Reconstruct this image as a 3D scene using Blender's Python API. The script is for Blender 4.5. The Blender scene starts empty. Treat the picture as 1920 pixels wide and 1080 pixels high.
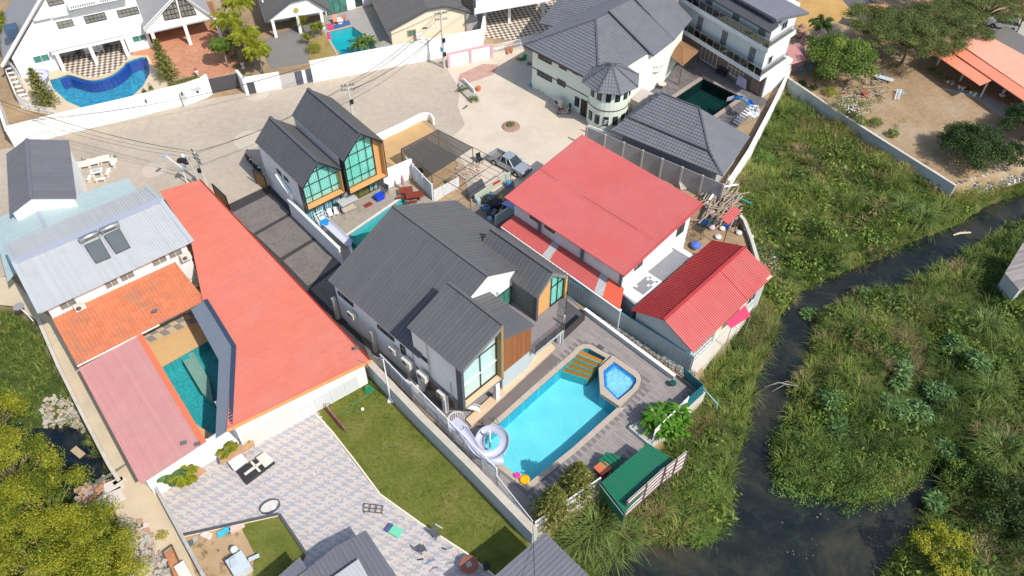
import bpy,math,random
import numpy as np
from mathutils import Vector,Matrix,geometry
random.seed(7);RN=np.random.default_rng(7)
scn=bpy.context.scene
COL=scn.collection
CF,CP,CR,CH=1485.7,math.radians(47.62),math.radians(0.504),58.0
fw=Vector((0,math.cos(CP),-math.sin(CP)));r0=Vector((1,0,0));u0=r0.cross(fw)
rt=math.cos(CR)*r0+math.sin(CR)*u0;up=-math.sin(CR)*r0+math.cos(CR)*u0
cam=bpy.data.cameras.new('camera');camo=bpy.data.objects.new('camera',cam);COL.objects.link(camo)
m3=Matrix((rt,up,-fw)).transposed()
camo.matrix_world=Matrix.Translation((0,0,CH))@m3.to_4x4()
cam.sensor_width=36;cam.lens=36*CF/1920;cam.clip_end=6000;cam.clip_start=0.5
scn.camera=camo
W=bpy.data.worlds.new('World');scn.world=W;W.use_nodes=True
nt=W.node_tree;bg=nt.nodes['Background']
sky=nt.nodes.new('ShaderNodeTexSky');sky.sky_type='NISHITA';sky.sun_disc=False
sky.sun_elevation=math.radians(48);sky.sun_rotation=math.radians(131)
sky.air_density=1.2;sky.dust_density=1.5
nt.links.new(sky.outputs[0],bg.inputs[0]);bg.inputs[1].default_value=0.15
SV=Vector((math.cos(math.radians(-41))*math.cos(math.radians(48)),math.sin(math.radians(-41))*math.cos(math.radians(48)),math.sin(math.radians(48))))
sl=bpy.data.lights.new('sun','SUN');sl.energy=4.0;sl.angle=math.radians(0.55);sl.color=(1,.95,.87)
so=bpy.data.objects.new('sun',sl);COL.objects.link(so);so.rotation_euler=(-SV).to_track_quat('-Z','Y').to_euler()
so.location=(60,-50,80)
scn.view_settings.view_transform='Standard';scn.view_settings.look='None'
scn.view_settings.exposure=0.17;scn.view_settings.gamma=1
scn.render.engine='CYCLES'
try:scn.cycles.transparent_max_bounces=12
except Exception:pass
def at(x,y,z=0.):
 d=fw+rt*((x-960)/CF)-up*((y-540)/CF)
 return Vector((0,0,CH))+d*((z-CH)/d.z)
class Fr:
 def __init__(s,o,az):
  s.o=Vector((o[0],o[1],0));a=math.radians(az)
  s.a=Vector((math.cos(a),math.sin(a),0));s.b=Vector((-s.a.y,s.a.x,0));s.az=a
 def p(s,u,v,z=0.):return s.o+s.a*u+s.b*v+Vector((0,0,z))
 def inv(s,w):d=w-s.o;return d.dot(s.a),d.dot(s.b)
 def hit_t(s,x,y,t):
  d=fw+rt*((x-960)/CF)-up*((y-540)/CF);c=Vector((0,0,CH))
  k=(t-(c-s.o).dot(s.b))/d.dot(s.b);w=c+d*k;return(w-s.o).dot(s.a),w.z
 def hit_s(s,x,y,u):
  d=fw+rt*((x-960)/CF)-up*((y-540)/CF);c=Vector((0,0,CH))
  k=(u-(c-s.o).dot(s.a))/d.dot(s.a);w=c+d*k;return(w-s.o).dot(s.b),w.z
WL={}
def tag(o,label=None,cat=None,group=None,kind=None):
 if label:o['label']=label
 if cat:o['category']=cat
 if group:o['group']=group
 if kind:o['kind']=kind
 return o
def T(name,label,cat,loc=(0,0,0),group=None):
 o=bpy.data.objects.new(name,None);COL.objects.link(o);o.location=loc;o.empty_display_size=.3
 WL[o.name]=Vector(loc);return tag(o,label,cat,group)
def link(name,me,parent=None):
 o=bpy.data.objects.new(name,me);COL.objects.link(o)
 if parent is not None:
  o.parent=parent
  o.location=-WL.get(parent.name,Vector((0,0,0)))
  WL[o.name]=Vector((0,0,0))
 else:WL[o.name]=Vector((0,0,0))
 return o
def cp(o,parent=None):
 c=o.copy();COL.objects.link(c);c.parent=parent
 for ch in list(o.children):cp(ch,c)
 return c
def place(o,loc,rz=0,s=1,label=None):
 o.location=loc;o.rotation_euler=(0,0,rz);o.scale=(s,s,s)
 if label:o['label']=label
 return o
def instances(proto,spots,group=None):
 """spots: (loc, rz, scale, label)"""
 out=[]
 for i,(loc,rz,s,lab)in enumerate(spots):
  o=proto if i==0 else cp(proto)
  if group:o['group']=group
  out.append(o)
 for o,(loc,rz,s,lab)in zip(out,spots):place(o,loc,rz,s,lab)
 return out
class S:
 def __init__(s):s.v=[];s.f=[];s.m=[]
 def add(s,v,f,m=0):
  n=len(s.v);s.v+=[tuple(q)for q in v];s.f+=[tuple(i+n for i in q)for q in f];s.m+=[m]*len(f);return s
 def ext(s,pts,vec,m=0):
  n=len(pts);vec=Vector(vec);a=[Vector(p)for p in pts];b=[p+vec for p in a]
  nn=Vector((0,0,0))
  for i in range(n):nn+=a[i].cross(a[(i+1)%n])
  if nn.dot(vec)>0:a,b=a[::-1],b[::-1]
  else:pass
  f=[tuple(range(n)),tuple(range(2*n-1,n-1,-1))]
  for i in range(n):f.append(((i+1)%n,i,n+i,n+(i+1)%n))
  return s.add(a+b,f,m)
 def prism(s,pts,z0,z1,m=0):return s.ext([(p[0],p[1],z0)for p in pts],(0,0,z1-z0),m)
 def box(s,c,size,rz=0,m=0):
  c=Vector(c);h=[q/2 for q in size];ca,sa=math.cos(rz),math.sin(rz)
  pts=[c+Vector((x*h[0]*ca-y*h[1]*sa,x*h[0]*sa+y*h[1]*ca,-h[2]))for x,y in((-1,-1),(1,-1),(1,1),(-1,1))]
  return s.ext(pts,(0,0,size[2]),m)
 def beam(s,p,q,w,h=None,m=0,upv=(0,0,1)):
  p,q=Vector(p),Vector(q);h=h or w;d=(q-p)
  if d.length<1e-6:return s
  x=d.normalized();u=Vector(upv)
  if abs(x.dot(u))>.98:u=Vector((1,0,0))
  sd=x.cross(u).normalized();u2=sd.cross(x)
  pts=[p+sd*(a*w/2)+u2*(b*h/2)for a,b in((-1,-1),(1,-1),(1,1),(-1,1))]
  return s.ext(pts,d,m)
 def tube(s,pts,r,n=6,m=0,cap=True):
  pts=[Vector(p)for p in pts];k=len(pts);R=r if isinstance(r,(list,tuple))else[r]*k
  vs=[]
  for i,p in enumerate(pts):
   d=(pts[min(i+1,k-1)]-pts[max(i-1,0)]).normalized();u=Vector((0,0,1))if abs(d.z)<.9 else Vector((1,0,0))
   a=d.cross(u).normalized();b=a.cross(d)
   for j in range(n):
    t=2*math.pi*j/n;vs.append(p+(a*math.cos(t)+b*math.sin(t))*R[i])
  f=[(i*n+j,i*n+(j+1)%n,(i+1)*n+(j+1)%n,(i+1)*n+j)for i in range(k-1)for j in range(n)]
  if cap:f+=[tuple(range(n-1,-1,-1)),tuple(range((k-1)*n,k*n))]
  return s.add(vs,f,m)
 def lathe(s,c,prof,n=16,m=0):
  c=Vector(c);k=len(prof)
  vs=[c+Vector((r*math.cos(2*math.pi*j/n),r*math.sin(2*math.pi*j/n),z))for r,z in prof for j in range(n)]
  f=[(i*n+j,i*n+(j+1)%n,(i+1)*n+(j+1)%n,(i+1)*n+j)for i in range(k-1)for j in range(n)]
  f+=[tuple(range(n-1,-1,-1)),tuple(range((k-1)*n,k*n))]
  return s.add(vs,f,m)
 def build(s,name,mat,parent=None,smooth=False,label=None,kind=None):
  me=bpy.data.meshes.new(name);me.from_pydata(s.v,[],s.f)
  for q in(mat if isinstance(mat,(list,tuple))else[mat]):me.materials.append(q)
  if isinstance(mat,(list,tuple)):me.polygons.foreach_set('material_index',s.m)
  if smooth:me.polygons.foreach_set('use_smooth',[True]*len(s.f))
  me.update();o=link(name,me,parent);s.me=me
  return tag(o,label,kind=kind)
def rg(a,b):return random.uniform(a,b)
def nd(t,ty,**k):
 n=t.nodes.new(ty)
 for a,b in k.items():
  if a in n.inputs:n.inputs[a].default_value=b
  else:setattr(n,a,b)
 return n
def newmat(name,rough=.7,metal=0.,spec=.35):
 m=bpy.data.materials.new(name);m.use_nodes=True;t=m.node_tree;b=t.nodes['Principled BSDF']
 b.inputs['Roughness'].default_value=rough;b.inputs['Metallic'].default_value=metal
 b.inputs['Specular IOR Level'].default_value=spec
 return m,t,b
def pos(t,sc=(1,1,1),rz=0):
 g=t.nodes.new('ShaderNodeNewGeometry');mp=t.nodes.new('ShaderNodeMapping')
 mp.inputs['Scale'].default_value=sc;mp.inputs['Rotation'].default_value=(0,0,rz)
 t.links.new(g.outputs['Position'],mp.inputs[0]);return mp.outputs[0]
def noise(t,vec,scale,det=4,rough=.6,dist=0):
 n=nd(t,'ShaderNodeTexNoise');n.inputs['Scale'].default_value=scale;n.inputs['Detail'].default_value=det
 n.inputs['Roughness'].default_value=rough;n.inputs['Distortion'].default_value=dist;t.links.new(vec,n.inputs['Vector']);return n.outputs['Fac']
def ramp(t,fac,stops):
 r=nd(t,'ShaderNodeValToRGB');e=r.color_ramp.elements
 while len(e)<len(stops):e.new(.5)
 for q,(p,c)in zip(e,stops):q.position=p;q.color=(*c,1)if len(c)==3 else c
 t.links.new(fac,r.inputs[0]);return r.outputs[0]
def mix(t,f,a,b,mode='MIX'):
 n=nd(t,'ShaderNodeMix',data_type='RGBA',blend_type=mode)
 for i,s in((0,f),(6,a),(7,b)):
  if hasattr(s,'is_output'):t.links.new(s,n.inputs[i])
  else:n.inputs[i].default_value=s if i==0 else(*s,1)
 return n.outputs[2]
def bump(t,b,h,st=.3,dist=.02):
 n=nd(t,'ShaderNodeBump');n.inputs['Strength'].default_value=st;n.inputs['Distance'].default_value=dist
 t.links.new(h,n.inputs['Height']);t.links.new(n.outputs[0],b.inputs['Normal'])
def cl(c,k):return tuple(max(0,min(1,q*k))for q in c)
MC={}
def M(name,col,rough=.7,var=.12,scale=.8,metal=0.,spec=.35,bmp=0.,fine=14.,col2=None,stain=None,stain_amt=.3):
 if name in MC:return MC[name]
 m,t,b=newmat(name,rough,metal,spec);v=pos(t)
 n1=noise(t,v,scale,5,.65);n2=noise(t,v,fine,3,.6)
 c=ramp(t,n1,[(.3,cl(col,1-var)),(.7,cl(col2 or col,1+var))])
 c=mix(t,.35,c,ramp(t,n2,[(.3,cl(col,1-var)),(.7,cl(col,1+var))]))
 if stain:
  n3=noise(t,v,scale*.35,6,.7,.5);f=ramp(t,n3,[(.5,(0,0,0)),(.72,(stain_amt,)*3)])
  c=mix(t,f,c,stain)
 t.links.new(c,b.inputs['Base Color'])
 if bmp:bump(t,b,n2,bmp,.03)
 MC[name]=m;return m
def Mi(name,cols,rough=.6,spec=.3,wear=.08,scale=2.):
 m,t,b=newmat(name,rough,0,spec);oi=nd(t,'ShaderNodeObjectInfo')
 st=[(i/max(1,len(cols)-1),c)for i,c in enumerate(cols)]
 c=ramp(t,oi.outputs['Random'],st);n=noise(t,pos(t),scale,5,.65)
 c=mix(t,1.,c,ramp(t,n,[(.25,(1-wear,)*3),(.75,(1,1,1))]),'MULTIPLY')
 f=ramp(t,noise(t,pos(t),.22,6,.7,.6),[(.42,(0,0,0)),(.75,(.30,)*3)]);g_=sum(cols[0])/3;c=mix(t,f,c,tuple(.55*q+.45*(g_*1.25+.03)for q in cols[0]))
 f=ramp(t,noise(t,pos(t),1.1,7,.75,.3),[(.56,(0,0,0)),(.72,(.28,)*3)]);c=mix(t,f,c,tuple(q*.62 for q in cols[0]))
 t.links.new(c,b.inputs['Base Color']);return m
white=M('white_paint',(.80,.80,.78),.75,.03,.5,stain=(.52,.48,.42),stain_amt=.35)
white_c=M('cream_paint',(.80,.70,.54),.75,.03)
mint=M('pale_mint_paint',(.74,.80,.70),.75,.03)
trim=M('white_metal_paint',(.78,.79,.80),.45,.03)
pole_w=M('pole_concrete',(.55,.52,.47),.85,.1)
conc=M('weathered_concrete',(.42,.41,.39),.9,.16,1.2,stain=(.18,.17,.15),stain_amt=.6,bmp=.3)
conc_l=M('pale_concrete',(.55,.51,.44),.9,.12,1.1,stain=(.3,.26,.2),stain_amt=.4)
stonedark=M('dark_stone',(.13,.125,.115),.9,.3,5)
black=M('black_metal',(.02,.02,.022),.4,.1)
dgrey=M('dark_grey_paint',(.085,.09,.10),.6,.08)
grey=M('grey_paint',(.28,.30,.31),.6,.08)
steel=M('steel',(.55,.56,.57),.3,.06,metal=.8)
wood=M('wood_brown',(.34,.13,.04),.6,.22,1.6,fine=20)
wood_l=M('pale_wood',(.42,.33,.24),.8,.3,3)
ochre=M('ochre_reveal',(.62,.33,.12),.7,.05)
beige_st=M('beige_stone',(.56,.46,.36),.8,.1,3)
def sheet(name,col,rough=.38,var=.06):
 return Mi(name,[cl(col,1-var),col,cl(col,1+var)],rough,.4,.10,.7)
roof_dark=sheet('charcoal_sheet',(.122,.122,.126),.42,.05)
roof_dark2=sheet('charcoal_sheet_cool',(.105,.108,.116),.42,.05)
roof_coral=sheet('coral_sheet',(.66,.185,.125),.55,.025)
roof_red=sheet('red_sheet',(.55,.115,.105),.5,.03)
roof_pink=sheet('faded_pink_sheet',(.56,.26,.24),.7,.04)
roof_white=sheet('pale_ribbed_sheet',(.46,.475,.485),.5,.04)
roof_teal=sheet('pale_teal_sheet',(.38,.48,.49),.5,.03)
roof_grey=sheet('grey_purple_sheet',(.16,.16,.185),.5,.05)
roof_green=sheet('green_sheet',(.012,.16,.085),.4,.05)
roof_or=sheet('faded_orange_sheet',(.78,.27,.16),.6,.03)
tile_or=M('orange_clay_tile',(.56,.185,.09),.75,.2,1.3,stain=(.30,.18,.12),stain_amt=.75)
tile_gr=M('grey_cement_tile',(.155,.160,.178),.55,.12,1.,stain=(.1,.1,.11),stain_amt=.4)
tile_gr2=M('aged_grey_tile',(.13,.125,.125),.8,.25,1.5,stain=(.25,.24,.22),stain_amt=.5)
tile_red=M('dark_red_tile_sheet',(.42,.045,.045),.45,.12,1.2)
tile_red2=M('terracotta_red_sheet',(.50,.085,.06),.5,.12,1.2)
def glass(name,col,rough=.08):
 m,t,b=newmat(name,rough,0,.6);n=noise(t,pos(t),.9,3)
 t.links.new(ramp(t,n,[(.3,cl(col,.7)),(.7,cl(col,1.3))]),b.inputs['Base Color']);MC[name]=m;return m
gl_dark=glass('dark_window_glass',(.03,.045,.05));gl_green=glass('green_window_glass',(.06,.20,.16))
gl_curt=glass('window_glass_over_blinds',(.22,.22,.20),.15)
def clearglass(name,tint,fac=.12):
 m,t,b=newmat(name);out=t.nodes['Material Output'];tr=nd(t,'ShaderNodeBsdfTransparent');tr.inputs[0].default_value=(*tint,1)
 gs=nd(t,'ShaderNodeBsdfGlossy');gs.inputs['Roughness'].default_value=.05;mx=nd(t,'ShaderNodeMixShader');mx.inputs[0].default_value=fac
 t.links.new(tr.outputs[0],mx.inputs[1]);t.links.new(gs.outputs[0],mx.inputs[2]);t.links.new(mx.outputs[0],out.inputs[0]);return m
gl_clear=clearglass('clear_glass',(.92,.98,.97),.08);gl_smoke=clearglass('balustrade_glass',(.30,.33,.29),.10)
curtain_m=M('turquoise_curtain',(.36,.80,.70),.85,.12,1.5);curtain_b=M('blue_curtain',(.10,.36,.50),.85,.15,1.5)
def water(name,tint,wave=9.,st=.12,fac=.05):
 m,t,b=newmat(name);out=t.nodes['Material Output']
 tr=nd(t,'ShaderNodeBsdfTransparent');tr.inputs[0].default_value=(*tint,1)
 gs=nd(t,'ShaderNodeBsdfGlossy');gs.inputs['Roughness'].default_value=.06
 fr=nd(t,'ShaderNodeFresnel');fr.inputs['IOR'].default_value=1.33
 mx=nd(t,'ShaderNodeMixShader');n=noise(t,pos(t),wave,3,.6,.6)
 bp=nd(t,'ShaderNodeBump');bp.inputs['Strength'].default_value=st;bp.inputs['Distance'].default_value=.08
 t.links.new(n,bp.inputs['Height']);t.links.new(bp.outputs[0],gs.inputs['Normal']);t.links.new(bp.outputs[0],fr.inputs['Normal'])
 t.links.new(fr.outputs[0],mx.inputs[0]);t.links.new(tr.outputs[0],mx.inputs[1]);t.links.new(gs.outputs[0],mx.inputs[2])
 t.links.new(mx.outputs[0],out.inputs[0]);return m
def pooltile(name,c1,c2,size=.12,rz=0.,caus=.25,mort=(.6,.75,.8)):
 m,t,b=newmat(name,.35);v=pos(t,(1,1,1),rz)
 br=nd(t,'ShaderNodeTexBrick');br.inputs['Scale'].default_value=1;br.inputs['Brick Width'].default_value=size;br.inputs['Row Height'].default_value=size
 br.inputs['Mortar Size'].default_value=size*.05;br.offset=0;br.inputs['Color1'].default_value=(*c1,1);br.inputs['Color2'].default_value=(*c2,1);br.inputs['Mortar'].default_value=(*mort,1)
 t.links.new(v,br.inputs[0]);n=noise(t,v,1.1,4)
 c=mix(t,1.,br.outputs[0],ramp(t,n,[(.3,(1-caus,)*3),(.7,(1,1,1))]),'MULTIPLY')
 t.links.new(c,b.inputs['Base Color']);return m
def clip(poly,axis,val,keep_greater):
 out=[];n=len(poly)
 for i in range(n):
  a,b=poly[i],poly[(i+1)%n];da=(a[axis]-val)*(1 if keep_greater else-1);db=(b[axis]-val)*(1 if keep_greater else-1)
  if da>=-1e-9:out.append(a)
  if(da>1e-9 and db<-1e-9)or(da<-1e-9 and db>1e-9):
   k=da/(da-db);out.append((a[0]+(b[0]-a[0])*k,a[1]+(b[1]-a[1])*k))
 return out
def area(p):
 return abs(sum(p[i][0]*p[(i+1)%len(p)][1]-p[(i+1)%len(p)][0]*p[i][1]for i in range(len(p))))/2
def plane(poly,e0,e1):
 P=[Vector(p)for p in poly];n=Vector((0,0,0))
 for i in range(len(P)):n+=P[i].cross(P[(i+1)%len(P)])
 n.normalize()
 if n.z<0:n=-n
 o=Vector(e0);u=(Vector(e1)-o);u=(u-n*u.dot(n)).normalized();v=n.cross(u)
 return o,u,v,n,[((p-o).dot(u),(p-o).dot(v))for p in P]
def roof(parent,poly,e0,e1,sp,mat,name='roof_panel',th=.06,rib=.06,ribw=.05,joined=False,cap=None,jit=.004):
 """standing-seam / ribbed sheets running up the slope, e0-e1 is the eave"""
 o,u,v,n,q=plane(poly,e0,e1);us=[p[0]for p in q];lo,hi=min(us),max(us)
 k=max(1,round((hi-lo)/sp));sp=(hi-lo)/k;big=S()
 for i in range(k):
  a,b=lo+i*sp,lo+(i+1)*sp;c=clip(clip(q,0,a+.004,True),0,b-.004,False)
  if len(c)<3 or area(c)<1e-3:continue
  s=big if joined else S();dz=rg(0,jit)
  s.ext([o+u*p[0]+v*p[1]+n*dz for p in c],-n*th)
  if rib:
   vs=clip(clip(q,0,a,True),0,a+ribw,False)
   if len(vs)>2 and area(vs)>1e-4:s.ext([o+u*p[0]+v*p[1]+n*(dz-.01)for p in vs],n*(rib+.01))
  if not joined:s.build(name,mat,parent)
 if joined:big.build(name,mat,parent,kind='stuff')
def corr(parent,poly,e0,e1,sp,mat,name='roof_sheet',h=.035,th=.04,lap=None):
 """corrugated sheet as one surface of trapezoid waves; laps across the slope every `lap` m"""
 o,u,v,n,q=plane(poly,e0,e1);us=[p[0]for p in q];vs_=[p[1]for p in q];lo,hi=min(us),max(us)
 k=int((hi-lo)/sp)+1;s=S();rows=[(min(vs_),max(vs_))]
 if lap:
  m=max(1,round((max(vs_)-min(vs_))/lap));st=(max(vs_)-min(vs_))/m;rows=[(min(vs_)+j*st,min(vs_)+(j+1)*st)for j in range(m)]
 for(v0,v1)in rows:
  for i in range(k):
   for(f0,f1,z0,z1)in((0,.35,0,0),(.35,.5,0,h),(.5,.85,h,h),(.85,1,h,0)):
    a,b=lo+(i+f0)*sp,lo+(i+f1)*sp
    c=clip(clip(clip(clip(q,0,a,True),0,b,False),1,v0,True),1,v1,False)
    if len(c)<3 or area(c)<1e-5:continue
    pts=[o+u*p[0]+v*p[1]+n*(z0+(z1-z0)*(p[0]-a)/(b-a)+(.02*(v1-p[1])/max(.01,v1-v0)if lap else 0))for p in c]
    nn=(pts[1]-pts[0]).cross(pts[2]-pts[1])
    if nn.dot(n)<0:pts=pts[::-1]
    s.add(pts,[tuple(range(len(pts)))])
 s.ext([o+u*p[0]+v*p[1]-n*.02 for p in q],-n*th)
 return s.build(name,mat,parent,kind='stuff')
def tiles(parent,poly,e0,e1,row,col,mat,name='roof_tiles',lift=.06,wave=.03,base=True):
 o,u,v,n,q=plane(poly,e0,e1);us=[p[0]for p in q];vs_=[p[1]for p in q];s=S()
 nr=int(math.ceil((max(vs_)-min(vs_))/row));nc=int(math.ceil((max(us)-min(us))/col));V0=min(vs_);U0=min(us)
 for j in range(nr):
  c1=clip(clip(q,1,V0+j*row,True),1,V0+(j+1)*row,False)
  if len(c1)<3:continue
  for i in range(nc):
   jt=rg(0,.008)
   for(f0,f1,w0,w1)in((0,.5,0,wave),(.5,1,wave,0)):
    a,b=U0+(i+f0)*col,U0+(i+f1)*col
    c=clip(clip(c1,0,a,True),0,b,False)
    if len(c)<3 or area(c)<2e-4:continue
    pts=[o+u*p[0]+v*p[1]+n*(jt+w0+(w1-w0)*(p[0]-a)/(b-a)+lift*(1-(p[1]-V0-j*row)/row))for p in c]
    if(pts[1]-pts[0]).cross(pts[2]-pts[1]).dot(n)<0:pts=pts[::-1]
    s.add(pts,[tuple(range(len(pts)))])
   vv=V0+j*row;cc=clip(clip(q,0,U0+i*col,True),0,U0+(i+1)*col,False)
   if len(cc)>2 and min(p[1]for p in cc)<=vv+.02<=max(p[1]for p in cc):
    a,b=U0+i*col,U0+(i+1)*col
    s.add([o+u*a+v*vv-n*.02,o+u*b+v*vv-n*.02,o+u*b+v*vv+n*lift,o+u*(a+b)/2+v*vv+n*(lift+wave),o+u*a+v*vv+n*lift],[(0,1,2,3,4)])
 if base:s.ext([o+u*p[0]+v*p[1]-n*.02 for p in q],-n*.08)
 return s.build(name,mat,parent,kind='stuff')
def caps(parent,lines,mat,w=.22,h=.09,name='ridge_cap'):
 for a,b in lines:S().beam(Vector(a)+Vector((0,0,.05)),Vector(b)+Vector((0,0,.05)),w,h).build(name,mat,parent)
def solid(parent,pts,z0,z1,mat,name='wall'):return S().prism(pts,z0,z1).build(name,mat,parent)
class Wall:
 def __init__(s,A,B):s.A=Vector((A[0],A[1],0));d=Vector((B[0],B[1],0))-s.A;s.L=d.length;s.u=d.normalized();s.n=Vector((s.u.y,-s.u.x,0))
 def p(s,u,z,out=0):return s.A+s.u*u+s.n*out+Vector((0,0,z))
 def hit(s,x,y):
  d=fw+rt*((x-960)/CF)-up*((y-540)/CF);c=Vector((0,0,CH));k=(s.A-c).dot(s.n)/d.dot(s.n);w=c+d*k
  return(w-s.A).dot(s.u),w.z
def window(parent,w,u0_,u1_,z0,z1,nc=2,nr=1,fm=None,gm=None,ft=.06,out=.0,name='window',depth=.08,panes=True):
 fm=fm or black;gm=gm or gl_dark;s=S()
 def bar(a,b,c,d):s.ext([w.p(a,c,out),w.p(b,c,out),w.p(b,d,out),w.p(a,d,out)],w.n*depth)
 bar(u0_,u1_,z0,z0+ft);bar(u0_,u1_,z1-ft,z1);bar(u0_,u0_+ft,z0+ft,z1-ft);bar(u1_-ft,u1_,z0+ft,z1-ft)
 W_,H_=(u1_-u0_-2*ft)/nc,(z1-z0-2*ft)/nr
 for i in range(1,nc):c=u0_+ft+i*W_;bar(c-ft*.35,c+ft*.35,z0+ft,z1-ft)
 for j in range(1,nr):
  c=z0+ft+j*H_
  for i in range(nc):bar(u0_+ft+i*W_+ft*.35,u0_+ft+(i+1)*W_-ft*.35,c-ft*.3,c+ft*.3)
 f=s.build(name,fm,parent)
 if panes:
  for i in range(nc):
   for j in range(nr):
    a,b=u0_+ft+i*W_,u0_+ft+(i+1)*W_;c,d=z0+ft+j*H_,z0+ft+(j+1)*H_
    S().ext([w.p(a,c,out+.005),w.p(b,c,out+.005),w.p(b,d,out+.005),w.p(a,d,out+.005)],w.n*(depth*.45)).build('pane',gm,f)
 return f
def pwin(parent,w,x0,y0,x1,y1,nc=2,nr=1,fm=None,gm=None,name='window',**k):
 """window whose opposite corners are seen at two pixels of the photograph"""
 a,za=w.hit(x0,y0);b,zb=w.hit(x1,y1)
 return window(parent,w,min(a,b),max(a,b),min(za,zb),max(za,zb),nc,nr,fm,gm,name=name,**k)
def inside(poly,x,y):
 x=np.asarray(x);y=np.asarray(y);r=np.zeros(x.shape,bool);n=len(poly)
 for i in range(n):
  x0,y0=poly[i][0],poly[i][1];x1,y1=poly[(i+1)%n][0],poly[(i+1)%n][1]
  if y0==y1:continue
  c=((y0>y)!=(y1>y))&(x<(x1-x0)*(y-y0)/(y1-y0)+x0);r^=c
 return r
def dist(poly,x,y):
 d=np.full(np.shape(x),1e9);n=len(poly)
 for i in range(n):
  ax,ay=poly[i][0],poly[i][1];bx,by=poly[(i+1)%n][0],poly[(i+1)%n][1]
  L=(bx-ax)**2+(by-ay)**2+1e-9;k=np.clip(((x-ax)*(bx-ax)+(y-ay)*(by-ay))/L,0,1)
  d=np.minimum(d,np.hypot(x-ax-k*(bx-ax),y-ay-k*(by-ay)))
 return d
def PX(pts,z=0.):return[at(x,y,z)for x,y in pts]
def flat(name,polys,z0,z1,mat,parent=None,kind='structure'):
 """slab z0..z1 with an outer outline and optional holes"""
 P=[[Vector((p[0],p[1],0))for p in q]for q in polys];tri=geometry.tessellate_polygon(P)
 allp=[p for q in P for p in q];n=len(allp);v=[(p.x,p.y,z1)for p in allp]+[(p.x,p.y,z0)for p in allp];f=[]
 for a,b,c in tri:
  A,B,C=allp[a],allp[b],allp[c]
  if(B-A).cross(C-A).z<0:a,b,c=c,b,a
  f.append((a,b,c));f.append((n+c,n+b,n+a))
 k=0
 for q in P:
  m=len(q)
  for i in range(m):f.append((k+i,k+(i+1)%m,n+k+(i+1)%m,n+k+i))
  k+=m
 me=bpy.data.meshes.new(name);me.from_pydata(v,[],f);me.materials.append(mat);me.update()
 o=link(name,me,parent)
 if kind:o['kind']=kind
 return o
FM=Fr(at(615,526,5.2),-44.2)
FD=Fr(at(566,352,5.9),-49.2)
FR=Fr(at(945,370,5.2),-44.1)
FS=Fr(at(1184,582,3.2),45.9)
FV=Fr(at(983,85,6.0),-44)
F3=Fr(at(1425,140,4.2),-44.5)
FH=Fr(at(1152,245,3.6),-36.5)
FL=Fr(at(425,808,3.2),-50)
FN=Fr(at(53,265,5),-65)
FT=Fr(at(30,276,0),27.6)
def smooth(P,k=3):
 out=[]
 for i in range(len(P)-1):
  p0,p1,p2,p3=P[max(i-1,0)],P[i],P[i+1],P[min(i+2,len(P)-1)]
  for j in range(k):t_=j/k;out.append(.5*((2*p1)+(p2-p0)*t_+(2*p0-5*p1+4*p2-p3)*t_*t_+(-p0+3*p1-3*p2+p3)*t_**3))
 return out+[P[-1]]
EAST=PX([(1476,150),(1442,212),(1400,292),(1362,348),(1368,390),(1400,440),(1412,500),(1422,545),(1398,592),(1308,702),(1320,738),(1231,834),(1128,930),(1003,1006),(1060,1085),(1100,1250),(2600,1250),(2400,200),(1920,318),(1785,355)])
WEST=PX([(-500,600),(-60,560),(30,575),(72,604),(110,690),(160,790),(205,878),(222,912),(210,955),(235,1010),(262,1100),(262,1250),(-500,1250)])
CANAL=PX([(2300,300),(1980,345),(1920,368),(1852,388),(1805,420),(1735,448),(1690,466),(1640,492),(1560,522),(1500,552),(1470,590),(1448,650),(1425,700),(1412,760),(1400,830),(1378,900),(1373,960),(1352,1003),(1300,1030),(1240,1028),(1185,1024),(1130,1065),(1090,1200),(1690,1250),(1640,1080),(1668,1040),(1712,985),(1748,948),(1762,880),(1700,918),(1650,945),(1600,950),(1530,935),(1462,915),(1442,860),(1462,800),(1480,735),(1500,700),(1522,640),(1545,590),(1600,556),(1690,545),(1722,520),(1782,490),(1832,455),(1884,430),(1930,405),(2300,340)],-2.6)
POND=PX([(60,810),(110,800),(150,802),(168,840),(205,890),(175,915),(150,935),(120,930),(60,950),(-60,980),(-200,860),(-60,770)],-2.6)
pool_main=PX([(893,833),(925,804.5),(1000,737),(1080,667),(1088,658),(1096,654),(1104,654.5),(1136,672),(1121,690),(1126,744),(1157,765.5),(1075,839),(989,908)])
spa_out=PX([(1122.4,691),(1149,666.6),(1192,695),(1200,703),(1202,712),(1198,725),(1161.8,762.4),(1125.6,738)],.35)
spa_in=PX([(1131,695),(1151,678),(1187,704),(1193,710),(1193,717),(1185,729),(1158.6,750.7),(1133,725)],.35)
pool_dup=PX([(652,443),(755,372),(800,415),(672,500)])
pool_tl=PX([(93,150),(112,146),(128,141),(150,147),(168,151),(188,149),(212,140),(232,124),(240,116),(274,108),(281,138),(268,162),(240,188),(157,204),(125,190),(100,166)])
pool_tl=smooth(pool_tl[:11])+pool_tl[11:]
pool_b2=PX([(612,62),(660,50),(700,78),(708,100),(637,106)])
pool_3=[F3.p(-7.7,.3),F3.p(-1.9,.3),F3.p(-1.6,-6.0),F3.p(-7.2,-6.4)]
pool_3=[F3.p(-7.6,.2),F3.p(-1.9,.2),F3.p(-1.9,-6.2),F3.p(-7.6,-6.2)]
pool_l=PX([(302,690),(400,634),(445,690),(430,835),(362,792)])
POOLS=[pool_main,spa_in,pool_dup,pool_tl,pool_b2,pool_3,pool_l]
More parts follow.
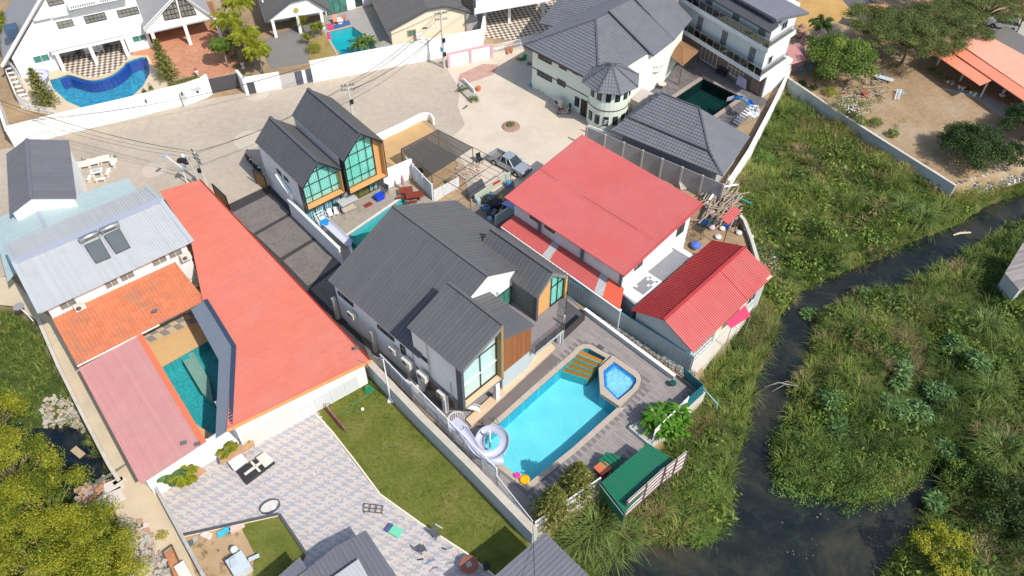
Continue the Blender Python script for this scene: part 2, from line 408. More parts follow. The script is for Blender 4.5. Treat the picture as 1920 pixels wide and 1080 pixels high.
def height(x,y):
 ie=inside(EAST,x,y);iw=inside(WEST,x,y);dc=dist(CANAL,x,y);dp=dist(POND,x,y)
 ic=inside(CANAL,x,y);ip=inside(POND,x,y)
 n=.55*np.sin(x*.62+1.3*np.sin(y*.5))+.4*np.sin(y*.85+x*.35)+.2*np.sin(x*1.7-y*1.3)
 h=np.zeros(np.shape(x))
 low=-1.45+n*.6
 bank=-2.75+(np.clip(dc/3.2,0,1)**.7)*(1.3+n*.6)
 h=np.where(ie,np.where(ic,-3.3,np.minimum(low,bank)),h)
 h=np.where(iw,np.where(ip,-3.3,np.minimum(-1.0+n*.5,-2.75+np.clip(dp/2.5,0,1)*1.7)),h)
 for P in POOLS:h=np.where(inside(P,x,y)|(dist(P,x,y)<.75),-2.4,h)
 return h
gx=np.concatenate([[-1500,-500,-200],np.arange(-105,105.1,.6),[200,500,1500]]);gy=np.concatenate([[-600,-100],np.arange(8,150.1,.6),[220,600,2500]])
XX,YY=np.meshgrid(gx,gy);HH=height(XX,YY);ny,nx=XX.shape
me=bpy.data.meshes.new('ground');vv=np.stack([XX.ravel(),YY.ravel(),HH.ravel()],1)
idx=np.arange(nx*ny).reshape(ny,nx);ff=np.stack([idx[:-1,:-1].ravel(),idx[:-1,1:].ravel(),idx[1:,1:].ravel(),idx[1:,:-1].ravel()],1)
def quadmesh(me,vv,ff):
 me.vertices.add(len(vv));me.vertices.foreach_set('co',vv.astype(np.float32).ravel());me.loops.add(len(ff)*4);me.loops.foreach_set('vertex_index',ff.astype(np.int32).ravel())
 me.polygons.add(len(ff));me.polygons.foreach_set('loop_start',np.arange(0,len(ff)*4,4,dtype=np.int32));me.polygons.foreach_set('loop_total',np.full(len(ff),4,np.int32));me.update(calc_edges=True)
quadmesh(me,vv,ff)
m,t,b=newmat('ground_soil',.95,0,.15);v=pos(t);at_=nd(t,'ShaderNodeAttribute',attribute_name='veg')
dirt=mix(t,.5,ramp(t,noise(t,v,.16,6,.65,.4),[(.3,(.20,.13,.075)),(.5,(.37,.235,.12)),(.68,(.47,.37,.27))]),ramp(t,noise(t,v,1.8,6,.7),[(.25,(.17,.12,.07)),(.75,(.46,.36,.24))]))
gr=ramp(t,noise(t,v,.8,5,.7),[(.2,(.028,.04,.012)),(.5,(.06,.085,.018)),(.8,(.15,.13,.05))])
t.links.new(mix(t,at_.outputs['Fac'],dirt,gr),b.inputs['Base Color']);bump(t,b,noise(t,v,3,6,.7),.5,.12)
me.materials.append(m)
veg=(inside(EAST,XX,YY)|inside(WEST,XX,YY)).astype(np.float32)
a=me.attributes.new('veg','FLOAT','POINT');a.data.foreach_set('value',veg.ravel())
tag(link('ground',me),kind='structure')
m,t,b=newmat('canal_water',.07,0,.35);v=pos(t)
n1=noise(t,v,.11,6,.7,.6);n2=noise(t,v,.7,6,.75,.3)
c=ramp(t,n1,[(.34,(.007,.011,.013)),(.5,(.018,.022,.019)),(.64,(.055,.047,.032))])
c=mix(t,ramp(t,n2,[(.5,(0,0,0)),(.64,(.5,)*3)]),c,(.018,.030,.018))
t.links.new(c,b.inputs['Base Color']);t.links.new(ramp(t,n2,[(.45,(.06,)*3),(.6,(.5,)*3)]),b.inputs['Roughness'])
bump(t,b,noise(t,v,2.2,4,.6),.12,.05)
def sheet_flat(name,pts,z,mat,kind='structure'):
 me=bpy.data.meshes.new(name);me.from_pydata([(p[0],p[1],z)for p in pts],[],[tuple(range(len(pts)))]);me.materials.append(mat);me.update();return tag(link(name,me),kind=kind)
sheet_flat('canal_water',[(0,0),(104,0),(104,100),(0,100)],-2.6,m)
m2,t,b=newmat('pond_water',.05,0,.5);v=pos(t)
t.links.new(ramp(t,noise(t,v,.6,6,.75,.4),[(.45,(.004,.008,.014)),(.7,(.03,.035,.02))]),b.inputs['Base Color'])
sheet_flat('pond_water',[(-104,0),(-25,0),(-25,62),(-104,62)],-2.6,m2)
def paving(name,c1,c2,mortar,bw,bh,rz,ms=.01,rough=.75,big=.2,var=.1):
 m,t,b=newmat(name,rough);v=pos(t,(1,1,1),-rz)
 br=nd(t,'ShaderNodeTexBrick');br.inputs['Scale'].default_value=1;br.inputs['Brick Width'].default_value=bw;br.inputs['Row Height'].default_value=bh;br.inputs['Mortar Size'].default_value=ms
 br.inputs['Color1'].default_value=(*c1,1);br.inputs['Color2'].default_value=(*c2,1);br.inputs['Mortar'].default_value=(*mortar,1);t.links.new(v,br.inputs[0])
 n=noise(t,v,big,6,.7);c=mix(t,1.,br.outputs[0],ramp(t,n,[(.3,(1-var*2,)*3),(.7,(1+0,)*3)]),'MULTIPLY');t.links.new(c,b.inputs['Base Color']);return m
m,t,b=newmat('street_surface',.92,0,.2);v=pos(t)
c=ramp(t,noise(t,v,.07,7,.65,.5),[(.3,(.33,.275,.21)),(.5,(.42,.355,.28)),(.72,(.51,.44,.355))])
c=mix(t,.4,c,ramp(t,noise(t,v,1.3,7,.75),[(.25,(.30,.25,.20)),(.75,(.58,.50,.41))]))
vo=nd(t,'ShaderNodeTexVoronoi',feature='DISTANCE_TO_EDGE');vo.inputs['Scale'].default_value=.16
mp=noise(t,v,.5,4,.6);ad=nd(t,'ShaderNodeMix',data_type='VECTOR');ad.inputs[0].default_value=.35
vn=nd(t,'ShaderNodeTexNoise');vn.inputs['Scale'].default_value=.6;t.links.new(v,vn.inputs[0])
vm=nd(t,'ShaderNodeVectorMath',operation='SCALE');vm.inputs['Scale'].default_value=3.;t.links.new(vn.outputs['Color'],vm.inputs[0])
va=nd(t,'ShaderNodeVectorMath',operation='ADD');t.links.new(v,va.inputs[0]);t.links.new(vm.outputs[0],va.inputs[1]);t.links.new(va.outputs[0],vo.inputs['Vector'])
c=mix(t,ramp(t,vo.outputs['Distance'],[(0,(.22,)*3),(.006,(0,0,0))]),c,(.26,.21,.16))
t.links.new(c,b.inputs['Base Color']);bump(t,b,noise(t,v,6,5,.7),.25,.03);street_m=m
flat('street',[PX([(-260,330),(20,277),(400,184),(588,153),(905,94),(1000,168),(1105,272),(960,405),(902,410),(868,330),(838,262),(800,222),(700,255),(640,270),(520,300),(515,362),(425,402),(330,400),(0,520),(-260,560)])],-.12,.03,street_m)
yard_m=M('bleached_concrete',(.58,.495,.395),.92,.10,.35,stain=(.40,.32,.24),stain_amt=.55,bmp=.2)
flat('concrete_yard',[PX([(838,130),(905,96),(1010,60),(1200,215),(1160,330),(1104,330),(960,402),(915,395),(880,325),(842,262),(872,235),(858,200),(862,168)])],-.1,.045,yard_m)
flat('red_paving',[PX([(862,140),(905,120),(935,122),(925,140),(880,156),(858,152)])],0,.05,M('red_paving_stone',(.46,.27,.22),.9,.2,1.5,stain=(.5,.4,.3),stain_amt=.8))
flat('bare_soil',[PX([(714,262),(790,228),(826,255),(838,268),(760,320),(716,300)])],-.05,.055,M('orange_soil',(.50,.32,.15),.95,.15,.8))
for(x,y,r)in((290,318,1.4),(468,262,1.9),(483,178,1.4)):
 c=at(x,y);flat('street_patch',[[c+Vector((r*math.cos(q/20*6.283),r*math.sin(q/20*6.283)*(1+.1*math.sin(q)),0))for q in range(20)]],0,.04,M('street_patch_concrete',(.50,.43,.35),.9,.1,.8))
st_m,t,b=newmat('stamped_dark_concrete',.85,0,.25);v=pos(t)
vo=nd(t,'ShaderNodeTexVoronoi',feature='DISTANCE_TO_EDGE');vo.inputs['Scale'].default_value=2.2;t.links.new(v,vo.inputs['Vector'])
c=mix(t,.5,ramp(t,noise(t,v,.5,7,.7),[(.3,(.11,.095,.085)),(.7,(.24,.21,.19))]),ramp(t,vo.outputs['Distance'],[(0,(.08,.07,.065)),(.06,(.21,.185,.17))]))
t.links.new(c,b.inputs['Base Color']);bump(t,b,vo.outputs['Distance'],.3,.05)
dk=M('driveway_joint',(.05,.048,.046),.85,.15)
dl=[(425,402),(478,440),(528,487),(580,540),(640,600)];dr=[(505,362),(545,402),(592,448),(640,495),(680,538)]
flat('driveway',[PX([(405,395),(510,345),(560,395),(720,560),(870,790),(850,815),(640,640),(410,425)])],-.08,.05,dk)
drv=tag(T('driveway_slabs','dark stamped concrete driveway in big slabs between the coral roof and the twin gabled house','driveway'))
for k in range(4):
 def lp(a,b,q):a=at(*a);b=at(*b);return a+(b-a)*q
 L0,L1,R0,R1=dl[k],dl[k+1],dr[k],dr[k+1]
 solid(drv,[lp(L0,L1,.05),lp(R0,R1,.05),lp(R0,R1,.95),lp(L0,L1,.95)],.05,.085,st_m,'slab')
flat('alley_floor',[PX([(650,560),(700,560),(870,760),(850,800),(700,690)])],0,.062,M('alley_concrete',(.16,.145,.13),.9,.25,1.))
duo_m=paving('beige_terrace_tile',(.36,.31,.255),(.40,.35,.29),(.25,.22,.19),.6,.6,FD.az)
flat('terrace',[PX([(576,408),(745,330),(850,400),(790,470),(655,512)]),pool_dup],-.08,.06,duo_m)
deck_m=paving('deck_base',(.20,.18,.18),(.20,.18,.18),(.22,.2,.19),1,1,FM.az)
deck_poly=PX([(640,600),(700,520),(860,420),(1066,552),(1098,588),(1268,706),(1318,740),(1230,832),(1128,925),(1003,1000),(860,845),(800,760)])
flat('pool_deck',[deck_poly,pool_main,spa_in],-.1,.04,deck_m)
def tilefield(name,polys,holes,fr,w,h,gap,z,mats,off=.5,th=.02,tris=False,parent=None,weights=None):
 P=[(fr.inv(p))for q in polys for p in q];u0_,u1_=min(p[0]for p in P),max(p[0]for p in P);v0,v1=min(p[1]for p in P),max(p[1]for p in P)
 cs=[]
 for j in range(int((v1-v0)/h)+1):
  for i in range(int((u1_-u0_)/w)+2):cs.append((u0_+(i-(j%2)*off)*w,v0+j*h))
 cs=np.array(cs);ok=np.ones(len(cs),bool)
 for du,dv in((0,0),(w,0),(w,h),(0,h)):
  x=fr.o.x+fr.a.x*(cs[:,0]+du)+fr.b.x*(cs[:,1]+dv);y=fr.o.y+fr.a.y*(cs[:,0]+du)+fr.b.y*(cs[:,1]+dv)
  ins=np.zeros(len(cs),bool)
  for q in polys:ins|=inside(q,x,y)
  for q in holes:ins&=~inside(q,x,y)
  ok&=ins
 s=S()
 for(u,v)in cs[ok]:
  m=random.choices(range(len(mats)),weights)[0]
  p=[fr.p(u+gap,v+gap),fr.p(u+w-gap,v+gap),fr.p(u+w-gap,v+h-gap),fr.p(u+gap,v+h-gap)];zz=z+rg(0,.004)
  lo=[Vector((q.x,q.y,z-th))for q in p];hi=[Vector((q.x,q.y,zz))for q in p]
  s.add(lo+hi,[(4,5,6,7),(0,1,5,4),(1,2,6,5),(2,3,7,6),(3,0,4,7)],m)
 return s.build(name,mats,parent,kind='stuff')
def big(poly,k):
 c=sum(poly,Vector((0,0,0)))/len(poly);return[c+(p-c)*k for p in poly]
tag(tilefield('deck_tiles',[deck_poly],[big(pool_main,1.07),big(spa_out,1.02)],FM,1.2,.3,.006,.06,[M('deck_tile_a',(.265,.235,.225),.7,.08,2),M('deck_tile_b',(.285,.255,.245),.7,.08,2),M('deck_tile_c',(.305,.27,.255),.7,.08,2)]),'grey brown rectangular floor tiles round the swimming pool','floor tiles')
pave_poly=PX([(575,752),(600,775),(622,812),(660,862),(712,929),(790,985),(875,1040),(960,1110),(1000,1180),(480,1180),(575,1042),(524,966),(340,1000),(296,925),(330,905),(420,850),(480,810)])
flat('paved_court',[pave_poly],-.1,.03,M('paver_sand_joint',(.50,.46,.43),.9,.1))
def herring(poly,w,rot,z,mats):
 P=np.array([(p.x,p.y)for p in poly]);c=P.mean(0);R=np.abs(P-c).max()*1.5;n=int(R/w)+2;ca,sa=math.cos(rot),math.sin(rot);s=S()
 pl=[]
 for j in range(-n,n):
  for k in range(-n//4-1,n//4+2):
   pl.append((j%4+4*k,j,2,1,k));pl.append((j%4+3+4*k,j,1,2,k))
 A=np.array(pl,float);ok=np.ones(len(A),bool)
 def wpos(X,Y):return c[0]+(X*ca-Y*sa)*w,c[1]+(X*sa+Y*ca)*w
 for fx,fy in((0,0),(1,0),(1,1),(0,1)):
  x,y=wpos(A[:,0]+fx*A[:,2],A[:,1]+fy*A[:,3]);ok&=inside(poly,x,y)
 g=.035
 for(X,Y,W_,H_,k)in A[ok]:
  hor=W_>1;q=(int(X)-int(Y))//4 if hor else 0
  if int(k)%2:m=1 if random.random()<.9 else 0
  else:m=(2 if random.random()<.5 else 0)if not hor else 0
  zz=z+rg(-.004,.004);cs=[(X+g,Y+g),(X+W_-g,Y+g),(X+W_-g,Y+H_-g),(X+g,Y+H_-g)]
  lo=[];hi=[]
  for(a,b_)in cs:x,y=wpos(a,b_);lo.append((x,y,z-.03));hi.append((x,y,zz))
  s.add(lo+hi,[(4,5,6,7),(0,1,5,4),(1,2,6,5),(2,3,7,6),(3,0,4,7)],m)
 return s.build('herringbone_pavers',mats,None,kind='stuff')
tag(herring(pave_poly,.13,math.radians(-45-7),.06,[M('paver_white',(.54,.50,.465),.85,.08,3),M('paver_lavender',(.385,.375,.40),.85,.1,3),M('paver_apricot',(.56,.45,.37),.85,.1,3)]),'white, lavender and apricot herringbone block paving','paving blocks')
lm,t,b=newmat('lawn_grass',.95,0,.1);v=pos(t)
c=ramp(t,noise(t,v,.33,6,.65,.3),[(.3,(.07,.11,.015)),(.5,(.14,.17,.03)),(.72,(.26,.23,.08))])
c=mix(t,.5,c,ramp(t,noise(t,v,5,5,.8),[(.3,(.05,.07,.01)),(.7,(.21,.21,.05))]))
t.links.new(c,b.inputs['Base Color']);bump(t,b,noise(t,v,30,3,.8),.6,.05);lawn_m=lm
lawn_poly=PX([(588,770),(694,706),(740,762),(985,1012),(1060,1110),(960,1110),(876,1038),(792,983),(714,927),(664,860),(626,808)])
flat('lawn',[lawn_poly],-.05,.05,lawn_m)
dirt2=PX([(342,1004),(522,968),(572,1042),(500,1180),(400,1180)])
flat('garden_plot',[dirt2],-.05,.045,M('garden_soil',(.42,.29,.17),.95,.2,.6,stain=(.25,.18,.1),stain_amt=.5,bmp=.3))
flat('garden_grass',[PX([(450,985),(522,969),(572,1042),(545,1110),(470,1110),(478,1040)])],0,.055,lawn_m)
path_m=M('sandy_concrete',(.56,.46,.32),.9,.12,.5,stain=(.4,.36,.28),stain_amt=.5,bmp=.15)
flat('side_path',[PX([(-120,520),(20,520),(80,585),(105,600),(160,700),(255,880),(300,925),(345,1010),(395,1130),(265,1130),(238,1010),(212,950),(224,912),(206,878),(160,788),(110,690),(72,602),(30,574),(-120,560)])],-.1,.035,path_m)
court=PX([(235,640),(400,560),(470,690),(440,850),(330,830)])
flat('courtyard',[court,pool_l],-.1,.03,M('courtyard_stone',(.52,.36,.19),.8,.08,.8))
dk_t=T('pool_terrace','honey coloured plank terrace beside the courtyard pool','terrace')
e0,e1,g0,g1=at(302,690),at(400,634),at(278,648),at(376,602)
for i in range(7):
 a,b_=i/7,(i+1)/7;solid(dk_t,[e0+(g0-e0)*a,e1+(g1-e1)*a,e1+(g1-e1)*(b_-.03),e0+(g0-e0)*(b_-.03)],.03,.07,M('honey_plank',(.58,.38,.18),.7,.08,1.5),'plank')
ck=T('checker_floor','beige and grey checkered floor tiles at the shaded end of the courtyard','floor')
A0,A1,B0=at(270,648),at(372,603),at(255,618);dx=(A1-A0)/8;dy=(at(352,590)-A1)*1/3*1.6
for i in range(-1,10):
 for j in range(3):
  p=A0+dx*i+dy*(j+.05);solid(ck,[p,p+dx*.97,p+dx*.97+dy*.97,p+dy*.97],.03,.06,(M('tile_slate',(.24,.23,.22),.6,.1)if(i+j)%2 else M('tile_sand',(.52,.42,.29),.6,.08)),'floor_tile')
flat('terrace_west',[PX([(40,205),(20,120),(240,60),(300,100),(320,175),(150,225)]),pool_tl],-.1,.035,M('cream_terrace',(.58,.47,.34),.85,.08,1))
brick_m=paving('terracotta_court',(.52,.22,.12),(.60,.30,.18),(.45,.27,.18),.42,.3,FT.az,.012,.85,.3,.12)
flat('brick_court',[PX([(238,105),(300,60),(420,40),(450,130),(388,152),(335,142),(288,126),(278,104)])],-.1,.045,brick_m)
chk=newmat('harlequin_tile',.5);m,t,b=chk;v=pos(t,(1,1,1),-FT.az-.6)
ct=nd(t,'ShaderNodeTexChecker');ct.inputs['Scale'].default_value=2.1;ct.inputs['Color1'].default_value=(.62,.58,.50,1);ct.inputs['Color2'].default_value=(.16,.10,.07,1);t.links.new(v,ct.inputs[0]);t.links.new(ct.outputs[0],b.inputs['Base Color'])
flat('checkered_terrace',[PX([(110,130),(115,105),(240,75),(250,100),(238,112),(228,122),(208,136),(186,144),(168,146),(150,142),(132,135)])],-.1,.05,m)
flat('grey_drive',[PX([(480,80),(580,40),(640,30),(660,50),(612,62),(578,75),(578,118),(510,130)])],-.1,.04,M('grey_asphalt_drive',(.20,.19,.18),.9,.1,.6))
flat('garden_bed',[PX([(576,85),(606,60),(640,104),(582,118)])],-.05,.06,M('garden_bed_soil',(.30,.22,.08),.95,.35,1.))
flat('pool_surround',[PX([(604,58),(600,30),(700,10),(760,60),(760,80),(640,112)]),pool_b2],-.1,.05,M('grey_pool_surround',(.33,.31,.28),.8,.1,1))
flat('villa_terrace',[[F3.p(-13.5,4.5),F3.p(0,2.2),F3.p(1.2,2),F3.p(1.5,-10),F3.p(-8,-12),F3.p(-15,-3)],pool_3],-.1,.03,M('dark_terrace_base',(.13,.12,.12),.8,.1))
tag(tilefield('terrace_tiles',[[F3.p(-13.5,4.2),F3.p(-.5,2.2),F3.p(-.5,-8),F3.p(-8,-10),F3.p(-14,-2)]],[big(pool_3,1.12)],F3,.6,.3,.008,.05,[M('terrace_tile_a',(.15,.135,.135),.6,.1),M('terrace_tile_b',(.19,.17,.165),.6,.1)]),'dark plum terrace tiles round the deep green pool','floor tiles')
flat('carport_floor',[PX([(890,20),(1060,0),(1050,50),(985,78),(905,70)])],-.1,.04,m)
flat('lane',[PX([(1570,-10),(1600,-30),(1700,60),(1640,70)])],-.05,.04,M('lane_asphalt',(.12,.11,.115),.9,.15))
flat('dry_lawn',[PX([(1490,40),(1500,-30),(1560,-30),(1600,25),(1560,45),(1500,60)])],-.05,.035,M('dry_ochre_ground',(.48,.29,.10),.95,.2,.5))
flat('brick_path',[PX([(1690,-20),(1730,-25),(1775,30),(1750,40)])],-.05,.045,M('pink_brick_path',(.55,.28,.20),.9,.2,2))
flat('parking_pad',[PX([(1850,52),(1905,30),(1960,70),(1920,85)])],-.05,.045,M('parking_concrete',(.38,.36,.33),.9,.12))
flat('porch_floor',[PX([(1760,165),(1840,175),(1920,210),(1960,240),(1880,220),(1830,185)])],-.05,.045,M('porch_concrete',(.36,.35,.32),.85,.1))
def pool(name,label,poly,depth,wallm,floorm,wm,zw=-.12,cop=None,copm=None,copz=.1,copw=.45,parts=None):
 t_=T(name,label,'swimming pool')
 flat('pool_floor',[big(poly,1.02)],-depth-.1,-depth,floorm,t_,kind=None)
 s=S();n=len(poly);c=sum(poly,Vector((0,0,0)))/n
 sg=sum(poly[i].x*poly[(i+1)%n].y-poly[(i+1)%n].x*poly[i].y for i in range(n));
 for i in range(n):
  a,b_=poly[i],poly[(i+1)%n];d=(b_-a).normalized();o=Vector((d.y,-d.x,0))*(1 if sg>0 else-1)*.12
  s.ext([(a.x,a.y,-depth),(b_.x,b_.y,-depth),(b_.x,b_.y,.02),(a.x,a.y,.02)],o)
 s.build('pool_wall',wallm,t_)
 sheet=bpy.data.meshes.new('water');P=[[Vector((p.x,p.y,0))for p in poly]];tri=geometry.tessellate_polygon(P)
 f=[]
 for a,b_,c_ in tri:
  if(poly[b_]-poly[a]).cross(poly[c_]-poly[a]).z<0:a,b_,c_=c_,b_,a
  f.append((a,b_,c_))
 sheet.from_pydata([(p.x,p.y,zw)for p in poly],[],f);sheet.materials.append(wm);sheet.update();link('water',sheet,t_)
 if cop:
  s=S();k=len(poly)
  def off(i):
   a,b_,c2=poly[i-1],poly[i],poly[(i+1)%k];d1=(b_-a).normalized();d2=(c2-b_).normalized();sgn=1 if sg>0 else-1
   n1=Vector((d1.y,-d1.x,0))*sgn;n2=Vector((d2.y,-d2.x,0))*sgn;q=(n1+n2);q=q/max(.3,q.dot(n1));return b_+q*copw
  for i in cop:
   j=(i+1)%k;a,b_=poly[i],poly[j];a2,b2=off(i),off(j);L=(b_-a).length;m_=max(1,round(L/1.2))
   for r in range(m_):
    q0,q1=r/m_+.006/m_,(r+1)/m_-.006/m_
    S().prism([a+(b_-a)*q0,b_+(a-b_)*(1-q1),b2+(a2-b2)*(1-q1),a2+(b2-a2)*q0],.02,copz+rg(0,.004)).build('coping_stone',copm,t_)
 return t_
cop_m=M('pool_coping',(.44,.37,.30),.75,.08,1.5)
P_main=pool('swimming_pool','long turquoise swimming pool with beige coping in front of the black gabled house',pool_main,1.5,pooltile('pool_blue_tile',(.03,.40,.56),(.02,.36,.53),.1,FM.az,.1,mort=(.1,.5,.6)),M('pale_pool_plaster',(.20,.66,.73),.5,.07,.5,fine=6,col2=(.26,.72,.77)),water('pool_water',(.80,.97,.985),3.2,.35),cop=[0,1,2,3,4,5,6,9+0,10,11,12]if False else[0,1,2,3,4,5,6,7,10,11,12],copm=cop_m,copz=.1,copw=.48)
am=M('amber_step_mosaic',(.44,.17,.015),.4,.12,3)
tl_,tr_=at(1090,655),at(1137,674);dn=(at(1000,737)-at(1080,667)).normalized();ww=tr_-tl_
for i in range(5):
 z=-.06-.1*i;a=tl_+dn*(.1+.58*i);b_=tr_+dn*(.18+.5*i)
 S().prism([a,b_,b_+dn*.4,a+dn*.46],-1.5,z).build('pool_step',am,P_main)
 S().prism([a+dn*.46,b_+dn*.4,b_+dn*.5,a+dn*.58],-1.5,z-.01).build('step_riser_strip',M('teal_step_mosaic',(.07,.38,.42),.4,.1,3),P_main)
spa=T('spa_pool','raised five sided jacuzzi with blue tiled edge at the corner of the long pool','jacuzzi')
flat('spa_rim',[spa_out,spa_in],.02,.38,cop_m,spa,kind=None)
S().prism(spa_out,-1.5,.0).build('spa_base',pooltile('spa_side_tile',(.05,.30,.50),(.04,.25,.45),.1,FM.az,.1),spa)
sb=M('royal_blue_tile',(.04,.27,.66),.35,.2,3)
def inset(poly,k):return big(poly,k)
flat('spa_bench',[inset(spa_in,1.01),inset(spa_in,.88)],.01,.22,sb,spa,kind=None)
flat('spa_step',[inset(spa_in,.88),inset(spa_in,.80)],.01,.1,M('spa_step_blue',(.16,.46,.78),.35,.1,3),spa,kind=None)
flat('spa_floor',[inset(spa_in,.88)],.0,.03,M('spa_floor_foam',(.34,.68,.84),.4,.2,1.1,fine=3.,col2=(.72,.84,.88)),spa,kind=None)
flat('water',[spa_in],.295,.30,water('spa_water',(.84,.96,.99),4.,.5),spa,kind=None)
ripb=pooltile('duplex_pool_tile',(.12,.58,.62),(.10,.52,.58),.12,FD.az,.1)
P2_=pool('swimming_pool','small bright blue swimming pool behind the twin gabled house',pool_dup,1.3,ripb,M('aqua_plaster',(.22,.70,.80),.5,.05),water('aqua_water',(.75,.96,.98),5,.3),cop=[0,3],copm=M('white_coping',(.62,.60,.55),.7,.08),copw=.3)
S().prism([at(652,443)+Vector((.3,-.3,0)),at(755,372)+Vector((.3,-.3,0)),at(755,372)+Vector((1.2,-1.2,0)),at(652,443)+Vector((1.2,-1.2,0))],-1.3,-.3).build('pool_ledge',M('green_ledge_tile',(.06,.42,.36),.4,.1),P2_)
rip=pooltile('deep_blue_mosaic',(.01,.30,.50),(.07,.58,.74),.28,FT.az+.6,.35,mort=(.03,.44,.62))
P3_=pool('swimming_pool','curved deep blue swimming pool of the white A-frame villa',pool_tl,1.6,rip,rip,water('blue_water',(.55,.88,.94),5,.35))
s=S();L=pool_tl[3:31]
for i in range(len(L)-1):
 a,b_=L[i],L[i+1];d=(b_-a).normalized();o=Vector((d.y,-d.x,0))*.38;s.ext([(a.x,a.y,-1.5),(b_.x,b_.y,-1.5),(b_.x+o.x,b_.y+o.y,-1.5),(a.x+o.x,a.y+o.y,-1.5)],(0,0,1.26))
s.build('blue_ledge',M('cobalt_ledge_tile',(.03,.09,.42),.4,.1),P3_)
s=S()
for i in range(len(L)-1):
 a,b_=L[i],L[i+1];d=(b_-a).normalized();o=Vector((-d.y,d.x,0))*.35;s.ext([(a.x,a.y,.02),(b_.x,b_.y,.02),(b_.x+o.x,b_.y+o.y,.02),(a.x+o.x,a.y+o.y,.02)],(0,0,.09))
s.build('coping',M('sand_coping',(.58,.46,.32),.8,.08),P3_)
pool('swimming_pool','narrow teal swimming pool beside the garden of the grey tiled bungalow',pool_b2,1.3,ripb,M('teal_plaster',(.07,.50,.56),.5,.08),water('teal_water',(.35,.86,.88),6),cop=[0,4],copm=cop_m,copw=.3)
pool('swimming_pool','dark green rectangular swimming pool below the three storey house',pool_3,1.6,M('dark_slate_tile',(.015,.055,.06),.4,.2),M('dark_pool_floor',(.02,.085,.085),.5,.25,.8),water('dark_water',(.35,.62,.60),4,.15),cop=[0,1,2,3],copm=M('cobble_coping',(.34,.28,.24),.85,.25,4),copw=.55)
tm=pooltile('courtyard_pool_mosaic',(.03,.34,.37),(.09,.47,.49),.16,FL.az+.15,.12,mort=(.10,.42,.42))
Pl=pool('swimming_pool','teal mosaic swimming pool enclosed by the coral and pink roofs',pool_l,1.2,tm,tm,water('courtyard_water',(.72,.94,.94),6,.08))
S().prism(PX([(338,668),(362,658),(392,712),(400,755),(378,735)],-.2),-1.2,-.3).build('shallow_ramp',pooltile('ramp_mosaic',(.40,.38,.30),(.46,.43,.34),.16,FL.az+.15,.1,mort=(.2,.4,.4)),Pl)
S().prism(PX([(340,668),(352,663),(356,670),(344,675)],-.2),-.3,-.2).build('pool_drain',M('teal_step_mosaic',(.07,.38,.42)),Pl)
def glazed(parent,F,s,poly,vs,hs,fm=black,cm=curtain_m,bw=.07,whitebars=(),name='window',curt=.28,sgn=1,gm=None,hangs=True):
 """glazing of outline poly=(t,z) in the plane u=s of frame F, mullions at t in vs, transoms at z in hs"""
 gm=gm or gl_clear
 P=lambda t,z,o=0.:F.p(s+o*sgn,t,z)
 n=F.a*sgn;st=S();k=len(poly)
 for i in range(k):
  a,b=poly[i],poly[(i+1)%k];st.beam(P(*a,.04),P(*b,.04),bw,bw,upv=n)
 wb=S()
 for t_ in vs:
  q=clip(clip(poly,0,t_-.005,True),0,t_+.005,False)
  if len(q)>2:st.beam(P(t_,min(p[1]for p in q),.045),P(t_,max(p[1]for p in q),.045),bw,bw,upv=n)
 for z_ in hs:
  q=clip(clip(poly,1,z_-.005,True),1,z_+.005,False)
  if len(q)>2:(wb if z_ in whitebars else st).beam(P(min(p[0]for p in q),z_,.05),P(max(p[0]for p in q),z_,.05),bw*(1.6 if z_ in whitebars else 1),bw)
 f=st.build(name,fm,parent)
 if wb.v:wb.build('transom',trim,f)
 T_=sorted([min(p[0]for p in poly)]+list(vs)+[max(p[0]for p in poly)]);Z_=sorted([min(p[1]for p in poly)]+list(hs)+[max(p[1]for p in poly)])
 for i in range(len(T_)-1):
  for j in range(len(Z_)-1):
   c=clip(clip(clip(clip(poly,0,T_[i],True),0,T_[i+1],False),1,Z_[j],True),1,Z_[j+1],False)
   if len(c)>2 and area(c)>.01:S().ext([P(*q)for q in c],n*.012).build('pane',gm,f)
 if hangs:
  t0,t1=min(p[0]for p in poly),max(p[0]for p in poly);m_=int((t1-t0)/.11);v=[];fa=[]
  for i in range(m_+1):
   t_=t0+.03+(t1-t0-.06)*i/m_;q=clip(clip(poly,0,t_-.02,True),0,t_+.02,False)
   z0=min(p[1]for p in q)+.03 if q else 0;z1=max(p[1]for p in q)-.06 if q else 0;o=-curt+(.05 if i%2 else-.05)+rg(-.015,.015)
   v+=[P(t_,z0,o),P(t_,z1,o)]
  fa=[(2*i,2*i+2,2*i+3,2*i+1)for i in range(m_)]
  S().add(v,fa).build('curtain',cm,f)
 return f
def gable_roof(parent,F,s0,s1,tL,zL,tR,zR,zr,tr,mat,sp=.42,th=.07,name='roof_panel',rib=.06,cap=True,capmat=None):
 a,b=F.p(s0,tL,zL),F.p(s1,tL,zL);c,d=F.p(s1,tr,zr),F.p(s0,tr,zr);e,f=F.p(s0,tR,zR),F.p(s1,tR,zR)
 roof(parent,[a,b,c,d],a,b,sp,mat,name,th,rib);roof(parent,[e,f,c,d],f,e,sp,mat,name,th,rib)
 if cap:caps(parent,[(d,c)],capmat or mat,.34,.09)
def gable_solid(parent,F,s0,s1,tL,tR,z0,zL,zr,tr,zR,mat,name='wall'):
 pts=[F.p(s1,tL,z0),F.p(s1,tR,z0),F.p(s1,tR,zR),F.p(s1,tr,zr),F.p(s1,tL,zL)]
 return S().ext(pts,F.a*(s0-s1)).build(name,mat,parent)
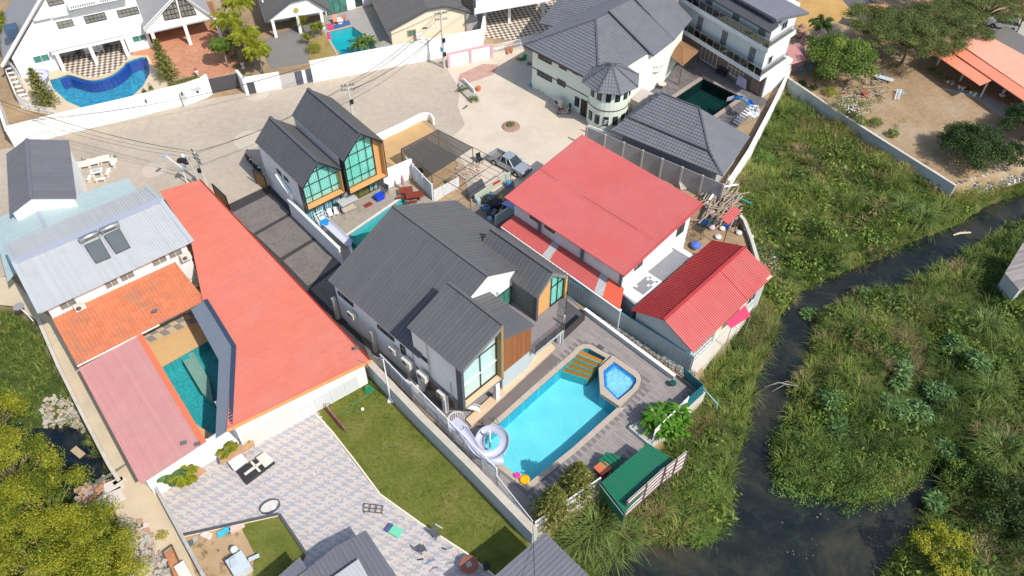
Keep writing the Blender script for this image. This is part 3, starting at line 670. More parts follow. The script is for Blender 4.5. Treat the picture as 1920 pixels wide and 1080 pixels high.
def wallrun(name,label,cat,pts,h,th,mat,copm=None,z0=-.1,cop=.08,seg='wall_face',inner=False,panel=None,group=None):
 t_=T(name,label,cat,(pts[0][0],pts[0][1],0),group)
 for i in range(len(pts)-1):
  a,b=pts[i],pts[i+1];d=(b-a);L=d.length;d=d/L;n=Vector((d.y,-d.x,0))
  k=max(1,round(L/panel))if panel else 1
  for j in range(k):
   p,q=a+d*(L*j/k+(.006 if panel else 0)),a+d*(L*(j+1)/k-(.006 if panel else 0))
   S().prism([p,q,q-n*th,p-n*th],z0,h).build(seg if k==1 else 'wall_panel',mat,t_)
  if copm:S().prism([a+n*.05,b+n*.05,b-n*(th+.05),a-n*(th+.05)],h+.001,h+cop).build('coping',copm,t_)
 return t_
def railing(t_,pts,z0,h,mat,rails=2,post=1.5,bal=None,r=.025,pr=.035,name='rail',group=None):
 """posts each an object, rails joined, optional thin balusters joined"""
 s=S();b_=S()
 for i in range(len(pts)-1):
  a,b=Vector(pts[i]),Vector(pts[i+1]);L=(b-a).length;k=max(1,round(L/post))
  for j in range(k+(1 if i==len(pts)-2 else 0)):
   p=a+(b-a)*(j/k);S().beam(p+Vector((0,0,z0)),p+Vector((0,0,z0+h)),pr*2).build('post',mat,t_)
  for q in range(rails):
   z=z0+h*(q+1)/rails-.03 if rails>1 else z0+h;s.beam(a+Vector((0,0,z)),b+Vector((0,0,z)),r*2,r*2)
  if bal:
   m_=int(L/bal)
   for j in range(1,m_):
    p=a+(b-a)*(j/m_);b_.beam(p+Vector((0,0,z0+.08)),p+Vector((0,0,z0+h-.05)),.036)
 s.build(name,mat,t_)
 if b_.v:b_.build('balusters',mat,t_,kind='stuff')
H1=T('pool_villa','large white villa with charcoal gables and turquoise curtained window above the long pool','house',FM.p(8,6))
gable_solid(H1,FM,.3,12.2,.35,15.4,-.1,5.15,8.85,8.18,5.25,white)
gable_roof(H1,FM,0,12.55,0,5.2,15.8,5.06,9.08,8.18,roof_dark,.43)
S().ext([FM.p(17.0,.42,2.9),FM.p(17.0,4.72,2.9),FM.p(17.0,4.72,9.6),FM.p(17.0,.42,7.97)],FM.a*-5.6).build('wall',white,H1)
roof(H1,[FM.p(11.25,.15,8.0),FM.p(17.66,.15,8.0),FM.p(17.66,4.9,9.8),FM.p(11.25,4.9,9.8)],FM.p(11.25,.15,8.0),FM.p(17.66,.15,8.0),.43,roof_dark)
caps(H1,[(FM.p(11.25,4.85,9.82),FM.p(17.66,4.85,9.82))],roof_dark,.3,.1)
fasc=M('grey_fascia',(.20,.205,.21),.6,.06)
S().ext([FM.p(17.0,.2,2.5),FM.p(17.0,.45,2.5),FM.p(17.0,.45,7.96),FM.p(17.0,.2,7.88)],FM.a*.66).build('frame_side',dgrey,H1)
S().ext([FM.p(17.0,4.62,2.5),FM.p(17.0,4.9,2.5),FM.p(17.0,4.9,9.72),FM.p(17.0,4.62,9.58)],FM.a*.66).build('frame_side',M('shaded_ochre_reveal',(.30,.21,.09),.7,.08),H1)  # ochre reveal with its shade mixed into a darker olive colour
S().ext([FM.p(17.0,.2,2.5),FM.p(17.0,4.9,2.5),FM.p(17.0,4.9,2.72),FM.p(17.0,.2,2.72)],FM.a*.66).build('frame_base',fasc,H1)
S().ext([FM.p(17.01,.45,2.73),FM.p(17.01,4.62,2.73),FM.p(17.01,4.62,2.8),FM.p(17.01,.45,2.8)],FM.a*.63).build('sill',M('apricot_sill',(.62,.42,.27),.7,.05),H1)
S().ext([FM.p(17.0,.45,7.62),FM.p(17.0,4.62,9.2),FM.p(17.0,4.62,9.57),FM.p(17.0,.45,7.96)],FM.a*.67).build('rake_fascia',fasc,H1)
S().ext([FM.p(11.5,.3,2.5),FM.p(17.0,.3,2.5),FM.p(17.0,4.8,2.5),FM.p(11.5,4.8,2.5)],(0,0,.4)).build('floor_slab',fasc,H1)
glazed(H1,FM,17.05,[(.5,2.85),(4.58,2.85),(4.58,9.2),(.5,7.6)],[2.75],[4.95,7.2],whitebars=(4.95,),cm=curtain_m)
roof(H1,[FM.p(12.3,8.6,6.5),FM.p(17.7,8.6,6.5),FM.p(17.7,4.93,7.85),FM.p(12.3,4.93,7.85)],FM.p(12.3,8.6,6.5),FM.p(17.7,8.6,6.5),.43,roof_dark)
S().ext([FM.p(17.35,4.93,2.9),FM.p(17.35,8.45,2.9),FM.p(17.35,8.45,6.45),FM.p(17.35,4.93,7.72)],FM.a*-5.1).build('wall',fasc,H1)
for i in range(22):
 a=4.95+i*.16;z=7.7-(a-4.93)*.37;S().ext([FM.p(17.36,a,2.95),FM.p(17.36,a+.145,2.95),FM.p(17.36,a+.145,z-.06),FM.p(17.36,a,z)],FM.a*.05).build('timber_board',Mi('timber_board_brown',[(.30,.10,.028),(.36,.13,.04),(.26,.085,.022)],.55,.3,.15,3)if i==0 else bpy.data.materials['timber_board_brown'],H1)
bal=FM.p(12.2,8.6),FM.p(17.9,8.6),FM.p(17.9,12.3),FM.p(15.6,15.3),FM.p(12.2,15.3)
S().prism(bal,2.6,2.9).build('balcony_slab',M('pale_grey_paint',(.36,.40,.40),.7,.06),H1)
flat('balcony_floor',[[p+(sum(bal,Vector((0,0,0)))/5-p)*.012 for p in bal]],2.9,2.93,M('mauve_tile',(.23,.205,.21),.7,.08),H1,kind=None)
for(p,q)in((bal[1],bal[2]),(bal[2],bal[3])):
 s=S();L=(q-p).length
 for k in range(6):s.beam(p+Vector((0,0,3.05+.17*k)),q+Vector((0,0,3.05+.17*k)),.035)
 for k in range(4):w_=p+(q-p)*(k/3.);s.beam(w_+Vector((0,0,2.93)),w_+Vector((0,0,3.95)),.06)
 s.build('balcony_railing',black,H1)
gw=Wall(FM.p(12.2,.35),FM.p(12.2,15.4))
window(H1,gw,9.0,11.0,2.95,5.15,2,1,black,gl_green,name='balcony_door')
S().box(FM.p(12.35,9.6,5.75),(.3,.3,.3),FM.az).build('wall_lamp',trim,H1)
tg=M('teal_grey_paint',(.15,.18,.175),.7,.05)
S().ext([FM.p(15.1,11.45,-.1),FM.p(15.1,15.25,-.1),FM.p(15.1,15.25,6.0),FM.p(15.1,13.2,7.85),FM.p(15.1,11.45,6.25)],FM.a*-7.1).build('wall',tg,H1)
gable_roof(H1,FM,7.7,15.5,11.15,6.15,15.5,5.8,8.0,13.2,roof_dark,.43)
S().ext([FM.p(15.1,11.2,2.93),FM.p(15.1,11.46,2.93),FM.p(15.1,11.46,6.3),FM.p(15.1,11.2,6.1)],FM.a*.38).build('frame_side',dgrey,H1)
S().ext([FM.p(15.1,11.46,5.9),FM.p(15.1,13.2,7.5),FM.p(15.1,13.2,7.9),FM.p(15.1,11.46,6.3)],FM.a*.4).build('rake_fascia',fasc,H1)
S().ext([FM.p(15.1,15.2,5.6),FM.p(15.1,13.2,7.5),FM.p(15.1,13.2,7.9),FM.p(15.1,15.2,6.0)],FM.a*.4).build('rake_fascia',fasc,H1)
S().ext([FM.p(15.1,15.05,2.93),FM.p(15.1,15.3,2.93),FM.p(15.1,15.3,5.9),FM.p(15.1,15.05,6.0)],FM.a*.38).build('frame_side',ochre,H1)
S().ext([FM.p(15.11,11.5,3.0),FM.p(15.11,13.3,3.0),FM.p(15.11,13.3,7.4),FM.p(15.11,11.5,5.85)],FM.a*.05).build('ochre_panel',ochre,H1)
glazed(H1,FM,15.2,[(13.35,3.1),(15.0,3.1),(15.0,5.75),(13.35,7.3)],[14.2],[5.6],curt=.07)
S().prism([FM.p(12.2,5.1),FM.p(17.3,5.1),FM.p(17.3,8.4),FM.p(16.0,12.2),FM.p(12.2,12.2)],-.05,2.6).build('wall',M('blue_grey_paint_and_shade',(.44,.49,.50),.8,.05),H1)
for(u,v)in((17.55,4.1),(17.2,12.7),(12.2,.15),(15.3,.2)):S().prism([FM.p(u-.2,v-.2),FM.p(u+.2,v-.2),FM.p(u+.2,v+.2),FM.p(u-.2,v+.2)],0,2.5).build('column',white,H1)
S().beam(FM.p(17.55,12.7,0),FM.p(17.55,12.7,4.3),.14).build('downpipe',M('grey_pipe',(.4,.42,.42),.5,.05),H1)
S().prism([FM.p(11.8,.8),FM.p(15.8,.8),FM.p(15.8,4.8),FM.p(11.8,4.8)],.05,2.5).build('store_room',M('brown_store_wall',(.25,.19,.15),.8,.1),H1)
lw=Wall(FM.p(.3,.35),FM.p(12.2,.35))
for a,b,z in((.45,2.7,3.7),(6.2,8.45,3.75)):window(H1,lw,a,b,z,z+.5,2,1,black,gl_dark)
window(H1,lw,9.3,9.95,3.0,4.25,1,1,black,gl_dark)
fwl=Wall(FM.p(11.4,.42),FM.p(17.0,.42));window(H1,fwl,.75,1.95,4.75,5.2,2,1,black,gl_dark)
for u,z0,z1 in((13.4,2.9,7.6),(16.1,2.9,5.0),(11.3,.2,5.0)):S().tube([FM.p(u,.3,z0),FM.p(u,.3,z1)],.045,8).build('downpipe',M('grey_pipe',(.4,.42,.42)),H1)
for u in(.2,5.9,10.9):S().box(FM.p(u,-.02,1.5),(.3,.35,3.0),FM.az).build('pilaster',M('stone_pilaster',(.48,.43,.38),.9,.15,4),H1)
tag(S().prism(PX([(1031,641),(1041,651),(884,798),(873,786)],.3),.0,.3).build('terrace_step',M('honey_sandstone',(.62,.46,.31),.75,.1,1.5),None),'long low honey stone step between the villa and the pool','step')
tag(S().prism(PX([(1035,663),(1050,675),(912,799),(895,801),(888,797)],.1),.065,.1).build('deck_mat',M('plum_rubber_mat',(.155,.13,.125),.9,.12),None),'dark plum rubber mat lying between the stone step and pool','mat')
S_=tag(S().prism(PX([(1058,560),(1094,590),(1051,632),(1040,600)]),.066,.09).build('utility_yard',M('slate_yard',(.09,.09,.10),.7,.2,1.),None),kind='structure')
wallrun('dark_screen','waist high dark brown screen wall at the end of the pool deck','wall',[at(1053,642),at(1096,601)],1.15,.12,M('dark_brown_panel',(.05,.045,.045),.7,.1))
H2=T('twin_gabled_house','white twin house with two charcoal gable roofs and tall turquoise gridded windows','house',FD.p(-5,4.5))
gable_solid(H2,FD,-9.4,-.9,.12,4.62,2.6,5.75,7.9,2.28,5.75,white);gable_solid(H2,FD,-9.2,-.35,4.66,9.4,2.6,7.2,9.4,7.1,7.3,white)
S().ext([FD.p(-1.3,.12,-.1),FD.p(-1.3,9.3,-.1),FD.p(-1.3,9.3,2.75),FD.p(-1.3,.12,2.75)],FD.a*-8).build('wall',white,H2)
gable_roof(H2,FD,-9.7,.02,0,5.9,4.66,5.9,8.08,2.28,roof_dark2,.3)
gable_roof(H2,FD,-9.5,.68,4.63,7.3,9.6,7.42,9.65,7.08,roof_dark2,.3)
def gframe(F,s0,s1,tL,zL,tr,zr,tR,zR,zb,parent,w=.12,inner=ochre,outer=black):
 out=[(tL,zb),(tR,zb),(tR,zR),(tr,zr),(tL,zL)];k=5;c=((tL+tR)/2,(zb+zr)/2)
 for i in range(k):
  a,b=out[i],out[(i+1)%k];sh=lambda p,q:(p[0]+(q if p[0]<c[0]else-q)*(0 if abs(p[0]-tr)<.01 else 1),p[1]+(q if p[1]<c[1]else-q))
  S().ext([F.p(s0,*a),F.p(s0,*b),F.p(s0,*sh(b,w)),F.p(s0,*sh(a,w))],F.a*(s1-s0)).build('gable_frame',outer,parent)
  if i in(0,1):S().ext([F.p(s0+.01,*sh(a,w+.003)),F.p(s0+.01,*sh(b,w+.003)),F.p(s0+.01,*sh(b,w+.06)),F.p(s0+.01,*sh(a,w+.06))],F.a*(s1-s0-.03)).build('reveal',inner,parent)
gframe(FD,-.9,0,.02,5.82,2.28,7.95,4.62,5.82,2.68,H2);gframe(FD,-.3,.66,4.7,7.2,7.08,9.5,9.55,7.32,2.72,H2)
glazed(H2,FD,-.75,[(.15,3.0),(4.5,3.0),(4.5,5.75),(2.28,7.75),(.15,5.75)],[1.15,2.28,3.5],[3.75,5.2,6.5],curt=.12,bw=.055)
glazed(H2,FD,-.1,[(4.85,3.05),(8.6,3.05),(8.6,7.85),(7.08,9.3),(4.85,7.2)],[5.7,6.8,7.75],[3.95,5.5,7.0,8.2],curt=.12,bw=.055)
S().ext([FD.p(-.1,8.66,3.0),FD.p(-.1,9.43,3.0),FD.p(-.1,9.43,7.25),FD.p(-.1,8.66,7.85)],FD.a*.05).build('ochre_panel',ochre,H2)
glazed(H2,FD,-1.2,[(.2,.1),(4.5,.1),(4.5,2.6),(.2,2.6)],[1.3,2.4,3.4],[],cm=curtain_b,curt=.08)
glazed(H2,FD,-1.2,[(5.3,.1),(8.0,.1),(8.0,2.6),(5.3,2.6)],[6.6],[],hangs=False,gm=glass('olive_patio_glass',(.14,.13,.03)))
glazed(H2,FD,-1.2,[(8.05,.1),(9.2,.1),(9.2,2.6),(8.05,2.6)],[8.6],[],cm=curtain_b,curt=.08)
S().box(FD.p(-.6,4.75,1.3),(.5,.35,2.6),FD.az).build('column',white,H2)
w2=Wall(FD.p(-9.4,.12),FD.p(-.9,.12))
window(H2,w2,3.6,4.5,4.3,4.75,2,1,black,gl_dark);window(H2,w2,5.1,6.0,4.3,4.75,2,1,black,gl_dark)
s=S();s.beam(FD.p(-5.5,-.18,4.2),FD.p(-4.0,-.2,3.4),.42,.4);s.beam(FD.p(-4.0,-.2,3.4),FD.p(-3.3,-.2,3.1),.36,.4);s.build('duct',trim,H2)
S().box(FD.p(-3.25,-.05,1.5),(.35,.4,3.0),FD.az).build('pilaster',white,H2)
H3=T('red_roofed_building','big building with one sloping bright red corrugated roof and blue grey long side','building',FR.p(8,6))
bluew=M('blue_grey_wall',(.43,.46,.47),.8,.06)
S().ext([FR.p(14.9,.5,-.1),FR.p(14.9,11.2,-.1),FR.p(14.9,11.2,6.5),FR.p(14.9,.5,5.12)],FR.a*-13.9).build('wall',white,H3)
RQ=[FR.p(0,0,5.2),FR.p(15.45,0,5.2),FR.p(15.65,11.75,6.75),FR.p(0,11.75,6.75)]
corr(H3,[RQ[0],RQ[1],RQ[1]+(RQ[2]-RQ[1])*.44,RQ[0]+(RQ[3]-RQ[0])*.44],RQ[0],RQ[1],.25,roof_red,h=.05)
up1=Vector((0,0,.05));corr(H3,[RQ[0]+(RQ[3]-RQ[0])*.43+up1,RQ[1]+(RQ[2]-RQ[1])*.43+up1,RQ[2]+up1,RQ[3]+up1],RQ[0],RQ[1],.25,roof_red,h=.05)
S().beam(RQ[1]+Vector((0,0,-.06)),RQ[2]+Vector((0,0,-.03)),.1,.24).build('rake_fascia',M('red_trim',(.52,.09,.09),.5,.05),H3)
for u in(4.6,10.2,15.0):S().box(FR.p(u,.38,3.9),(.28,.22,2.5),FR.az).build('column',M('slate_column',(.12,.16,.18),.6,.06),H3)
w3=Wall(FR.p(1,.5),FR.p(14.9,.5))
for u in(2.2,4.2):window(H3,w3,u,u+1.3,4.2,4.9,2,1,black,gl_green)
w3b=Wall(FR.p(14.9,.5),FR.p(14.9,11.2))
for u in(2.0,8.6):window(H3,w3b,u,u+1.2,3.6,5.0,2,1,black,gl_dark)
S().prism([FR.p(14.9,.2),FR.p(17.25,-.2),FR.p(17.35,9.0),FR.p(14.9,9.0)],-.1,2.8).build('annex',M('blue_grey_wall',(.43,.46,.47)),H3)
tw,tgm=M('white_terrace_tile',(.74,.73,.70),.6,.04,2),M('grey_terrace_tile',(.24,.245,.26),.6,.08,2)
nW=0
for j in range(30):
 for i in range(9):
  u,v=14.98+i*.26,.15+j*.295
  if v>8.75:continue
  q=j+(i*.9);g=(i>2.2-(j-6)*.06 and j>12 and i<8.6 and j<28)or(random.random()<.0)or(3<j<12 and 2<i<8 and(i,j)not in((3,5),(6,8),(4,10),(5,11),(7,10),(6,11),(7,9),(3,11)))
  if g and j in(12,)and i%2:g=False
  S().prism([FR.p(u,v),FR.p(u+.25,v),FR.p(u+.25,v+.285),FR.p(u,v+.285)],2.8,2.83).build('terrace_tile',tgm if g else tw,H3)
S().beam(FR.p(14.95,.05,2.9),FR.p(17.3,-.3,2.9),.15,.18).build('terrace_edge',M('slate_column',(.12,.16,.18)),H3)
Lq=[FR.p(.9,-1.3,2.7),FR.p(16.6,-1.5,2.7),FR.p(15.4,.48,3.15),FR.p(1.1,.48,3.15)]
def cut(q,a,b):return[q[0]+(q[1]-q[0])*a,q[0]+(q[1]-q[0])*b,q[3]+(q[2]-q[3])*b,q[3]+(q[2]-q[3])*a]
for a,b,mm,nm in((0,.37,roof_red,'lean_to_sheet'),(.37,.43,roof_white,'skylight_sheet'),(.43,.80,roof_red,'lean_to_sheet'),(.80,.865,roof_white,'skylight_sheet'),(.865,1,M('orange_red_sheet',(.66,.13,.07),.5,.06,2),'lean_to_sheet')):
 q=cut(Lq,a,b);roof(H3,q,q[0],q[1],.24,mm,nm,.04,.05,.09)
wallrun('boundary_wall','white topped boundary wall carrying the low red lean-to of the big red building','wall',[FR.p(.9,-1.35),FR.p(16.7,-1.6)],2.55,.2,bluew,white,cop=.1)
cn=S();q=[at(1358,405,3.2),at(1388,388,3.2),at(1402,396,3.2),at(1370,415,3.2)];cn.ext(q,(0,0,.12))
cno=T('door_canopy','small terracotta canopy on thin posts beside the corner of the big red roof','canopy',at(1370,450));roof(cno,[at(1352,408,3.3),at(1366,422,3.0),at(1390,396,3.0),at(1376,386,3.3)],at(1366,422,3.0),at(1390,396,3.0),.3,roof_red,'canopy_sheet')
for(x,y)in((1366,422),(1388,398)):p=at(x,y,3.0);S().beam((p.x,p.y,0),(p.x,p.y,2.95),.07).build('post',black,cno)
H4=T('red_tiled_cottage','small cottage with dark red ribbed gable roof above the canal bank','house',FS.p(6,-3.4))
S().ext([FS.p(.35,-6.5,-1.4),FS.p(.35,-.35,-1.4),FS.p(.35,-.35,3.1),FS.p(.35,-3.42,4.45),FS.p(.35,-6.5,3.1)],FS.a*12.2).build('wall',M('blue_grey_wall',(.43,.46,.47)),H4)
for(e,v)in(((0,12.9),0),((0,12.9),1)):
 for a,b,dz in((0,8.6,0),(8.55,12.8,.05)):
  if v==0:q=[FS.p(a,.05,3.18+dz),FS.p(b,.05,3.18+dz),FS.p(b,-3.42,4.7+dz),FS.p(a,-3.42,4.7+dz)];roof(H4,q,q[1],q[0],.24,tile_red,'roof_panel',.05,.06,.10,jit=.01)
  else:q=[FS.p(a,-6.9,3.18+dz),FS.p(b,-6.9,3.18+dz),FS.p(b,-3.42,4.7+dz),FS.p(a,-3.42,4.7+dz)];roof(H4,q,q[0],q[1],.24,roof_red,'roof_panel',.05,.06,.10,jit=.01)
caps(H4,[(FS.p(0,-3.42,4.7),FS.p(12.8,-3.42,4.78))],tile_red,.3,.09)
roof(H4,[FS.p(12.85,-.6,3.1),FS.p(12.85,-3.42,4.5),FS.p(14.0,-2.0,3.3)],FS.p(12.85,-.6,3.1),FS.p(14.0,-2.0,3.3),.24,roof_red,'hip_panel',.05,.05,.09)
roof(H4,[FS.p(12.85,-3.42,4.5),FS.p(14.0,-2.0,3.3),FS.p(14.7,-6.0,2.8),FS.p(12.85,-6.6,3.1)],FS.p(14.0,-2.0,3.3),FS.p(14.7,-6.0,2.8),.24,roof_red,'hip_panel',.05,.05,.09)
S().prism(PX([(1431,518),(1440,512),(1447,519),(1438,526)],3.3),3.28,3.36).build('roof_patch',white_c,H4)
w4=Wall(FS.p(.35,-6.5),FS.p(12.5,-6.5))
window(H4,w4,.5,3.6,.9,2.9,6,3,trim,gl_curt,name='trellis_window');window(H4,w4,3.7,5.2,.9,2.9,3,3,trim,gl_curt,name='trellis_window')
window(H4,w4,9.2,10.6,1.2,2.7,2,1,trim,gl_dark)
tg2=M('blue_grey_wall',(.43,.46,.47))
wallrun('bank_path','narrow concrete footpath on the retaining wall round the red tiled cottage','path',PX([(1300,705),(1398,597),(1428,545),(1424,520)]),.02,1.3,conc_l,z0=-1.9)
aw=T('pink_awning','bright pink cloth awning sagging from the cottage eave','awning',FS.p(7,-7.2));
q=[FS.p(5.0,-6.95,3.0),FS.p(8.0,-6.95,3.0),FS.p(7.8,-7.9,2.45),FS.p(5.1,-7.5,2.6)];S().ext(q,(0,0,.03)).build('cloth',M('pink_cloth',(.50,.04,.11),.8,.08),aw)
for q_ in q[2:]:S().beam((q_.x,q_.y,0),q_,.05).build('pole',steel,aw)
S().ext([FS.p(4.0,-6.6,1.0),FS.p(9.0,-6.6,1.0),FS.p(9.0,-6.6,2.9),FS.p(4.0,-6.6,2.9)],FS.b*-.06).build('lower_wall',white_c,H4)
mf=T('metal_sheet_fence','tall teal grey corrugated sheet fence with blue bottom rail above the gravel strip','fence',at(1180,625))
A_,B_=at(1063,553),at(1294,698);d=(B_-A_).normalized();n=Vector((d.y,-d.x,0));L=(B_-A_).length;k=int(L/.9);fm_=sheet('teal_grey_sheet',(.36,.42,.43),.5,.04)
for i in range(k):
 s=S();a0=L*i/k;w_=L/k
 for j in range(3):s.beam(A_+d*(a0+w_*(j+.5)/3)+Vector((0,0,.12)),A_+d*(a0+w_*(j+.5)/3)+Vector((0,0,2.2)),.1,.05)
 s.ext([A_+d*(a0+.005)+Vector((0,0,.12)),A_+d*(a0+w_-.005)+Vector((0,0,.12)),A_+d*(a0+w_-.005)+Vector((0,0,2.2)),A_+d*(a0+.005)+Vector((0,0,2.2))],n*-.02);s.build('fence_sheet',fm_,mf)
S().beam(A_+n*.06+Vector((0,0,.1)),B_+n*.06+Vector((0,0,.1)),.07).build('bottom_rail',M('cyan_rail',(.05,.30,.42),.5),mf)
S().beam(A_+Vector((0,0,2.22)),B_+Vector((0,0,2.22)),.06).build('top_rail',M('cyan_rail',(.05,.30,.42)),mf)
wallrun('low_deck_wall','low white coped wall along the gravel strip beside the pool deck','wall',[at(1094,588,0)+Vector((0,0,0)),at(1262,714,0)],.62,.22,M('blue_grey_paint_and_shade',(.44,.49,.50)),white,cop=.06)  # white wall; the bluish shade on its face is put into the colour
s=S()
for i in range(1500):
 q=RN.random(2);a=at(1098,583)*(1-q[0])+at(1290,716)*q[0];p=a+Vector((.717,.697,0))*(.15+q[1]*1.15);r=rg(.06,.16);s.box((p.x,p.y,.04+r*.3),(r*1.5,r,r*.7),rg(0,3),m=random.randint(0,2))
tag(s.build('gravel_strip',[stonedark,M('mid_stone',(.22,.21,.19),.9,.2),M('pale_stone',(.33,.31,.28),.9,.2)],None,kind='stuff'),'strip of dark loose stones between the low wall and the metal fence','gravel')
H5=T('courtyard_house','sprawling courtyard house with coral, faded pink, orange and pale ribbed roofs','house',FL.p(-15,0))
coral=PX([(300,358),(375,337),(695,677),(425,808),(432,650),(380,563),(360,452)],3.2)
cf=[FL.p(-31.2,7.7,3.9),FL.p(-30.8,12.0,3.2),FL.p(1.6,12.7,3.2),FL.p(0,.1,3.75)]
def cz(px,py):
 z=3.4
 for _ in range(6):s_,t__=FL.inv(at(px,py,z));z=3.2+(12.3-t__)*.045
 return at(px,py,z)
cor=[cz(*q)for q in[(300,358),(375,337),(695,677),(425,808),(436,652),(380,563),(358,452)]]
ca,cb,cc,cd,ce,cg,ch=cor
def onedge(p):
 s_,_=FL.inv(p);s0,_=FL.inv(cb);s1,_=FL.inv(cc);k=(s_-s0)/(s1-s0);return cb+(cc-cb)*k
for q in([ca,cb,onedge(ch),ch],[ch,onedge(ch),onedge(cg),cg],[cg,onedge(cg),onedge(ce),ce],[ce,onedge(ce),cc,cd]):
 roof(H5,q,q[2],q[1],.30,roof_coral,'roof_sheet',.05,.022,.05,jit=.002)
S().beam(cc,cd,.12,.3).build('eave_flashing',M('orange_flashing',(.75,.30,.12),.6,.05),H5);S().beam(cb,cc,.1,.25).build('gutter',M('dark_red_gutter',(.34,.03,.02),.5),H5)
S().ext([(p.x,p.y,0)for p in(cd+Vector((.5,.4,0)),cc+Vector((-.6,-.1,0)),cc+Vector((-3,3.0,0)),cd+Vector((-2,3.2,0)))],(0,0,3.1)).build('wall',white,H5)
cw=Wall(cd+Vector((.5,.4,0)),cc+Vector((-.6,-.1,0)))
gp=M('grey_gate_panel',(.60,.61,.62),.6,.05)
for i in range(4):
 a=cw.L*(.45+.12*i);S().ext([cw.p(a,.25,.01),cw.p(a+cw.L*.112,.25,.01),cw.p(a+cw.L*.112,2.0,.01),cw.p(a,2.0,.01)],cw.n*.06).build('wall_panel',gp,H5)
S().ext([cw.p(cw.L*.02,.06,.01),cw.p(cw.L*.42,.06,.01),cw.p(cw.L*.42,2.6,.01),cw.p(cw.L*.02,2.6,.01)],cw.n*.05).build('garage_door',M('pale_shutter',(.62,.60,.56),.6,.05),H5)
can=[at(*q,3.6)for q in[(358,580),(384,563),(437,650),(430,805),(404,822),(410,675)]]
for q in([can[0],can[1],can[2],can[5]],[can[5],can[2],can[3],can[4]]):roof(H5,q,q[3],q[0],.2,M('blue_grey_canopy',(.155,.18,.22),.5,.06),'canopy_sheet',.06,.03,.05)
for a,b in((can[1],can[2]),(can[2],can[3])):S().beam(a+Vector((.1,0,.05)),b+Vector((.1,0,.05)),.35,.16).build('canopy_gutter',M('navy_gutter',(.035,.06,.10),.4),H5)
oq=[FL.p(-14.1,-6.95,3.15),FL.p(-14.1,4.8,3.15),FL.p(-19.3,4.5,4.3),FL.p(-19.6,-6.75,4.3)]
tiles(H5,oq,oq[0],oq[1],.95,.33,tile_or,lift=.05,wave=.08)
S().beam(oq[0],oq[0]+(oq[1]-oq[0])*.62,.14,.12).build('gutter',trim,H5);S().beam(oq[0]+(oq[1]-oq[0])*.62,oq[1],.12,.12).build('gutter',dgrey,H5)
pq=[FL.p(-14.0,-6.95,2.95),FL.p(0.05,-7.2,2.95),FL.p(-.1,-1.9,3.2),FL.p(-14.0,-1.5,3.2)]
pq2=pq;roof(H5,pq,pq[0],pq[3],.27,roof_pink,'roof_sheet',.05,.022,.05)
S().beam(pq[3]+Vector((0,0,.03)),pq[2]+Vector((0,0,.03)),.45,.08).build('edge_flashing',M('orange_red_flashing',(.72,.17,.08),.6,.05),H5)
S().prism([FL.p(-13.8,-6.6),FL.p(-.5,-6.8),FL.p(-.5,-2.4),FL.p(-13.8,-2.1)],-.1,2.88).build('wall',white,H5)
S().prism([FL.p(-19.4,-6.6),FL.p(-17.3,-6.6),FL.p(-17.3,4.2),FL.p(-19.4,4.2)],-.1,3.0).build('wall',white,H5)
S().prism([p+(sum(cor,Vector((0,0,0)))/7-p)*0 for p in[FL.p(-31,8.4),FL.p(-30.4,11.6),FL.p(-3,12.0),FL.p(-3,8.6)]],-.1,3.0).build('wall',white,H5)
S().prism([at(265,905),at(300,930),at(345,895),at(425,850),at(482,822),at(478,800),at(425,812),at(385,838)],-.1,.9).build('forecourt_wall',white,H5)
S().prism([FL.p(-28.4,-6.7),FL.p(-19.5,-6.7),FL.p(-19.5,6.0),FL.p(-28.4,6.0)],-.1,6.05).build('wall',white,H5)
lo=[FL.p(-18.7,-7.25,6.2),FL.p(-18.7,6.5,6.2),FL.p(-24.8,6.4,7.25),FL.p(-25.0,-7.05,7.25)];hi=[FL.p(-28.7,-6.95,6.6),FL.p(-28.5,6.3,6.6),FL.p(-24.8,6.4,7.25),FL.p(-25.0,-7.05,7.25)]
roof(H5,lo,lo[1],lo[0],.26,roof_white,'roof_sheet',.06,.05,.1);roof(H5,hi,hi[0],hi[1],.26,sheet('pale_rib_sheet_dull',(.46,.47,.47),.6,.04),'roof_sheet',.06,.05,.1)
lav=M('lavender_flashing',(.36,.38,.46),.5,.05)
caps(H5,[(lo[3],lo[2])],lav,.7,.08);caps(H5,[(lo[0]+Vector((0,0,.02)),lo[3]+Vector((0,0,.02))),(hi[0]+Vector((0,0,.02)),hi[3]+Vector((0,0,.02))),(lo[1],lo[2]),(hi[1],hi[2])],M('steel_blue_flashing',(.40,.44,.46),.5,.05),.4,.08,'verge_flashing')
ww5=Wall(FL.p(-19.5,-6.7),FL.p(-19.5,6.0))
for a,b in((.9,2.3),(4.9,6.1),(6.3,7.6),(9.3,10.7),(10.9,12.2)):window(H5,ww5,a,min(b,12.4),4.7,5.75,2,1,trim,gl_curt,ft=.05)
H6=T('teal_roof_annex','low annex with pale teal metal roof joined behind the pale ribbed roof','annex',at(140,420))
ta=[at(60,372,4.4),at(90,432,4.4)];q1=[at(-12,425,3.3),at(-8,505,3.0),ta[1],ta[0]];roof(H6,[at(0,408,3.5),at(8,470,3.3),ta[1],ta[0]],at(0,408,3.5),at(8,470,3.3),.34,roof_teal,'roof_sheet',.05,.02)
roof(H6,[ta[0],ta[1],at(168,402,3.7),at(140,367,3.7)],at(168,402,3.7),at(140,367,3.7),.34,roof_teal,'roof_sheet',.05,.02)
roof(H6,[at(140,367,3.75),at(168,405,3.75),at(262,365,3.2),at(240,333,3.2)],at(262,365,3.2),at(240,333,3.2),.34,roof_teal,'roof_sheet',.05,.02)
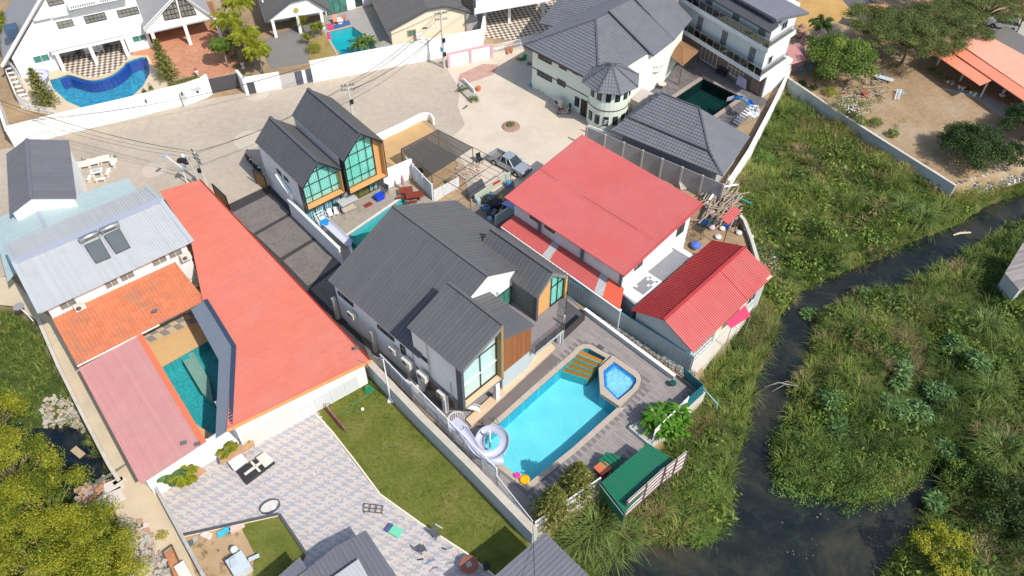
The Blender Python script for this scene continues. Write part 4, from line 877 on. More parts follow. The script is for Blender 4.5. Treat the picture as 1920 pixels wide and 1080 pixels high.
roof(H6,[at(-14,420,3.2),at(5,408,3.4),at(30,510,3.2),at(14,528,3.0)],at(14,528,3.0),at(-14,420,3.2),.4,roof_teal,'roof_sheet',.05,.02)
caps(H6,[(ta[0],ta[1])],lav,.3,.07)
S().prism(PX([(20,440),(60,402),(140,396),(222,366),(246,380),(140,445),(35,492)],2.8),-.1,2.7).build('wall',white,H6)
H7=T('narrow_grey_house','narrow building with ribbed slate grey gable roof beside the street','building',FN.p(6,1))
gable_roof(H7,FN,1.5,11.9,-2.2,5.0,4.0,4.95,6.25,.3,roof_grey,.34)
gable_solid(H7,FN,1.8,11.7,-1.9,3.7,-.1,4.9,6.1,.3,4.9,white)
def azof(p,q):return math.degrees(math.atan2(q.y-p.y,q.x-p.x))
def inter(a,b,c,d):
 x1,y1=a;x2,y2=b;x3,y3=c;x4,y4=d;k=((x1-x3)*(y3-y4)-(y1-y3)*(x3-x4))/((x1-x2)*(y3-y4)-(y1-y2)*(x3-x4));return x1+k*(x2-x1),y1+k*(y2-y1)
H8=T('a_frame_villa','white villa with steep A-frame gables, arcade and carport above the curved pool','house',FT.p(12,18))
def ft(pts,t,d,mat,name='wall'):return S().ext([FT.p(s_,t,z)for s_,z in pts],FT.b*d).build(name,mat,H8)
ft([(1.9,-.1),(6.6,-.1),(6.6,7.6),(1.9,2.9)],15.3,10,white)
ft([(6.6,2.75),(15.4,2.75),(15.4,12),(10.8,12),(6.6,7.6)],15.3,10,white);ft([(15.4,-.1),(18.4,-.1),(18.4,12),(15.4,12)],15.3,10,white)
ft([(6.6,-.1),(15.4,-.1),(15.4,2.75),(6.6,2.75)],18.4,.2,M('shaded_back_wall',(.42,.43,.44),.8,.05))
ft([(6.5,2.55),(15.5,2.55),(15.5,3.15),(6.5,3.15)],14.4,.9,white,'arcade_lintel');ft([(6.4,3.15),(15.6,3.15),(15.6,3.3),(6.4,3.3)],14.25,1.05,white,'ledge')
for s_ in(7.0,11.05,15.05):S().prism([FT.p(s_-.22,14.4),FT.p(s_+.22,14.4),FT.p(s_+.22,14.85),FT.p(s_-.22,14.85)],0,2.55).build('column',white,H8)
lgr=M('pale_grey_roof',(.33,.33,.34),.7,.08,.8)
def dbl(pts):return pts
roof(H8,[FT.p(.7,14.7,2.4),FT.p(.7,26,2.4),FT.p(11.2,26,12.6),FT.p(11.2,14.7,12.6)],FT.p(.7,26,2.4),FT.p(.7,14.7,2.4),.6,lgr,'roof_panel',.12,.015)
S().ext([FT.p(.55,14.6,2.3),FT.p(11.0,14.6,12.5),FT.p(11.0,14.6,12.9),FT.p(.4,14.6,2.6)],FT.b*.25).build('barge_board',white,H8)
S().box(FT.p(3.2,16.8,5.6),(1.5,1.6,1.2),FT.az).build('roof_dormer',M('blue_dark_window',(.06,.10,.16),.3),H8)
wt=Wall(FT.p(0,15.3),FT.p(30,15.3));bb=M('brown_black_frame',(.04,.025,.02),.5)
pwin(H8,wt,86,-2,121,6,3,2,bb,gl_curt,ft=.05);pwin(H8,wt,105,42,140,48,3,2,bb,gl_curt,ft=.05,depth=.05)
pwin(H8,wt,156,31,201,36,5,2,bb,gl_curt,ft=.05);pwin(H8,wt,218,20,262,25,5,2,bb,gl_curt,ft=.05)
for(x,y,a_,b_)in((123,45,.9,.9),(179,34,1.2,1.0),(240,22,1.2,1.0)):
 pass
pwin(H8,wt,61,109,92,109,2,1,trim,gl_green)if False else window(H8,wt,4.1,6.0,1.5,2.5,2,1,trim,gl_green)
window(H8,wt,16.3,18.1,1.3,2.2,2,1,trim,gl_green)
for s0_,s1_,z_ in((6.2,8.2,7.1),(10.9,16,7.2),(8.4,10.9,7.0)):ft([(s0_,z_),(s1_,z_),(s1_,z_+.25),(s0_,z_+.25)],14.85,.45,white,'sun_ledge')
S().prism([FT.p(10.6,13.9),FT.p(17.5,13.9),FT.p(17.5,15.3),FT.p(10.6,15.3)],8.0,8.6).build('balcony',white,H8)
s=S()
for i in range(24):
 if i in(11,12):continue
 s.box(FT.p(10.9+i*.27,13.88,8.3),(.12,.06,.22),FT.az)
s.build('balcony_slots',dgrey,H8)
tq=13.6
Lp,Rp=FT.hit_t(270,58,tq),FT.hit_t(402,36,tq);Pk=inter(FT.hit_t(270,58,tq),FT.hit_t(322,3,tq),FT.hit_t(402,36,tq),FT.hit_t(352,1,tq))
zb=2.75;ft([(Lp[0]+.2,zb),(Rp[0]-.2,zb),(Rp[0]-.2,Rp[1]),(Pk[0],Pk[1]-.2),(Lp[0]+.2,Lp[1]+.2)],tq+.3,.3,white)
ft([(Lp[0]+.2,zb),(Rp[0]-.2,zb),(Rp[0]-.2,zb+.2),(Lp[0]+.2,zb+.2)],tq+.3,5,white,'carport_ceiling')
for a,b in((Lp,Pk),(Pk,Rp)):
 ft([(a[0],a[1]-.1),(b[0],b[1]-.1),(b[0],b[1]+.25),(a[0],a[1]+.25)],tq,.3,white,'barge_board')
 q=[FT.p(a[0],tq-.05,a[1]+.2),FT.p(b[0],tq-.05,b[1]+.2),FT.p(b[0],26,b[1]+.2),FT.p(a[0],26,a[1]+.2)]
 e_=(q[0],q[3])if a is Lp else(q[1],q[2]);roof(H8,q,e_[1]if a is Lp else e_[0],e_[0]if a is Lp else e_[1],.6,lgr,'roof_panel',.1,.015)
FTg=Fr(FT.o,math.degrees(FT.az)-90)
def g8(px):return[FT.hit_t(x,y,tq+.28)for x,y in px]
for px in([(309,37),(337,32),(327,-4),(322,3),(305,24)],[(341,31),(368,26),(362,14),(345,-2),(331,-10)]):
 P_=g8(px);c0=min(p[0]for p in P_);c1=max(p[0]for p in P_);z0=min(p[1]for p in P_);z1=max(p[1]for p in P_)
 glazed(H8,FTg,-(tq+.22),P_,[c0+(c1-c0)*k/4 for k in(1,2,3)],[z0+(z1-z0)*k/4 for k in(1,2,3)],fm=bb,gm=gl_curt,hangs=False,bw=.06)
for s_ in(23.15,27.3,18.9):S().prism([FT.p(s_-.22,13.6),FT.p(s_+.22,13.6),FT.p(s_+.22,14.05),FT.p(s_-.22,14.05)],0,2.8).build('column',white,H8)
ft([(18.4,-.1),(28,-.1),(28,2.8),(18.4,2.8)],18.8,.2,M('brick_shade_wall',(.35,.17,.10),.9,.1))
def gablefront(name,label,cat,A,B,rake,t_,D,rm,wm,sp=.4,cols=(),open_z=None,ov=.3):
 a,b=at(*A),at(*B);F=Fr(a,azof(a,b));H=T(name,label,cat,F.p(4,3));R=[F.hit_t(x,y,t_)for x,y in rake]
 for p,q in zip(R[:-1],R[1:]):
  Q=[F.p(p[0],t_,p[1]),F.p(q[0],t_,q[1]),F.p(q[0],D,q[1]),F.p(p[0],D,p[1])]
  lowL=p[1]<=q[1];e=(Q[3],Q[0])if lowL else(Q[1],Q[2]);roof(H,Q,e[0],e[1],sp,rm,'roof_panel',.09,.045,.07)
  S().beam(Q[0]+Vector((0,0,-.08)),Q[1]+Vector((0,0,-.08)),.06,.25).build('barge_board',dgrey,H)
 z0=open_z or-.1;W_=[(R[0][0]+.5,z0)]+[(R[-1][0]-.5,z0)]+[(R[-1][0]-.5,R[-1][1])]+[(r[0],r[1]-.12)for r in R[-2:0:-1]]+[(R[0][0]+.5,R[0][1])]
 S().ext([F.p(s_,t_+.35,z)for s_,z in W_],F.b*(.25 if open_z else D-.8)).build('wall',wm,H)
 if open_z:S().ext([F.p(s_,4.2,z)for s_,z in[(W_[0][0],-.1),(W_[1][0],-.1),(W_[1][0],3.2),(W_[0][0],3.2)]],F.b*(D-5)).build('wall',wm,H)
 for c in cols:S().prism([F.p(c-.2,t_+.3),F.p(c+.2,t_+.3),F.p(c+.2,t_+.7),F.p(c-.2,t_+.7)],0,open_z or 3).build('column',wm,H)
 return H,F,R
agr=sheet('aged_grey_sheet',(.135,.13,.125),.75,.08)
H9,F9,R9=gablefront('grey_tiled_bungalow','white bungalow with low grey gable and open porch on columns','house',(518,70),(563,62),[(496,41),(545,2),(577,-6),(622,22)],-.5,12,agr,white,open_z=2.6)
for x,y in((518,70),(564,62),(607,54)):c=F9.inv(at(x,y));S().prism([F9.p(c[0]-.2,-.2),F9.p(c[0]+.2,-.2),F9.p(c[0]+.2,.2),F9.p(c[0]-.2,.2)],0,2.6).build('column',white,H9)
w9=Wall(F9.p(R9[0][0]+.5,4.2),F9.p(R9[-1][0],4.2));window(H9,w9,1.2,2.2,.6,2.2,2,1,black,gl_dark);window(H9,w9,3.3,5.0,.1,2.2,2,1,black,gl_dark)
c_=F9.p(F9.hit_t(555,19,-.16)[0],-.16,F9.hit_t(555,19,-.16)[1]);S().ext([c_+F9.a*.35*math.cos(k/12*6.283)+Vector((0,0,.35*math.sin(k/12*6.283)))for k in range(12)],-F9.b*.08).build('round_ornament',M('brass_ornament',(.45,.38,.10),.5),H9)
Hg=T('glazed_pavilion','flat pavilion with dark sliding glass doors behind the teal pool terrace','pavilion',at(640,10));
a,b=at(612,30),at(668,16);Fg=Fr(a,azof(a,b));S().ext([Fg.p(0,.1,0),Fg.p((b-a).length+3.6,.1,0),Fg.p((b-a).length+3.6,.1,3),Fg.p(0,.1,3)],Fg.b*6).build('wall',white,Hg)
wg=Wall(a,b+(b-a).normalized()*3.6);window(Hg,wg,.2,3.2,.05,2.5,3,1,black,gl_green);window(Hg,wg,4.6,5.6,.3,2.5,1,1,black,gl_dark)
H10,F10,R10=gablefront('cream_bungalow','cream bungalow with wide weathered grey gable roof behind the street wall','house',(742,84),(863,62),[(727,58),(802,17),(836,11),(883,23)],-.35,13,agr,white_c,sp=.33)
w10=Wall(F10.p(0,0),F10.p(8,0));pwin(H10,w10,763,57,781,66,2,1,M('salmon_frame',(.55,.3,.2),.6),gl_green,ft=.1)
S().box(F10.p(3.3,-.4,.9),(.9,.4,.7),F10.az).build('condenser',trim,H10)
H11=T('white_carport_house','white flat roofed house front over a diamond checkered carport','house',at(960,10))
S().prism(PX([(893,26),(1032,1),(1040,-60),(890,-50)],3.0),3.0,6.4).build('wall',white,H11)
S().prism(PX([(890,27),(1034,2),(1034,-8),(890,17)],3.6),3.6,3.8).build('ledge',white,H11)
for x,y in((955,44),(892,58),(1018,32)):p=at(x,y);S().prism([p+Vector(q)for q in((-.2,-.2,0),(.2,-.2,0),(.2,.2,0),(-.2,.2,0))],0,3.0).build('column',white,H11)
H12=T('tower_villa','pale cream two storey villa with round corner tower and grey tiled hip roofs','house',FV.p(6,7))
S().prism([FV.p(.8,.7),FV.p(11.6,.7),FV.p(11.6,6.4),FV.p(12.2,9.2),FV.p(12.0,14),FV.p(10.5,19),FV.p(.8,19)],-.1,5.9).build('wall',mint,H12)
v=FV.p;apx,bpx=v(5.3,7,8.75),v(5.6,19.5,8.9)
for q,e in(([v(0,0,6),v(12,0,6),apx],(0,1)),([v(12,0,6),v(12,9.4,6),v(5.4,9.4,8.8),apx],(0,1)),([v(0,0,6),v(-1.0,19.5,6),bpx,apx],(1,0)),([v(12.8,9.3,5.95),v(12.4,14.1,5.95),v(5.55,13.9,9.0),v(5.4,9.3,9.0)],(0,1)),([v(12.4,14.05,5.95),v(11,19.6,5.95),bpx,v(5.6,13.8,8.95)],(0,1))):
 tiles(H12,q,q[e[0]],q[e[1]],.42,.36,tile_gr)
capg=M('dark_ridge_tile',(.085,.09,.105),.5,.08)
caps(H12,[(v(0,0,6.05),apx),(v(12,0,6.05),apx),(apx,bpx),(v(12.8,9.3,6.0),v(5.4,9.3,9.05)),(v(12.4,14.05,6.0),v(5.55,13.9,9.0))],capg,.22,.12)
S().prism([v(-.1,-.1),v(12.0,-.1),v(12.0,.1),v(-.1,.1)],5.85,6.02).build('gutter',M('dark_brown_gutter',(.07,.05,.045),.5),H12)
tc=v(12.15,2.0)
S().lathe((tc.x,tc.y,0),[(2.45,-.1),(2.45,6.0)],28).build('tower',mint,H12,smooth=False)
S().lathe((tc.x,tc.y,0),[(2.5,2.95),(2.5,3.05)],28).build('tower_band',M('dark_brown_gutter',(.07,.05,.045)),H12)
ap=v(12.3,1.7,8.05);ro=[Vector((tc.x+3.5*math.cos(k/8*6.283+.25),tc.y+3.5*math.sin(k/8*6.283+.25),5.9))for k in range(8)]
for k in range(8):tiles(H12,[ro[k],ro[(k+1)%8],ap],ro[k],ro[(k+1)%8],.42,.36,tile_gr,'tower_roof_tiles')
caps(H12,[(r+Vector((0,0,.04)),ap)for r in ro],capg,.16,.1,'hip_cap')
for k in range(7):
 a=math.radians(-150+k*26);c=Vector((tc.x+2.46*math.cos(a),tc.y+2.46*math.sin(a),0))
 for z in(4.9,1.6):
  f=S().box((c.x,c.y,z),(.12,.6,1.2),a).build('window',black,H12);S().box((c.x+.04*math.cos(a),c.y+.04*math.sin(a),z),(.1,.46,1.06),a).build('pane',gl_dark,f)
wv=Wall(v(.8,.7),v(11.6,.7))
for q in((1010,101,1034.4,116.7,3),(1049,117,1062.7,129,2),(1074.4,127,1084,137,2),(1007.8,135.6,1035,149,3),(1045.6,151,1060.4,160,2)):
 a,za=wv.hit(q[0],q[1]);b,zb_=wv.hit(q[2],q[3]);zc=(za+zb_)/2;hh=.38 if q[1]>130 and q[0]<1050 else .48;window(H12,wv,a,b,zc-hh,zc+hh,q[4],1,black,gl_dark)
window(H12,wv,7.3,8.0,.9,2.2,1,1,black,gl_dark);window(H12,wv,8.3,9.5,.05,2.3,2,1,black,M('dark_brown_door',(.05,.035,.03),.5),name='door')
S().ext([wv.p(0,2.95,0),wv.p(9.6,2.95,0),wv.p(9.6,3.05,0),wv.p(0,3.05,0)],wv.n*.06).build('wall_band',M('dark_brown_gutter',(.07,.05,.045)),H12)
bc=at(1222,122,3.0);S().lathe((bc.x,bc.y,0),[(1.3,2.6),(1.5,2.9),(1.5,3.05)],20).build('round_balcony',mint,H12)
s=S()
for k in range(22):a=k/22*6.283;s.box((bc.x+1.4*math.cos(a),bc.y+1.4*math.sin(a),3.4),(.1,.1,.6),a)
s.lathe((bc.x,bc.y,0),[(1.32,3.7),(1.5,3.7),(1.5,3.82),(1.32,3.82)],20);s.build('balustrade',white,H12,kind='stuff')
S().prism([v(13.8,4.2),v(16.0,4.2),v(15.6,7.0),v(13.4,7.0)],-.1,2.9).build('side_annex',M('pinkish_plaster',(.5,.44,.40),.85,.1),H12)
H13=T('grey_tiled_neighbour','lower house with grey cement tile roof tucked behind the tower villa','house',FV.p(-3,12))
q=[v(-3.2,6.0,5.3),v(1.2,7.6,5.6),v(1.8,20,8.6),v(-5.5,18,8.6)];tiles(H13,q,q[0],q[1],.42,.36,tile_gr)
S().prism([v(-2.6,7.5),v(0,8.5),v(0,18),v(-4,17)],-.1,5.2).build('wall',white_c,H13)
pv=T('brown_roof_gazebo','small pavilion with brown shingle hip roof on posts between villa and pool','gazebo',at(1290,120))
gq=[at(1247,97,3),at(1280,124,3),at(1312,95,3),at(1272,72,3)];ga=(gq[0]+gq[1]+gq[2]+gq[3])/4+Vector((0,0,.7))
for k in range(4):tiles(pv,[gq[k],gq[(k+1)%4],ga],gq[k],gq[(k+1)%4],.3,.3,M('brown_shingle',(.26,.14,.07),.85,.15,2),'shingles',lift=.03,wave=0)
for p in gq:c=p+(ga-p)*.12;S().beam((c.x,c.y,0),(c.x,c.y,2.95),.12).build('post',dgrey,pv)
H14=T('three_storey_house','white three storey house with charcoal mono-pitch roofs and glass balustraded balconies','house',at(1420,120))
def pl4(px,z):return PX(px,z)
C1,L1_,R1_=at(1424,153,3.0),at(1286.7,67,3.0),at(1475.5,117,3.0)
dL=Vector((L1_.x-C1.x,L1_.y-C1.y,0)).normalized();dR=Vector((R1_.x-C1.x,R1_.y-C1.y,0)).normalized()
K=Vector((C1.x,C1.y,0))+dL*.7+dR*1.0
wh2=M('cool_white_wall',(.66,.69,.70),.75,.04)
LL=15.5;S().prism([K,K+dR*5.6,K+dR*5.6+dL*LL,K+dL*LL],3.5,9.5).build('wall',wh2,H14)
G0=at(1425.6,182,0)-dL*.2;S().prism([G0,G0+dR*6,G0+dR*6+dL*LL,G0+dL*LL],-.1,3.0).build('wall',wh2,H14);S().prism([G0+dL*.15-dR*.06,G0+dL*.15,G0+dL*LL,G0+dL*LL-dR*.06],-.1,2.98).build('stone_cladding',M('brown_stone_wall',(.24,.18,.15),.85,.25,3),H14)
for zz in(3.0,6.9):
 C=at(1424,153,3.0);Rr=at(1475.5,117,3.0);C=Vector((C.x,C.y,0));Rr=Vector((Rr.x,Rr.y,0))
 S().prism([C,Rr,Rr+dL*LL*1.0,C+dL*LL],zz,zz+.55).build('balcony_slab',white,H14)
 zt=zz+.55;k=13;S().prism([C+dL*.2+dR*.2,Rr+dL*.2-dR*.1,Rr+dL*LL,C+dL*LL+dR*.2],zt,zt+.02).build('balcony_floor',M('dark_balcony_floor',(.10,.095,.085),.7,.1),H14)
 for i in range(k):
  p,q=C+dL*(LL*i/k+.06),C+dL*(LL*(i+1)/k-.06);p=p+dR*.1;q=q+dR*.1
  S().ext([p+Vector((0,0,zt)),q+Vector((0,0,zt)),q+Vector((0,0,zt+.95)),p+Vector((0,0,zt+.95))],dR*.02).build('balustrade_glass',gl_smoke,H14)
  S().beam(p+Vector((0,0,zt)),p+Vector((0,0,zt+1.0)),.05).build('balustrade_post',steel,H14)
 s=S();s.beam(C+dR*.1+Vector((0,0,zt+1.0)),C+dR*.1+dL*LL+Vector((0,0,zt+1.0)),.06);
 Lr=(Rr-C).length;dr2=(Rr-C)/Lr;s.beam(C+dL*.1+Vector((0,0,zt+1.0)),Rr+dL*.1+Vector((0,0,zt+1.0)),.06)
 for i in range(int(Lr/.16)):s.beam(C+dL*.1+dr2*(i*.16)+Vector((0,0,zt)),C+dL*.1+dr2*(i*.16)+Vector((0,0,zt+1.0)),.02)
 s.build('balcony_railing',M('rail_grey',(.30,.30,.30),.5),H14)
wl14=Wall(K+dL*LL,K);dk14=sheet('charcoal_mono_sheet',(.085,.085,.10),.5,.05)
for u in(3.9,8.3,13.1):
 s=S()
 for j in range(5):s.ext([wl14.p(u+j*.2,3.7,.0),wl14.p(u+j*.2+.1,3.7,.0),wl14.p(u+j*.2+.1,5.9,.0),wl14.p(u+j*.2,5.9,.0)],wl14.n*.05)
 s.build('louvre',dgrey,H14)
for u in(4.6,9.3,13.6):
 s=S()
 for j in range(6):s.ext([wl14.p(u+j*.2,7.5,.0),wl14.p(u+j*.2+.1,7.5,.0),wl14.p(u+j*.2+.1,9.3,.0),wl14.p(u+j*.2,9.3,.0)],wl14.n*.05)
 s.build('louvre',dgrey,H14)
for u in(1.2,6.0,10.6):
 window(H14,wl14,u,u+3.0,7.6,9.3,2,1,trim,M('white_blind_glass',(.60,.63,.62),.25,.04))
wr14=Wall(K,K+dR*5.6);window(H14,wr14,2.2,3.5,8.2,9.3,2,1,trim,gl_dark);window(H14,wr14,1.0,2.0,4.0,5.2,1,1,trim,gl_dark)
wgf=Wall(G0+dL*LL,G0);window(H14,wgf,4.4,7.3,.05,2.5,4,1,trim,gl_green,ft=.08);window(H14,wgf,9.2,12.0,.5,2.6,4,2,trim,gl_green,ft=.08);window(H14,wgf,13.2,15.0,.05,2.3,2,1,bb,M('maroon_door',(.10,.02,.02),.6),name='door')
ql=[at(1443,60,9.55),at(1460,48,9.85)];A_=ql[0];B_=ql[1];A2,B2=A_+dL*17,B_+dL*17
roof(H14,[A_,B_+Vector((0,0,.1)),B2+Vector((0,0,.1)),A2],A2,A_,.5,dk14,'roof_panel',.25,.02)
hc=at(1455.6,36,10.6);hR=at(1517,23,11.2);hv=hR-hc;roof(H14,[hc,hR,hR+dL*17,hc+dL*17],hc+dL*17,hc,.5,sheet('slate_purple_sheet',(.20,.20,.235),.5,.04),'roof_panel',.35,.02)
S().prism([K+dR*2.0+dL*.01,K+dR*5.58+dL*.01,K+dR*5.58+dL*LL,K+dR*2.0+dL*LL],9.5,10.6).build('wall',wh2,H14)
H15=T('hip_roofed_hall','low hall with large grey tile hip roof between panel wall and dark green pool','building',FH.p(6,4));v=FH.p
for q,e in(([v(-.1,0,3.5),v(13.4,.35,3.4),v(10.7,2.3,4.3),v(.35,2.3,4.3)],(0,1)),([v(.5,2.1,4.4),v(10.5,2.1,4.4),v(6.95,6.3,6.05),v(2.1,6.3,6.05)],(0,1)),([v(13.4,.35,3.4),v(12.7,8.4,3.4),v(6.95,6.3,6.05),v(10.6,2.2,4.4)],(0,1)),([v(-.1,0,3.5),v(.4,2.2,4.4),v(2.1,6.3,6.05),v(-.4,8.4,3.5)],(3,0)),([v(-.4,8.6,3.5),v(12.7,8.5,3.4),v(6.95,6.3,6.05),v(2.1,6.3,6.05)],(1,0))):
 tiles(H15,q,q[e[0]],q[e[1]],.42,.36,tile_gr)
caps(H15,[(v(2.1,6.3,6.08),v(6.95,6.3,6.08)),(v(6.95,6.3,6.08),v(10.6,2.2,4.45)),(v(10.6,2.2,4.4),v(13.4,.35,3.45)),(v(2.1,6.3,6.08),v(.5,2.1,4.45)),(v(.5,2.1,4.45),v(10.5,2.1,4.45))],capg,.2,.12)
S().prism([v(.5,1.2),v(12.4,1.4),v(12,7.6),v(.4,7.6)],-.1,3.3).build('wall',M('grey_wall',(.38,.38,.38),.85,.08),H15)
pw=T('concrete_panel_wall','tall grey prefabricated concrete panel wall behind the red roofed building','wall',v(5,-.6));cpan=M('precast_grey',(.30,.30,.31),.9,.1,.5,stain=(.22,.2,.19),stain_amt=.5)
wa,wb_=v(-3.4,-.35),v(13.9,-.05);d=(wb_-wa).normalized();n=Vector((d.y,-d.x,0));Lw=(wb_-wa).length;kk=7
for i in range(kk):
 for j in range(3):S().ext([wa+d*(Lw*i/kk+.1)+Vector((0,0,j*.93)),wa+d*(Lw*(i+1)/kk-.1)+Vector((0,0,j*.93)),wa+d*(Lw*(i+1)/kk-.1)+Vector((0,0,j*.93+.92)),wa+d*(Lw*i/kk+.1)+Vector((0,0,j*.93+.92))],-n*.08).build('wall_panel',cpan,pw)
for i in range(kk+1):S().box(wa+d*(Lw*i/kk)+Vector((0,0,1.4)),(.22,.25,2.9),math.atan2(d.y,d.x)).build('post',M('precast_post',(.36,.35,.34),.9,.1),pw)
wallrun('white_end_wall','low white wall and rail at the foot of the round tower','wall',[at(1100,250),at(1165,275)],1.2,.12,white)
def droproof(name,label,px,z,e,sp,mat,cat='building',below=.25,th=.06,zl=None,ridge=None):
 q=[at(x,y,z_)for(x,y),z_ in zip(px,z)];H=T(name,label,cat,(q[0].x,q[0].y,0));roof(H,q,q[e[0]],q[e[1]],sp,mat,'roof_panel',th,.05,.07)
 c=sum(q,Vector((0,0,0)))/len(q);S().prism([c+(p-c)*.93 for p in q],-.1,min(z)-.12).build('wall',white,H);return H,q
Hb1,qb=droproof('grey_shed','long grey ribbed lean-to roof reaching from the paved court to the bottom edge',[(686,994),(762,1110),(640,1190),(500,1130),(629,1028)],(2.65,2.9,3.4,3.4,2.65),(0,4),.34,roof_grey)
roof(Hb1,[at(630,1027,2.8),at(668,1051,2.85),at(575,1120,3.3),at(545,1090,3.3)],at(575,1120,3.3),at(668,1051,2.85),.34,sheet('brown_grey_sheet',(.21,.18,.165),.6,.05),'roof_panel',.05,.05,.07)
droproof('pale_shed_roof','pale bluish corrugated roof overlapping the long grey lean-to',[(672,1048),(700,1100),(650,1160),(585,1110)],(3.4,3.4,3.7,3.7),(0,3),.3,roof_white)
droproof('west_shed','grey ribbed roof beside the dark garden plot at the bottom edge',[(562,1044),(592,1092),(540,1150),(495,1105)],(2.9,2.9,3.2,3.2),(0,3),.34,roof_grey)
droproof('gable_outbuilding','grey purple ribbed roof with its corner against the pool villa wall',[(1022,998),(1125,1100),(1010,1200),(905,1100)],(4.3,4.0,4.4,4.7),(0,1),.34,roof_grey)
gs=T('green_shed','green corrugated metal shed roof over the canal bank wall','shed',at(1190,900))
gq=[at(1215,831,2.15),at(1262,862,2.0),at(1171,962,2.0),at(1127,905,2.15)]
roof(gs,gq,gq[0],gq[3],.24,roof_green,'roof_sheet',.03,.05,.07)
for p in gq:c=p+(sum(gq,Vector((0,0,0)))/4-p)*.05;S().beam((c.x,c.y,-1.6),(c.x,c.y,1.95),.1).build('post',M('shed_post',(.12,.12,.12),.6),gs)
c=gq[3];d2=gq[2];S().ext([(c.x,c.y,.4),(d2.x,d2.y,.4),(d2.x,d2.y,1.9),(c.x,c.y,1.9)],(.03,.03,0)).build('side_sheet',roof_green,gs)
S().beam(gq[3]+Vector((-.1,-.1,-.1)),gq[2]+Vector((-.1,-.1,-.1)),.07).build('eave_rail',steel,gs)
st=T('green_awning','small striped green awning sheet leaning beside the green shed','awning',at(1150,870))
roof(st,[at(1138,847,1.2),at(1175,861,1.2),at(1150,881,.9),at(1120,866,.9)],at(1138,847,1.2),at(1120,866,.9),.34,roof_green,'awning_sheet',.02,.08,.16)
for x,y in((1140,850),(1150,878),(1122,866)):p=at(x,y,1.);S().beam((p.x,p.y,0),(p.x,p.y,.95),.05).build('leg',black,st)
kn=T('red_kennel','small red kennel with terracotta lid beside the green shed','kennel',at(1125,880));kf=at(1128,888)
S().box(kf+Vector((0,0,.45)),(.9,.8,.9),.7).build('body',M('crimson_paint',(.28,.02,.03),.6),kn)
S().box(kf+Vector((0,0,.95)),(1.15,1.0,.07),.7).build('lid',M('terracotta_lid',(.55,.16,.07),.7),kn)
bf=T('board_frame','pair of cream boards in a brown steel frame standing on the canal bank','hoarding',at(1230,905))
brn=M('brown_steel',(.14,.09,.09),.6,.1);crm=M('cream_board',(.70,.62,.59),.7,.06)
for(x0,y0,x1,y1,h)in((1169,969.6,1238.7,906,2.6),(1238.7,907,1279.6,876,2.6)):
 a,b=at(x0,y0,.2),at(x1,y1,.2);
 for j in range(4):z=.2+j*h/4;S().ext([(a.x,a.y,z+.01),(b.x,b.y,z+.01),(b.x,b.y,z+h/4-.02),(a.x,a.y,z+h/4-.02)],Vector((-.03,.03,0))).build('board',crm,bf)
 for j in range(5):z=.2+j*h/4;S().beam((a.x+.04,a.y-.04,z),(b.x+.04,b.y-.04,z),.045).build('frame_bar',brn,bf)
 for k in(0,.5,1):p=a+(b-a)*k;S().beam((p.x+.05,p.y-.05,-1.5),(p.x+.05,p.y-.05,.2+h+.1),.08).build('post',brn,bf)
a=at(1238,906,.2);s=S();s.beam((a.x+.1,a.y-.1,2.0),(a.x+1.1,a.y-.7,-1.5),.06);s.beam((a.x+.5,a.y,2.0),(a.x+.1,a.y-1.1,-1.5),.06);s.build('brace',brn,bf)
cp_=T('net_carport','steel frame carport covered by translucent dark shade netting','carport',at(820,330))
nq=[at(752,279,2.6),at(821,243,2.6),at(886,276,2.6),at(809,325,2.6)]
netm,t,b=newmat('shade_net');out=t.nodes['Material Output'];tr=nd(t,'ShaderNodeBsdfTransparent');df=nd(t,'ShaderNodeBsdfDiffuse');df.inputs[0].default_value=(.11,.105,.10,1);mx=nd(t,'ShaderNodeMixShader');mx.inputs[0].default_value=.62
t.links.new(tr.outputs[0],mx.inputs[1]);t.links.new(df.outputs[0],mx.inputs[2]);t.links.new(mx.outputs[0],out.inputs[0])
def lp2(i,j,k):return nq[i]+(nq[j]-nq[i])*k
for k in range(5):S().ext([lp2(0,3,0)+(nq[1]-nq[0])*(k/5)+Vector((0,0,0)),nq[0]+(nq[1]-nq[0])*((k+1)/5)-Vector((0,0,0)),nq[3]+(nq[2]-nq[3])*((k+1)/5),nq[3]+(nq[2]-nq[3])*(k/5)],(0,0,.015)).build('net_panel',netm,cp_)
for k in range(6):S().beam(nq[0]+(nq[1]-nq[0])*(k/5)-Vector((0,0,.05)),nq[3]+(nq[2]-nq[3])*(k/5)-Vector((0,0,.05)),.05).build('rafter',dgrey,cp_)
for i in range(4):S().beam(nq[i]-Vector((0,0,.04)),nq[(i+1)%4]-Vector((0,0,.04)),.07).build('edge_beam',dgrey,cp_);S().beam((nq[i].x,nq[i].y,0),nq[i],.09).build('post',dgrey,cp_)
of=T('open_steel_frame','bare steel carport frame without cover beside the netted carport','frame',at(900,360));oq_=[nq[3],nq[2],nq[2]+(nq[2]-nq[1])*1.05,nq[3]+(nq[2]-nq[1])*1.05]
for i in range(1,4):S().beam(oq_[i],oq_[(i+1)%4],.05).build('beam',dgrey,of)
for i in(2,3):S().beam((oq_[i].x,oq_[i].y,0),oq_[i],.08).build('post',dgrey,of)
for k in(.35,.7):S().beam(oq_[0]+(oq_[3]-oq_[0])*k,oq_[1]+(oq_[2]-oq_[1])*k,.04).build('cross_bar',dgrey,of)
for k in(.25,.5,.75):S().beam(oq_[0]+(oq_[1]-oq_[0])*k,oq_[3]+(oq_[2]-oq_[3])*k,.03).build('cross_bar',dgrey,of)
H16=T('orange_roof_house','single storey house with stepped salmon orange corrugated roofs and shaded porch','house',at(1880,160))
